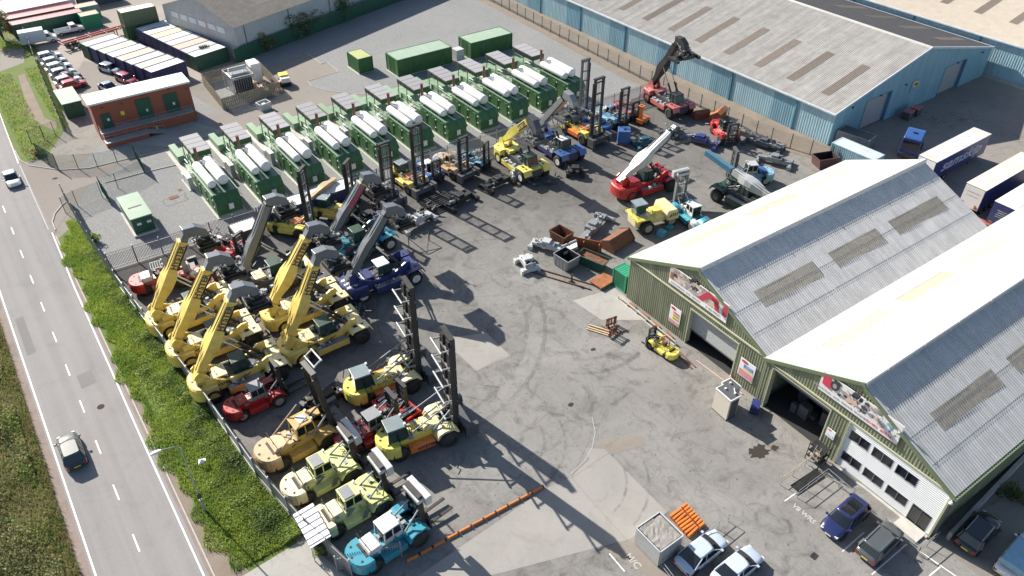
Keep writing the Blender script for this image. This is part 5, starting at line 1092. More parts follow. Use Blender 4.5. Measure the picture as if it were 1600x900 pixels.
    if head:
        mb = MB(); mb.tube((hx,0,hz+.2),(hx,0,hz-.45),.42,12); mb.bx(hx-.55,hx+.55,-.75,.75,hz-1.0,hz-.5); mb.bx(hx-1.1,hx+1.1,-.95,.95,hz-1.25,hz-.75); mb.bx(hx-1.0,hx-.2,-.5,.5,hz-.8,hz-.1); mb.build('rotator',headm,t); greeble(t, 14, (hx-1.1,hx+1.1), (-1.0,1.0), (hz-.9,hz-.1), int(loc[0]*7), m2='mid grey paint')
        q = MB(); q.tube((hx-.2,.5,hz-.3),(hx-1.4,.5,hz+.6),.07,6); q.tube((hx-.2,-.5,hz-.3),(hx-1.4,-.5,hz+.6),.07,6); q.tube((hx,-.2,hz-.6),(hx+.4,.3,hz-1.2),.05,6); q.build('damping_cylinder','dull galvanised',t)
        if spread:
            q = MB(); q.bx(hx-.6,hx+.6,-spread*.5,spread*.5,hz-1.45,hz-1.0)
            for s in (-1,1): q.bx(hx-1.2,hx+1.2,s*spread*.5-.2,s*spread*.5+.2,hz-1.5,hz-1.1); q.bx(hx-.3,hx+.3,s*spread*.3-.4,s*spread*.3+.4,hz-1.0,hz-.7)
            q.build('spreader',headm,t)
        else:
            q = MB(); q.bx(hx-.75,hx+.75,-1.15,1.15,hz-1.35,hz-1.0); q.bx(hx-1.05,hx-.75,-1.3,1.3,hz-1.3,hz-1.1); q.bx(hx+.75,hx+1.05,-1.3,1.3,hz-1.3,hz-1.1); q.build('spreader_frame',headm,t)
    greeble(t, 16, (-2.2,3.2), (-.8,.8), (1.85,2.2), int(loc[0]*10)+3); greeble(t, 7, (-1.6,1.6), (-1.9,-1.3), (1.5,1.6), int(loc[1]*10)+5, m2='light grey paint')
    q = MB(); [q.tube((x,y,2.18),(x,y,2.2),.12,10) for x,y in ((-3.9,-1.0),(-3.9,1.0),(-4.4,0))]; q.bx(-3.0,-2.6,-.5,.5,2.18,2.21); q.build('lifting_hole','soot black',t)
    for s in (-1,1):
        a = Vector((2.3,s*.62,2.0)); b = Vector(T((4.1,s*.62,-.55))); m_ = a+(b-a)*.55
        q = MB(); q.tube(a,m_,.15,10); cy = q.build('lift_cylinder','black steel',t); q = MB(); q.tube(m_,b,.085,8); q.build('piston_rod','chrome rod',cy)
    q = MB(); rail(q,[(-2.3,1.5,2.15),(-2.3,-1.5,2.15)],.55,mid=False); q.build('handrail','black steel',t)
    return t
G1 = 'yellow reach stackers with raised booms'
reach_stacker('yellow reach stacker farthest up of the three along the roadside fence', (9.85,69.7), 0, elev=56, group=G1)
reach_stacker('yellow reach stacker in the middle of the three along the roadside fence', (10.15,63.9), -2, elev=55, group=G1)
reach_stacker('yellow reach stacker nearest the camera of the three along the roadside fence', (10.4,58.0), -3, elev=56, group=G1)
reach_stacker('yellow reach stacker in the second column, half hidden behind its neighbour', (19.7,63.6), 0, elev=52, group=G1)
reach_stacker('yellow reach stacker in the second column with its whole side open to the yard', (19.2,58.0), 0, elev=61, group=G1)
reach_stacker('navy blue reach stacker with white stripes and slate grey boom in the open yard', (28.6,63.3), -1, 'navy paint', 'slate boom paint', 'slate boom paint', elev=51, blen=7.6, ext=.8, letters=None, rim='rim white', stripes='white paint', deck='navy paint', cabc='white paint', frames=True, diamond=False)
reach_stacker('dark reach stacker with long grey boom behind the three yellow ones', (19.1,70.2), 0, 'dark grey paint', 'slate boom paint', 'slate boom paint', elev=59, blen=8.6, ext=.5, letters=None, rim='rim dark', deck='pale yellow paint', diamond=False, headm='soot black')
reach_stacker('teal reach stacker with grey boom marked in red, behind the navy one', (29.4,70.6), 2, 'teal paint', 'slate boom paint', 'slate boom paint', elev=49, blen=7.8, ext=.8, letters='CVS FERRARI' if False else 'FERRARI', lm='sign red', rim='rim white', deck='teal paint', sidem='dark teal paint', diamond=False, headm='soot black')
reach_stacker('yellow reach stacker in the back row with lowered boom and dark spreader', (56.4,75.1), -92, 'lemon paint', 'lemon paint', 'dark grey paint', elev=42, blen=7.6, ext=.8, letters='HYSTER', rim='rim white', deck='lemon paint', cablen=2.2, spread=0, headm='dark grey paint', frames=False)
reach_stacker('dark blue reach stacker with grey boom in the back row beside the yellow one', (63.1,75.6), -91, 'navy paint', 'mid grey paint', 'mid grey paint', elev=50, blen=8.0, ext=.9, letters=None, rim='rim white', deck='blue paint', cabc='white paint', cablen=1.6, spread=4.5, headm='dark grey paint', diamond=False, frames=False)
reach_stacker('faded red reach stacker with black boom reaching above the warehouse wall', (86.6,77.0), -97, 'faded red paint', 'soot black', 'black steel', elev=62, blen=8.2, ext=1.2, letters=None, rim='rim dark', deck='faded red paint', spread=4.0, headm='black steel', frames=False, cabc='black steel', cablen=2.0)
t = reach_stacker('bright red reach stacker with pale grey boom standing alone in mid yard', (66.3,61.0), -6, 'red paint', 'light grey paint', 'light grey paint', elev=34, blen=8.4, ext=1.0, letters=None, rim='rim dark', deck='maroon paint', cabc='black steel', frames=True, spread=3.4, headm='dark grey paint', nose=False)
reach_stacker('dark green and white reach stacker with blue boom end beside the workshop roof', (74.2,50.6), 92, 'dark green paint', 'light grey paint', 'slate blue paint', elev=9, blen=6.4, ext=4.6, letters=None, rim='rim dark', deck='dark green paint', cabc='dark green paint', frames=False, nose=False, head=False, headm='dark teal paint')
# ------------------------------------------------------------------ lift trucks
def lift_truck(label, loc, hd, s=1.0, body='lemon paint', cw=None, mast_h=6.0, tilt=2, mast='black steel', cab='glass', cabc='black steel', cabx=-.9, top=False, forks=0, rim='rim yellow', brackets=False, cats='forklift', name='forklift', group=None, hood=None, load=None, lowered=0, bars=1.35, lights=True, frontm=None, rails=True, side=None, block=False):
    t = thing(name, label, cats, loc, hd, group); cw = cw or body; hood = hood or body; T = lambda v: (v[0]*s, v[1]*s, v[2]*s)
    mb = MB(T); pl = [(-1.9,-1.35),(-2.4,-1.35),(-2.75,-1.27),(-3.05,-1.08),(-3.28,-.78),(-3.42,-.4),(-3.46,0),(-3.42,.4),(-3.28,.78),(-3.05,1.08),(-2.75,1.27),(-2.4,1.35),(-1.9,1.35)]
    mb.loft([[(-1.9+(x+1.9)*.9,y*.93,.45) for x,y in pl],[(x,y,.7) for x,y in pl],[(x,y,1.55) for x,y in pl],[(-1.9+(x+1.9)*.93,y*.93,1.75) for x,y in pl]]); mb.build('counterweight',cw,t,bevel=.05*s)
    mb = MB(T); mb.prism([(-2.0,.6),(-2.0,1.55),(-.3,1.75),(1.5,1.6),(2.5,1.1),(2.5,.6)],'y',-.7,.7); mb.build('chassis',body,t)
    mb = MB(T); mb.prism([(-2.1,1.5),(-2.0,2.1),(-1.0,2.15),(-.8,1.6)],'y',-.75,.75) if cabx > -1.2 else mb.prism([(0.2,1.6),(.3,2.1),(1.7,1.95),(1.9,1.5)],'y',-.6,.6); mb.build('engine_hood',hood,t,bevel=.05*s)
    for q_ in (-1,1):
        q = MB(T); q.bx(-1.2,.9,min(q_*.7,q_*1.4),max(q_*.7,q_*1.4),.55,1.15); q.build('step_tank',side or body,t,bevel=.03*s)
        q = MB(T); q.prism([(.95,1.2),(1.2,1.72),(1.6,1.9),(2.5,1.9),(2.9,1.35),(2.75,1.3),(2.4,1.7),(1.65,1.7),(1.35,1.55),(1.1,1.15)],'y',q_*.72,q_*1.62); q.build('fender',frontm or body,t,bevel=.02*s)
        wheel(t,2.0,q_*1.22,.8,.85,q_,rim,n=20,T=T); wheel(t,-1.95,q_*1.12,.68,.42,q_,rim,n=20,T=T)
        q = MB(T); q.tube((.9,q_*.85,1.7),(2.55,q_*.62,3.0 if mast_h>3.5 else 2.0),.075,8); q.build('tilt_cylinder','dull galvanised',t)
    zc = 1.65; x0 = cabx; x1 = cabx+1.45
    if cab in ('glass','box'):
        q = MB(T); q.prism([(x0,zc),(x0+.05,3.0),(x1-.05,3.0),(x1+.2,zc+.2),(x1+.1,zc)],'y',-.66,.66); cb = q.build('cab','green glass' if cab == 'glass' else 'cab glass',t,bevel=.03*s)
        q = MB(T); q.bx(x0-.04,x1,-.72,.72,2.99,3.12); q.build('cab_roof',cabc,t,bevel=.03*s)
        q = MB(T)
        for y in (-.68,.68):
            for a,b in (((x0,y,zc),(x0+.05,y,3)),((x1+.15,y,zc),(x1-.03,y,3)),((x0+.75,y,zc),(x0+.75,y,3))): q.beam(a,b,.09,.09)
            if cab == 'box': q.bx(x0,x1+.1,min(y,y*1.04),max(y,y*1.04),zc,zc+.5)
        q.build('cab_frame',cabc if cab == 'box' else 'black steel',cb)
    else:
        q = MB(T)
        for y in (-.68,.68):
            q.beam((x0,y,1.6),(x0+.15,y,3.0),.1,.1); q.beam((x1+.3,y,1.5),(x1,y,3.0),.1,.1); q.beam((x0+.15,y,3.0),(x1,y,3.0),.1,.1)
        for k in range(6): q.beam((x0+.15+k*(x1-x0-.15)/5,-.68,3.02),(x0+.15+k*(x1-x0-.15)/5,.68,3.02),.06,.05)
        cb = q.build('overhead_guard',cabc,t); q = MB(T); q.bx(x0+.25,x0+.75,-.3,.3,1.6,1.9); q.bx(x0+.2,x0+.32,-.3,.3,1.9,2.5); q.build('seat','soot black',t)
        q = MB(T); q.tube((x1-.1,0,1.6),(x1-.35,0,2.2),.03,6); q.tube((x1-.4,0,2.2),(x1-.33,0,2.23),.2,10); q.build('steering_wheel','soot black',t)
    # mast
    a = R(-tilt); ca, sa = math.cos(a), math.sin(a)
    def TM(v):
        x, z = v[0], v[2]; return ((2.95+x*ca-z*(-sa)*-1)*s if False else (2.95+x*ca+z*sa)*s, v[1]*s, (.25+z*ca-x*sa)*s)
    mh = mast_h/s
    q = MB(TM)
    for y in (-.72,.72): q.bx(-.16,.16,y-.13,y+.13,0,mh); q.bx(-.30,.0,y-.05-.13*(1 if y<0 else -1),y+.05-.13*(1 if y<0 else -1),.1,mh*.93)
    z = .7
    while z < mh-.3: q.bx(-.1,.08,-.7,.7,z,z+.16); z += bars*1.2 if mh > 5 else .9
    q.bx(-.22,.2,-.9,.9,mh-.14,mh+.06)
    ms = q.build('mast',mast,t)
    q = MB(TM); 
    for y in (-.42,.42): q.tube((.02,y,.2),(.02,y,mh*.55),.07,8); q.tube((.02,y,mh*.55),(.02,y,mh*.95),.045,6)
    q.tube((-.05,.12,mh*.1),(-.05,.12,mh*.96),.035,5); q.tube((-.05,-.12,mh*.1),(-.05,-.12,mh*.96),.035,5); q.build('lift_chain','dull galvanised',ms)
    if brackets:
        z = 2.2; q = MB(TM)
        while z < mh: 
            q.beam((-.15,-.85,z),(-.95,-.85,z+.1),.1,.1); q.beam((-.15,.85,z),(-.95,.85,z+.1),.1,.1); q.tube((-.95,-1.0,z+.1),(-.95,1.0,z+.1),.09,8); q.bx(-.3,.25,-.75,.75,z-.5,z-.3); z += 1.75
        q.build('mast_guide','mid grey paint',ms); q = MB(TM); [q.bx(-.28,.28,y-.22,y+.22,.05,mh*.97) for y in (-.5,.5)]; q.build('mast_channel','soot black',ms)
    q = MB(TM); cz = .25+lowered
    q.bx(.22,.38,-1.15,1.15,cz,cz+.18); q.bx(.22,.38,-1.15,1.15,cz+1.0,cz+1.18); [q.bx(.22,.36,y-.09,y+.09,cz,cz+1.2) for y in (-1.05,-.45,.45,1.05)]; cr = q.build('carriage',mast,t)
    if forks:
        for y in (-.55,.55):
            q = MB(TM); q.bx(.38,.52,y-.12,y+.12,cz-.2,cz+1.2); q.bx(.4,.4+forks,y-.12,y+.12,cz-.28,cz-.16); q.build('fork',mast,t)
    if block:
        q = MB(TM); q.bx(.2,.75,-1.25,1.25,mh-1.0,mh-.1); q.bx(-.35,.2,-1.0,1.0,mh-.6,mh-.25); q.build('fork_carriage_frame','light grey paint',ms,bevel=.03)
    if load == 'clamp':
        q = MB(TM); q.bx(.4,1.1,-1.7,1.7,cz+.2,cz+.9); q.bx(.4,1.5,-1.8,-1.4,cz,cz+1.2); q.bx(.4,1.5,1.4,1.8,cz,cz+1.2); q.build('attachment','dark grey paint',t)
    if rails:
        q = MB(T); rail(q,[(-1.9,-1.2,1.7),(-1.9,1.2,1.7)],.6,mid=False,r=.03); q.build('handrail','black steel',t)
    q = MB(T); [q.bx(x1-.1,x1+.05,y-.1,y+.1,3.12,3.3) for y in (-.5,.5)]; q.build('work_lamp','lamp clear',t)
    greeble(t, 14, (-1.8,2.2), (-.9,.9), (1.6,2.1), int(loc[0]*10), T); greeble(t, 8, (2.4,3.0), (-.8,.8), (.6,2.6), int(loc[1]*10), T)
    q = MB(T); [q.tube((x,y,1.75),(x,y,1.775),.1,8) for x,y in ((-2.7,-.8),(-2.7,.8),(-3.1,0))]; q.bx(-2.3,-1.95,-.7,.7,1.74,1.78); q.build('lifting_hole','soot black',t)
    return t
def wpx(a, b): return at2(a, b, 0)
LT = lift_truck
# lemon container handlers with very tall masts
for lab, c, hd, mh in (('lemon container handler with the tallest black mast, farther of the two', (20.9,48.9), -8, 11.6), ('lemon container handler with tall black mast, nearer the orange barrier', (20.3,41.5), -9, 11.4)):
    t = LT(lab, c, hd, 1.12, 'lemon paint', mast_h=mh, tilt=0, brackets=True, cab='glass', cabc='cab roof grey', cabx=-2.6, rim='rim dark', forks=0, hood='pale yellow paint', side='orange paint', load='clamp', cats='container handler', name='container_handler', frontm='pale yellow paint')
    for z_ in (-1,):
        text('HYSTER', .5, 'sign dark', t, (.2,-1.59,.95), (R(90),0,0), extrude=.004, bold=.02)
        q = MB(); [q.add([(1.0+.35*k,-.80,1.55),(1.15+.35*k,-.80,1.55),(1.25+.35*k,-.80,1.85),(1.1+.35*k,-.80,1.85)],[(0,1,2,3)]) for k in range(5)]; q.build('hazard_stripe','sign dark',t,fix=False)
    q = MB(); [q.tube((-1.0,y,2.6),(2.9,y*.9,4.6),.06,6) for y in (-1.0,1.0)]; q.build('mast_stay','dull galvanised',t)
    # long flat side deck
t = LT('old ochre container handler with square cab and rusty deck beside the roadside fence', (11.3,46.9), 3, 1.12, 'ochre paint', mast_h=8.4, tilt=7, cab='box', cabc='ochre paint', cabx=-.2, brackets=False, hood='tan paint', cw='tan paint', rim='rim dark', name='container_handler', cats='container handler', load='clamp', block=False, frontm='ochre paint')
q = MB(); [q.tube((-2.2,y,1.9),(.9,y,4.4),.06,6) for y in (-.9,.9)]; q.bx(-2.4,-.6,-.85,.85,1.9,2.25); q.build('top_frame','tan paint',t)
q = MB(); q.bx(.25,1.15,-.45,.45,3.5,3.56); q.build('roof_window','roof bluish',t)
q = MB(); [q.tube((2.5,y,9.2),(3.2,y,9.6),.07,6) for y in (-.8,.8)]; q.tube((3.2,-.9,9.6),(3.2,.9,9.6),.08,6); q.tube((2.5,-.9,9.2),(2.5,.9,9.2),.08,6); q.build('mast_head_frame','light grey paint',t)
for lab, c, hd in (('lime yellow container handler with open window frame cab, farther of two', (11.4,42.3), 1), ('lime yellow container handler with open window frame cab, beside the turquoise truck', (12.0,38.0), 1)):
    t = LT(lab, c, hd, 1.02, 'lime paint', cw='cream paint', hood='cream paint', mast_h=4.7, tilt=4, cab='box', cabc='lime paint', cabx=-.75, block=True, rim='rim dark', forks=2.3, group='lime yellow container handlers', name='container_handler', cats='container handler', frontm='lime paint')
    q = MB(); q.prism([(-.9,1.25),(-.5,1.25),(.0,1.75),(-.5,2.15),(-.9,2.1),(-.6,1.75)],'y',-.75,-.77); q.prism([(.1,.9),(.6,.9),(.9,1.6),(.5,1.9)],'y',-1.44,-1.46); q.build('chevron','slate boom paint',t)
    q = MB(); q.bx(-.7,.2,-.6,.6,3.2,3.24); q.build('roof_plate','mid grey paint',t); q = MB(); q.bx(1.0,2.6,-1.4,1.4,1.98,2.02); q.build('front_deck','lime paint',t)
t = LT('turquoise heavy forklift with white cab and long forks behind the palisade gate', (12.9,33.7), 5, 1.02, 'teal paint', mast_h=4.6, tilt=3, cab='box', cabc='white paint', cabx=-.6, block=True, forks=2.4, rim='rim dark', hood='white paint')
LT('small red forklift parked beside the old ochre handler', (10.2,54.0), 1, .86, 'red paint', mast_h=4.1, tilt=2, cab='box', cabc='mid grey paint', cabx=-.5, forks=2.6, rim='rim grey')
LT('dark red forklift with grey roof half hidden between the lemon and lime handlers', (16.9,44.4), 2, .95, 'maroon paint', mast_h=3.9, tilt=3, cab='box', cabc='mid grey paint', cabx=-.2, rim='rim dark')
t = thing('engine_rack', 'red steel rack of chrome cylinders lying between the two lemon handlers', 'rack', (20.2,45.0,0), -80)
mb = MB()
for z in (1.3,): 
    for x in (-2.2,-.9,.4,1.7): mb.bx(x,x+.15,-1.1,1.1,z,z+.2)
    mb.bx(-2.3,1.9,-1.2,-1.0,0,z+.2); mb.bx(-2.3,1.9,1.0,1.2,0,z+.2)
mb.build('frame','red paint',t); mb = MB(); [mb.tube((x,-.9,1.6),(x,.9,1.6),.13,8) for x in (-1.7,-1.3,-.4,0,.9,1.3)]; mb.build('cylinder_bank','chrome rod',t)
LT('slim red forklift with grey mast top between the lemon handlers', (18.6,44.9), 4, .8, 'red paint', mast_h=4.0, cab='frame', cabc='black steel', cabx=-.3, rim='rim dark', block=False)
# back row along the dividing palisade
LT('yellow and orange forklift with ladder mast left of the grey boomed stacker', (24.6,79.1), -50, .95, 'lemon paint', mast_h=9.0, tilt=0, cab='glass', cabc='cab roof grey', cabx=-2.0, rim='rim dark', hood='orange paint', name='forklift', load='clamp')
LT('yellow forklift with round glass cab, second ladder mast from the road', (30.3,79.0), -50, .9, 'yellow paint', mast_h=8.1, tilt=0, cab='glass', cabc='cab roof grey', cabx=-2.0, rim='rim dark')
LT('dark heavy forklift, third ladder mast from the road in the back row', (37.0,79.9), -86, .95, 'dark grey paint', mast_h=8.9, tilt=0, cab='box', cabc='black steel', cabx=-.9, rim='rim dark', load='clamp')
LT('yellow forklift with the tallest ladder mast of the back row and glass cab', (41.7,80.3), -85, .95, 'yellow paint', cw='yellow paint', mast_h=9.7, tilt=0, cab='glass', cabc='cab roof grey', cabx=-2.2, rim='rim dark', hood='orange paint', load='clamp')
LT('blue and white forklift behind the tallest ladder mast', (44.9,80.6), -88, .8, 'blue paint', mast_h=3.4, cab='box', cabc='white paint', cabx=-.6, rim='rim white', hood='white paint')
LT('tan forklift with plate guard and short black mast', (48.3,80.0), -82, .92, 'tan paint', mast_h=6.1, tilt=0, cab='frame', cabc='tan paint', cabx=-1.0, rim='rim dark', cw='white paint', load='clamp')
LT('light blue forklift with open guard left of the yellow reach stacker', (51.8,79.7), -66, .72, 'pale blue paint', mast_h=3.9, tilt=0, cab='frame', cabc='dark teal paint', cabx=-1.0, rim='rim dark', forks=1.6)
LT('white and blue heavy forklift with ladder mast rising over the last generator unit', (72.6,78.3), 92, .9, 'blue paint', mast_h=9.8, tilt=0, cab='box', cabc='white paint', cabx=-.8, rim='rim dark', mast='dark grey paint')
LT('yellow and orange forklift with tall black ladder mast near the red stacker', (69.4,77.6), -88, 1.05, 'lemon paint', mast_h=9.9, tilt=0, cab='glass', cabc='green glass', cabx=-2.1, rim='rim dark', hood='orange paint', load='clamp', side='orange paint')
LT('teal and white forklift with blue topped mast', (76.0,78.5), -90, .92, 'pale blue paint', mast_h=6.3, tilt=0, cab='frame', cabc='pale blue paint', cabx=-1.0, rim='rim dark', hood='white paint', mast='black steel')
LT('dusty red forklift behind the yellow and orange one', (79.4,78.9), -90, .8, 'faded red paint', mast_h=3.0, cab='frame', cabc='faded red paint', cabx=-.8, rim='rim dark')
LT('compact bright red forklift with black cab near the warehouse fence', (86.3,65.0), -115, .9, 'red paint', mast_h=3.3, tilt=0, cab='box', cabc='soot black', cabx=-.8, rim='rim dark')
LT('light blue forklift with upright mast near the dark green stacker', (79.6,54.3), 150, .92, 'pale blue paint', mast_h=4.8, tilt=0, cab='box', cabc='light grey paint', cabx=-.6, rim='rim grey', hood='blue paint', mast='dark grey paint')
t = LT('turquoise truck with white cab, big round radiator and lattice mast', (65.9,52.3), 78, .92, 'teal paint', mast_h=5.6, tilt=0, cab='box', cabc='white paint', cabx=-1.3, rim='rim white', hood='white paint', mast='mid grey paint', cw='white paint', block=True)
q = MB(); q.tube((-3.35,.1,1.25),(-2.6,.1,1.25),.92,20); q.build('radiator_cowl','teal paint',t); q = MB(); q.tube((-3.38,.1,1.25),(-3.36,.1,1.25),.82,20); q.build('fan','soot black',t)
t = thing('container_handler', 'yellow chassis without mast, rail-edged glass cab and double tyres, in mid yard', 'container handler', (61.2,54.6,0), -12)
for s in (-1,1):
    for k in (0,1): wheel(t,-1.2+0*k,s*(1.0+.55*k),.85,.5,s,'rim grey')
    wheel(t,2.4,s*1.2,.8,.45,s,'rim grey')
mb = MB(); mb.prism([(-2.6,.8),(-2.7,2.0),(-1.0,2.2),(1.2,1.6),(2.6,1.7),(2.8,.9)],'y',-.95,.95); mb.build('chassis','pale yellow paint',t,bevel=.08)
mb = MB(); mb.bx(-2.7,-.2,-1.5,1.5,1.9,2.1); mb.build('deck','lemon paint',t); mb = MB(); mb.bx(-2.2,-.8,-.2,1.1,2.1,3.4); mb.build('cab','green glass',t,bevel=.05); mb = MB(); mb.bx(-2.3,-.7,-.3,1.2,3.4,3.5); mb.build('cab_roof','cab roof grey',t)
mb = MB(); rail(mb,[(-2.6,-1.4,2.1),(-2.6,1.4,2.1),(-.3,1.4,2.1)],.9); rail(mb,[(-2.6,-1.4,2.1),(-.3,-1.4,2.1)],.9); mb.build('handrail','black steel',t)
mb = MB(); mb.prism([(1.4,1.7),(1.6,2.5),(2.9,2.5),(3.3,1.6),(3.2,1.1),(1.6,1.1)],'y',-1.5,1.5); mb.build('counterweight','pale yellow paint',t,bevel=.08); mb = MB(); mb.bx(-.1,1.2,-.7,.5,1.8,2.4); mb.build('engine_hood','yellow paint',t,bevel=.05)
mb = MB(); mb.prism([(1.8,1.55),(2.0,2.0),(2.2,2.0),(2.1,1.55)],'y',-1.52,-1.51); [mb.prism([(2.2+.3*k,1.6),(2.35+.3*k,1.6),(2.5+.3*k,2.1),(2.35+.3*k,2.1)],'y',-1.52,-1.51) for k in range(3)]; mb.build('chevron','sign dark',t)
t = thing('scissor_lift', 'small orange lifting machine with upright post near the red stacker', 'lift', (*P2(1004,193),0), 10)
mb = MB(); mb.bx(-1.0,1.0,-.6,.6,.3,1.0); mb.build('body','orange paint',t,bevel=.06); mb = MB(); mb.bx(-.9,-.6,-.25,.25,1,3.2); mb.bx(-1.1,-.4,-.4,.4,3.0,3.2); mb.build('post','orange paint',t)
for s in (-1,1):
    for x in (-.65,.65): wheel(t,x,s*.55,.32,.2,s,'rim dark',n=12)
LT('small yellow forklift with rusty overhead guard beside the workshop wall', (46.3,37.2), 92, .55, 'lemon paint', mast_h=1.9, tilt=0, cab='frame', cabc='rusty orange', cabx=-.9, rim='rim dark', rails=False, mast='black steel', bars=1.0)
# ------------------------------------------------------------------ rest of the yard
container('long navy container with white top lying behind the back row of ladder masts', (28.4,81.6,0), 0, 12.2, body='container navy', roof='roof white')
container('low white topped box at the foot of the second generator unit', (19.6,80.9,0), 0, 3.0, 2.4, 1.9, 'dark grey paint', 'roof white')
t = thing('stacker_boom', 'loose tan boom section lying on the navy container behind the masts', 'boom', (30.3,81.7,2.6), 28)
mb = MB(); mb.loft([[(x,-w/2,0),(x,w/2,0),(x,w/2,h),(x,-w/2,h)] for x,w,h in ((-2.4,.5,.4),(-1.0,.5,.5),(-.2,.9,.7),(.8,.9,.7),(1.6,.6,.5),(2.6,.6,.5))]); mb.build('boom','tan paint',t)
LT('dusty red forklift with grey frame mast in the corner by the roadside fence', (8.6,77.6), -8, .95, 'faded red paint', mast_h=3.8, tilt=3, cab='frame', cabc='mid grey paint', cabx=-.8, rim='rim dark', load='clamp', hood='white paint', mast='mid grey paint', cw='red paint')
LT('red forklift with white bonnet beside the palisade below the first generator unit', (16.6,79.2), -62, .85, 'red paint', mast_h=3.4, tilt=3, cab='frame', cabc='black steel', cabx=-.3, rim='rim dark', hood='white paint', cw='faded red paint', load='clamp')
LT('red forklift seen between the booms of the upper two yellow stackers', (12.6,74.6), -60, .8, 'red paint', mast_h=3.0, tilt=3, cab='frame', cabc='black steel', cabx=-.3, rim='rim dark', hood='cream paint', cw='faded red paint')
def spreader(label, loc, hd, L_=6.0, m='dark grey paint', seed=1, w=1.4, group=None):
    t = thing('spreader', label, 'spreader', loc, hd, group); g = random.Random(seed)
    mb = MB(); mb.bx(-L_/2,L_/2,-.35,.35,.45,.85); mb.bx(-1.0,1.0,-w/2,w/2,.5,1.15); mb.bx(-.5,.5,-.5,.5,1.15,1.45); mb.build('frame',m,t,bevel=.03)
    for s in (-1,1):
        mb = MB(); mb.bx(s*L_/2-.18,s*L_/2+.18,-w*.85,w*.85,.15,.6); mb.bx(s*L_/2-.3,s*L_/2+.3,-w*.85-.15,-w*.85+.15,0,.55); mb.bx(s*L_/2-.3,s*L_/2+.3,w*.85-.15,w*.85+.15,0,.55); mb.build('end_arm',m,t)
    mb = MB()
    for k in range(7): a = Vector((g.uniform(-L_/2.3,L_/2.5), g.uniform(-.5,.5), .9)); mb.tube(a,a+Vector((g.uniform(-1,1),g.uniform(-.3,.3),g.uniform(-.05,.3))),.05,6); mb.bx(a.x-.2,a.x+.2,a.y-.15,a.y+.15,.8,1.15)
    mb.build('hydraulics','dull galvanised',t); return t
spreader('long grey spreader lying above the rusty bucket, beside the mast-less yellow chassis', (54.6,57.6,0), 22, 6.4, 'mid grey paint', 2)
spreader('light grey attachment lying alone left of the grey scrap bins', (43.7,56.6,0), 75, 2.2, 'light grey paint', 3, 1.2)
spreader('grey spreader standing between the light grey attachment and rusty tipping bin', (47.6,57.9,0), -60, 3.6, 'light grey paint', 4, .9)
spreader('dark spreader lying nearest the warehouse fence', (88.8,59.6,0), -75, 5.2, 'dark grey paint', 5); spreader('dark spreader with pale end plate lying below the one by the fence', (86.3,55.6,0), -62, 4.4, 'mid grey paint', 6)
spreader('dark blue spreader on the ground under the tip of the pale grey boom', (82.2,65.6,0), -68, 4.8, 'navy paint', 7)
spreader('black spreader frame lying in front of the tan forklift', (51.3,73.2,0), 5, 4.0, 'black steel', 8); spreader('black attachment with steel bars in front of the tallest ladder mast', (44.8,72.6,0), 12, 4.2, 'black steel', 9)
spreader('small light grey spreader end right of the black frame', (55.2,73.5,0), -25, 1.8, 'light grey paint', 10, .8); spreader('dark spreader on the ground between the red forklift and teal forklift', (75.0,70.0,0), -15, 2.6, 'dark teal paint', 11)
for x, y, s_, lab in ((14.9,66.9,1,'between the upper two yellow stackers'),(15.1,61.0,2,'between the nearest two yellow stackers by the fence'),(24.3,60.9,3,'in front of the second column yellow stacker'),(24.9,65.9,4,'left of the navy stacker bonnet'),
        (16.6,74.2,5,'behind the uppermost yellow stacker'),(14.6,51.3,6,'beside the small red forklift forks'),(25.0,51.6,7,'in front of the farther lemon handler'),(36.0,76.3,8,'below the third ladder mast'),(57.5,69.9,9,'in front of the yellow back row stacker'),(40.2,73.1,10,'left of the black slatted platform')):
    t = thing('steel_parts', 'dark heap of steel parts and hoses '+lab, 'machine parts', (x,y,0), s_*37); g = random.Random(s_+50); mb = MB()
    for k in range(26): a = Vector((g.gauss(0,.9), g.gauss(0,.6), g.uniform(.1,.6))); mb.beam(a, a+Vector((g.uniform(-.9,.9),g.uniform(-.6,.6),g.uniform(-.2,.5))), g.uniform(.08,.25), g.uniform(.06,.2))
    mb.build('debris', g.choice(['black steel','dark grey paint','soot black']), t)
spreader('dark attachment on the ground between the second column stackers and the teal one', (24.6,75.0,0), 30, 3.6, 'soot black', 21); spreader('dark attachment lying left of the teal stacker', (22.9,66.9,0), 75, 2.6, 'dark grey paint', 22)
spreader('dark blue attachment under the boom tips behind the teal stacker', (34.6,74.6,0), -20, 4.2, 'container navy', 23); spreader('black attachment below the first ladder mast', (27.4,74.9,0), -10, 3.2, 'black steel', 24, 1.8)
spreader('black attachment in front of the second ladder mast', (33.0,75.6,0), 8, 3.0, 'soot black', 25, 1.7); spreader('silver spreader claws right of the teal stacker', (37.8,71.4,0), 12, 4.6, 'light grey paint', 26, 1.0)
spreader('black attachment lying by the foot of the old ochre handler mast', (15.9,50.6,0), 12, 2.6, 'soot black', 27); spreader('dark attachment in front of the yellow back row stacker', (61.5,69.3,0), -40, 1.9, 'soot black', 28, .7)
t = thing('steel_platform', 'black slatted steel platform in front of the tallest ladder mast', 'platform', (42.5,74.0,0), 4)
mb = MB(); [mb.bx(-2.0,2.0,-1.2+.4*k,-1.0+.4*k,.5,.6) for k in range(7)]; mb.bx(-2,-1.9,-1.3,1.4,0,.6); mb.bx(1.9,2,-1.3,1.4,0,.6); mb.build('deck','black steel',t)
t = thing('tow_frame', 'thin black V-shaped tow frame standing in the open yard right of the navy stacker', 'frame', (*P2(668,397),0), 0)
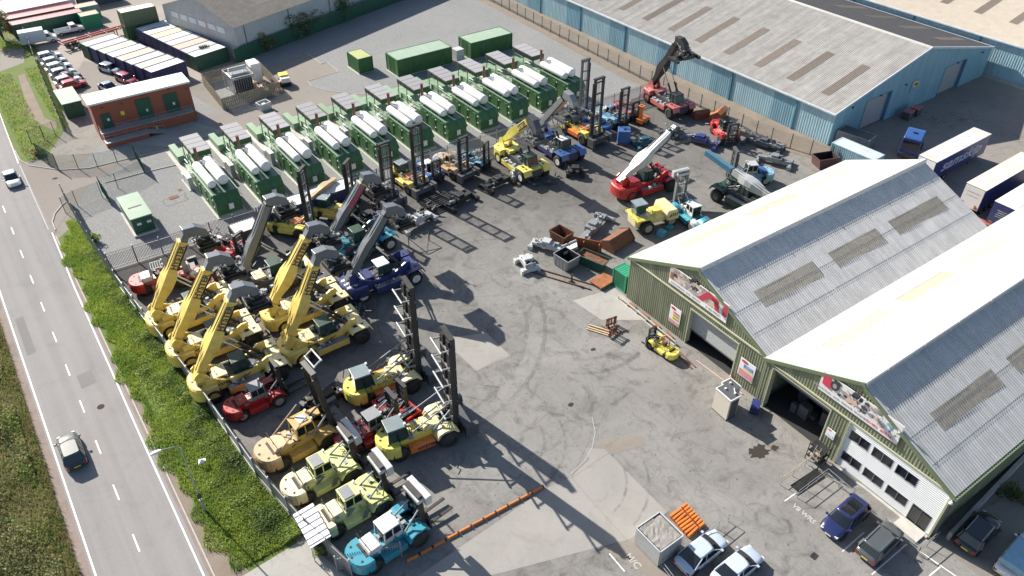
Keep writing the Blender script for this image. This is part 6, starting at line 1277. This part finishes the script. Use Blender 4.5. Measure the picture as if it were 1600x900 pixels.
mb = MB(); mb.tube((0,0,.1),(-1.0,2.6,1.2),.05,6); mb.tube((0,0,.1),(1.6,2.2,1.4),.05,6); mb.tube((-1,2.6,1.2),(1.6,2.2,1.4),.05,6); mb.tube((-1,2.6,1.2),(-1,2.6,0),.05,6); mb.tube((1.6,2.2,1.4),(1.6,2.2,0),.05,6); mb.build('frame','black steel',t)
t = thing('fluid_tank', 'dark blue steel tank beside the yellow and orange forklift with tall mast', 'tank', (73.4,72.6,0), -40)
mb = MB(); mb.bx(-.9,.9,-.9,.9,.2,2.1); mb.build('body','blue paint',t,bevel=.06); mb = MB(); mb.bx(-1,1,-1,1,0,.2); mb.tube((0,0,2.1),(0,0,2.3),.25,10); mb.build('base','dark grey paint',t)
def skip(label, loc, hd, L_, W, H, m, inner='rust', taper=.35, fill=None, name='skip', cat='skip', fz=.6):
    t = thing(name, label, cat, loc, hd)
    mb = MB(); a, b = L_/2, W/2; th = .06
    bot = [(-a+taper,-b,.1),(a-taper,-b,.1),(a-taper,b,.1),(-a+taper,b,.1)]; top = [(-a,-b,H),(a,-b,H),(a,b,H),(-a,b,H)]
    tin = [(-a+th,-b+th,H),(a-th,-b+th,H),(a-th,b-th,H),(-a+th,b-th,H)]; bin_ = [(-a+taper+th,-b+th,.16),(a-taper-th,-b+th,.16),(a-taper-th,b-th,.16),(-a+taper+th,b-th,.16)]
    vs = bot+top+tin+bin_
    mb.add(vs, [(0,1,5,4),(1,2,6,5),(2,3,7,6),(3,0,4,7),(4,5,9,8),(5,6,10,9),(6,7,11,10),(7,4,8,11),(0,3,2,1)], 0)
    mb.add(vs, [(8,9,13,12),(9,10,14,13),(10,11,15,14),(11,8,12,15),(12,13,14,15)], 1); mb.build('shell',[m,inner],t,fix=False)
    mb = MB()
    for p,q in zip(top, top[1:]+top[:1]): mb.beam(p,q,.1,.08)
    for k in range(4):
        x = -a+taper+.2+(L_-2*taper-.4)*k/3
        for s in (-1,1): mb.bx(x-.04,x+.04,s*b-.03,s*b+.03,.1,H-.05)
    mb.build('rim',m,t)
    if fill:
        g = random.Random(8); mb = MB(); n = 9
        vs = [(-a+.15+(L_-.3)*i/n, -b+.12+(W-.24)*j/n, H*fz+g.uniform(-.03,.04)) for i in range(n+1) for j in range(n+1)]
        mb.add(vs, [(i*(n+1)+j,(i+1)*(n+1)+j,(i+1)*(n+1)+j+1,i*(n+1)+j+1) for i in range(n) for j in range(n)]); mb.build('contents',fill,t,fix=False)
    return t
skip('white waste skip heaped with grey rubble beside the silver coupe', (29.95,21.3,0), 0, 2.5, 2.6, 2.1, 'light grey paint', 'gravel fill', .05, 'gravel fill', fz=.985)
skip('rusty tipping bin with open top beside the long grey spreader', (49.9,58.0,0), -82, 2.4, 1.8, 1.7, 'rust', 'rust', .4)
skip('grey open box bin with dark inside, left of the green scrap skip', (47.6,54.2,0), -84, 2.4, 2.0, 1.5, 'mid grey paint', 'soot black', .2)
skip('green and grey skip full of round scrap, beside the rusty orange plate', (50.1,52.4,0), -72, 3.6, 1.6, 1.2, 'dark green steel', 'rust', .5, 'rust', fz=.8)
skip('brown skip with a ribbed lid near the end of the warehouse fence', (91.6,51.2,0), -20, 3.2, 2.0, 1.5, 'burgundy panel', 'soot black', .3)
t = thing('loading_bucket', 'rusty brown loading bucket lying with its back up by the workshop roof corner', 'bucket', (55.2,53.9,0), 8)
mb = MB(); mb.prism([(-1.0,0),(-1.1,.5),(-.2,1.5),(1.0,.9),(1.3,0)],'x',-1.9,1.9); mb.build('shell','rust',t,bevel=.03); mb = MB(); [mb.prism([(-1.15,0),(-1.2,.55),(-.2,1.6),(1.1,.95),(1.4,0)],'x',x,x+.08) for x in (-1.98,1.9)]; mb.build('side_plate','rust',t)
t = thing('loading_bucket', 'rusty scoop bucket beside the faded red stacker', 'bucket', (90.4,70.4,0), 20)
mb = MB(); mb.prism([(-1.3,0),(-1.5,1.3),(-.8,1.6),(.6,.3),(1.2,.1),(1.2,0)],'x',-1.6,1.6); mb.build('shell','rusty orange',t)
t = thing('loading_bucket', 'dark brown scoop bucket, left of two by the faded red stacker', 'bucket', (88.6,72.0,0), -20)
mb = MB(); mb.prism([(-1.1,0),(-1.3,1.2),(-.8,1.5),(.6,.3),(1.1,.1),(1.1,0)],'x',-1.2,1.2); mb.build('shell','rust',t)
t = thing('steel_plate', 'rusty leaning steel side plate behind the green scrap skip', 'steel plate', (51.4,55.6,0), -55); mb = MB(); mb.beam((-2.2,0,.7),(2.2,0,.7),.06,1.4,0); [mb.bx(x,x+.1,-.5,0,0,1.2) for x in (-2,0,1.9)]; mb.build('plate','rusty orange',t)
t = thing('steel_plate', 'flat rusty orange steel plate on timber runners', 'steel plate', (48.9,49.2,0), 5); mb = MB(); mb.bx(-1.3,1.3,-.9,.9,.25,.4); mb.build('plate','rusty orange',t); mb = MB(); [mb.bx(-1.3,1.3,y,y+.15,0,.25) for y in (-.8,.6)]; mb.build('runner','timber',t)
t = thing('steel_chute', 'pale grey sloping steel chute between the grey bin and the green skip', 'chute', (48.9,55.6,0), -35); mb = MB(); mb.beam((-1.3,0,.2),(1.1,0,1.5),1.4,.08); mb.beam((-1.3,.7,.35),(1.1,.7,1.65),.06,.35); mb.beam((-1.3,-.7,.35),(1.1,-.7,1.65),.06,.35); mb.build('plate','light grey paint',t)
t = thing('steel_beams', 'long rusty steel beams lying on the ground beside the scrap bins', 'beams', (45.8,52.0,0), -62); mb = MB(); [mb.bx(-4.0,3.2,y,y+.12,0,.14) for y in (-.5,.4)]; mb.build('beam','rust',t)
t = thing('ground_post', 'small black jack standing at the end of the steel beams', 'jack', (*P2(893,441),0), 0); mb = MB(); mb.bx(-.25,.25,-.25,.25,0,.1); mb.tube((0,0,.1),(0,0,1.0),.09,8); mb.bx(-.15,.15,-.15,.15,.95,1.1); mb.build('jack','black steel',t)
t = thing('hose_bundle', 'turquoise covers lying on the ground by the workshop roof edge', 'covers', (*P2(1035,366),0), 10); mb = MB(); mb.prism([(-.8,0),(-.5,.6),(.1,.7),(.5,.2),(.9,0)],'y',-.5,.5); mb.prism([(1.2,0),(1.3,.4),(1.9,.5),(2.2,0)],'y',-.3,.5); mb.build('cover','teal paint',t,bevel=.05)
# fork carriages on the ground left of the workshop
def carriage(label, loc, hd, m, fk=1.4, w=1.3, group=None):
    t = thing('fork_carriage', label, 'fork carriage', loc, hd, group)
    mb = MB(); mb.bx(-.08,.08,-w/2,w/2,.2,.32); mb.bx(-.08,.08,-w/2,w/2,.95,1.07); [mb.bx(-.06,.06,y-.06,y+.06,.1,1.1) for y in (-w/2+.1,0,w/2-.1)]; mb.build('frame',m,t)
    for y in (-.35,.35): mb = MB(); mb.bx(0,.1,y-.07,y+.07,0,1.2); mb.bx(0,fk,y-.07,y+.07,0,.07); mb.build('fork',m,t)
    return t
carriage('rusty fork carriage farthest from the small forklift, on timber bearers', (44.7,43.2,0), -100, 'rust', 1.6); carriage('second rusty fork carriage, beside the timber bearers', (43.8,41.9,0), 100, 'rust', 1.8); carriage('black fork carriage standing just behind the small yellow forklift', (46.0,38.6,0), 95, 'black steel', .9, 1.5)
t = thing('timber_bearers', 'pair of pale timber bearers under the fork carriages', 'timber', (43.2,43.4,0), 118); mb = MB(); [mb.bx(-1.2,1.2,y,y+.12,0,.14) for y in (-.3,.1,.4)]; mb.build('bearer','pale timber',t)
t = thing('long_forks', 'pair of long steel forks lying on the ground by the workshop wall', 'forks', (47.3,35.2,0), -97); mb = MB(); [mb.bx(-1.5,1.6,y,y+.12,.0,.09) for y in (-.3,.15)]; mb.build('fork','rust',t)
t = thing('pipe', 'thin pale pole lying across the doorway of the workshop', 'pole', (48.0,31.3,0), -92); mb = MB(); mb.tube((-2.9,0,.05),(2.9,.35,.05),.05,6); mb.build('pole','roof salmon',t)
t = thing('wall_debris', 'low kerb rail with orange boards along the foot of the workshop wall', 'rail', (48.6,41.5,0), -92)
mb = MB(); mb.bx(-4.6,4.4,-.45,-.35,.35,.47); mb.bx(-4.6,4.4,-.6,-.5,0,.08); [mb.bx(-4.6+1.5*k,-4.5+1.5*k,-.45,-.35,0,.4) for k in range(7)]; mb.build('rail','pale concrete',t)
mb = MB(); [mb.bx(x,x+1.0,-.15,.15,.0,.2) for x in (-3.2,-1.2,.6,2.6)]; mb.build('board','rusty orange',t)
# booth beside the workshop door
t = thing('smoking_shelter', 'tall cream booth with stepped dark felt roof edged in white in front of the workshop', 'booth', (45.5,28.1,0), -4)
pl = [(-.95,-1.05),(.15,-1.05),(.15,-.35),(1.05,-.35),(1.05,.95),(.3,.95),(.3,.75) if False else (.3,.96),(.0,.96),(.0,1.15) if False else (.0,.97),(-.95,.97)]
pl = [(-1.0,-1.1),(.2,-1.1),(.2,-.3),(1.05,-.3),(1.05,1.0),(-.1,1.0),(-.1,.75),(-1.0,.75)]
mb = MB(); mb.prism(pl,'z',.08,2.55); mb.build('wall','booth cream',t)
cx_, cy_ = 0, 0
mb = MB(); mb.prism([(x*1.06,y*1.06) for x,y in pl],'z',2.55,2.68); mb.build('roof_edge','sign white',t); mb = MB(); mb.prism([(x*.95,y*.95) for x,y in pl],'z',2.68,2.70); mb.build('roof','dark grey paint',t)
mb = MB(); mb.tube((-.4,.2,2.7),(-.4,.2,2.85),.1,8); mb.tube((.5,.5,2.7),(.5,.5,2.85),.1,8); mb.tube((-.1,-.7,2.7),(-.1,-.7,2.85),.1,8); mb.tube((-.1,-.7,2.8),(.25,-.2,2.85),.04,6); mb.build('roof_vent','sign white',t)
mb = MB(); mb.bx(-.8,.1,-1.13,-1.1,.1,2.3); mb.build('door','dark grey paint',t); mb = MB(); mb.bx(-1.05,.25,-1.15,.8,0,.08); mb.build('base','dark grey paint',t)
t = thing('hand_trolley', 'dark blue trolley standing in the shadow between booth and workshop wall', 'trolley', (47.6,26.4,0), 30); mb = MB(); mb.bx(-.6,.6,-.4,.4,.25,.9); mb.build('body','navy paint',t,bevel=.03); mb = MB(); mb.tube((-.5,-.4,.15),(-.5,.4,.15),.15,10); mb.tube((.5,-.4,.15),(.5,.4,.15),.15,10); mb.tube((.6,0,.8),(1.1,0,1.1),.03,6); mb.build('handle','black steel',t)
t = thing('pallet_rack', 'black steel rack against the wall beside the white office front', 'rack', (47.2,19.3,0), -4)
mb = MB(); [mb.bx(x-.03,x+.03,y-.03,y+.03,0,2.2) for x in (-.5,.5) for y in (-.7,.7)]; [mb.bx(-.5,.5,-.7,.7,z,z+.04) for z in (.5,1.2,1.9)]; mb.build('frame','black steel',t); mb = MB(); mb.bx(-.35,.3,-.5,.1,1.24,1.5); mb.bx(-.3,.3,-.4,.5,.54,.85); mb.build('box','pale timber',t); mb = MB(); [mb.beam((-.9,y,.1),(-.4,y,2.3),.05,.05) for y in (-.35,.1)]; [mb.beam((-.9+.1*k,-.35,.3+.4*k),(-.9+.1*k,.1,.3+.4*k),.04,.04) for k in range(5)]; mb.build('ladder','galvanised steel',t)
def cone(label, p):
    t = thing('traffic_cone', label, 'traffic cone', p, 10); mb = MB(); mb.tube((0,0,.03),(0,0,.75),.17,12,r2=.03); mb.build('cone','orange plastic',t); mb = MB(); mb.tube((0,0,.35),(0,0,.5),.112,12,r2=.08); mb.build('reflective_band','sign white',t); mb = MB(); mb.bx(-.2,.2,-.2,.2,0,.04); mb.build('base','orange plastic',t)
cone('orange traffic cone at the end of the ramp handrail by the black rack', P(1272,706))
cone('faded orange cone at the corner of the half lowered shutter', P(1141,592))
# handrails
def rails(name, label, pts, h=1.0, m='galvanised steel', board=False):
    x0, y0 = pts[0][:2]; t = thing(name, label, 'handrail', (x0,y0,0), 0); mb = MB(); rail(mb, [(p[0]-x0,p[1]-y0,0) for p in pts], h, 6, .028); mb.build('rail', m, t)
    if board: mb = MB(); a = Vector((0,0,h)); b = Vector((pts[1][0]-x0,pts[1][1]-y0,h)); mb.beam(a,b,.1,.07); mb.build('board','timber',t)
    return t
rails('handrail','handrail with timber top on the left side of the dark ramp',[P2(1219,758),P2(1275,716)],1.0,board=True)
rails('handrail','galvanised handrail on the right side of the dark ramp',[P2(1245,778),P2(1290,744)])
rails('handrail','long galvanised handrail between the parked cars and the white office front',[P2(1290,744),P2(1330,778),P2(1433,866),P2(1462,842)])
t = thing('ramp_mat','dark rubber mat between the two ramp handrails','mat',(*P2(1262,752),.02),-3); mb = MB(); mb.bx(-1.6,1.6,-.5,.5,0,.06); mb.build('mat','soot black',t)
rails('handrail','grey handrail with hazard board running from the rubble skip past the orange blocks',[P2(1072,866),P2(1137,814)])
rails('handrail','galvanised handrail from the skip corner down to the bottom edge',[P2(1032,888),P2(1060,925)])
t = thing('hazard_board','dark hazard board leaning on the handrail between the orange blocks and the coupe','board',(*P2(1085,862),0),1); mb = MB(); mb.beam((-1.1,0,.35),(1.6,0,.35),.05,.45); mb.build('board','container navy',t)
# orange barrier blocks
n = 11; a = Vector((13.3,31.75)); b = Vector((26.2,31.05))
for k in range(n):
    c = a+(b-a)*(k+.5)/n; t = thing('barrier_block', 'orange kerb barrier block laid end to end across the yard entrance', 'barrier', (c.x,c.y,0), -3+RNG.uniform(-1.5,1.5), 'orange barrier blocks across the entrance')
    mb = MB(); mb.prism([(-.13,0),(-.07,.22),(.07,.22),(.13,0)],'x',-.5,.5); mb.build('block','orange plastic',t,bevel=.03); mb = MB(); mb.bx(.5,.62,-.09,.09,.08,.26); mb.build('connector','black steel',t)
for k in range(8):
    for j in range(2):
        t = thing('barrier_block', ('long' if j == 0 else 'short end')+f' orange barrier block in the stack beside the skip, {ORD[k]} from the handrail', 'barrier', (33.15+.03*k+(1.0 if j else 0), 20.5+.30*k, .0 if j == 0 else .12), 2+RNG.uniform(-4,4), 'stacked orange barrier blocks')
        mb = MB(); w_ = .62 if j == 0 else .30; mb.prism([(-.13,0),(-.10,.34),(.10,.34),(.13,0)],'x',-w_,w_); mb.build('block','orange plastic',t,bevel=.03)
# bin store with ribbed roof by the gate
t = thing('bin_store', 'small shelter with white ribbed roof outside the palisade near the bottom', 'shelter', (*P2(492,842),0), -2)
mb = MB(); corr(mb,(-.85,-2.0,2.0),(0,1,0),(1,0,.12),(0,0,1),3.6,lambda u:[(0,1.7)],.62,.06,0,.6); mb.build('roof','sign white',t,fix=False); mb = MB(); [mb.bx(x,x+.06,y,y+.06,0,2.0) for x in (-.8,.7) for y in (-1.9,1.5)]; mb.bx(.7,.76,-1.9,1.5,0,1.6); mb.build('frame','galvanised steel',t)
mb = MB(); mb.bx(-.5,.3,-1.4,-.6,0,1.1); mb.bx(-.5,.3,.1,.9,0,1.1); mb.build('wheeled_bin','dark grey paint',t)
# low walls at the yard entrance and office side
t = thing('low_wall','low concrete wall with a dark planter at the bottom edge beside the marked bays','wall',(24.9,20.9,0),-2); mb = MB(); mb.bx(-2.4,.1,-.1,.15,0,.7); mb.bx(.0,.15,-2.5,.1,0,.7); mb.build('wall','pale concrete',t); mb = MB(); mb.bx(-2.3,-.1,-2.2,-.2,0,.1); mb.build('bed','soot black',t)
t = thing('retaining_wall','dark concrete boundary wall beside the shaded car at the right','wall',(49.2,8.2,0),2); mb = MB(); mb.bx(0,45,-.15,.15,0,.9); mb.build('wall','concrete',t)
for k in range(2):
    t = thing('wheeled_bin', ('left' if k == 0 else 'right')+' of two red lidded wheeled bins against the blue warehouse gable', 'bin', (114.3+2.2*k,52.7,0), 5, 'red lidded bins')
    mb = MB(); mb.prism([(-.75,.2),(-.85,1.2),(.85,1.2),(.75,.2)],'y',-.6,.6); mb.build('body','dark grey paint',t,bevel=.04); mb = MB(); mb.bx(-.88,.88,-.62,.62,1.2,1.35); mb.build('lid','faded red paint',t,bevel=.04); mb = MB(); [mb.tube((x,-.55,.1),(x,-.4,.1),.1,8) for x in (-.6,.6)]; mb.build('castor','black steel',t)
t = thing('rubbish_heap','low dark heap of broken pallets on the shaded lorry yard','rubbish',(118.5,48.5,0),-30); g = random.Random(5); mb = MB()
for k in range(40): x, y = g.gauss(0,2.2), g.gauss(0,.7); mb.beam((x,y,g.uniform(.05,.3)),(x+g.uniform(-.9,.9),y+g.uniform(-.5,.5),g.uniform(.05,.5)),.12,.05)
mb.build('debris','timber',t)
t = thing('scrap_pile','dark scrap of steel parts along the foot of the warehouse fence','scrap',(89.6,63.5,0),-80); mb = MB(); g = random.Random(6)
for k in range(60): x, y = g.uniform(-6,6), g.gauss(0,.7); mb.beam((x,y,g.uniform(.05,.4)),(x+g.uniform(-1.2,1.2),y+g.uniform(-.5,.5),g.uniform(.05,.7)),g.uniform(.08,.3),g.uniform(.05,.25))
mb.build('debris','mid grey paint',t)
shrub('shrub','straggly dark weeds in the shade behind the black SUV','weeds',57.5,7.0,1.0,1.2,n=500,mats=('leaf dark','leaf a','leaf olive'),size=.12,seed=31)
t = thing('drain_cover','dark rectangular drain cover in the car bays','drain cover',(*P2(1272,869),.02),5); mb = MB(); mb.bx(-.3,.3,-.22,.22,0,.01); mb.build('cover','black steel',t)
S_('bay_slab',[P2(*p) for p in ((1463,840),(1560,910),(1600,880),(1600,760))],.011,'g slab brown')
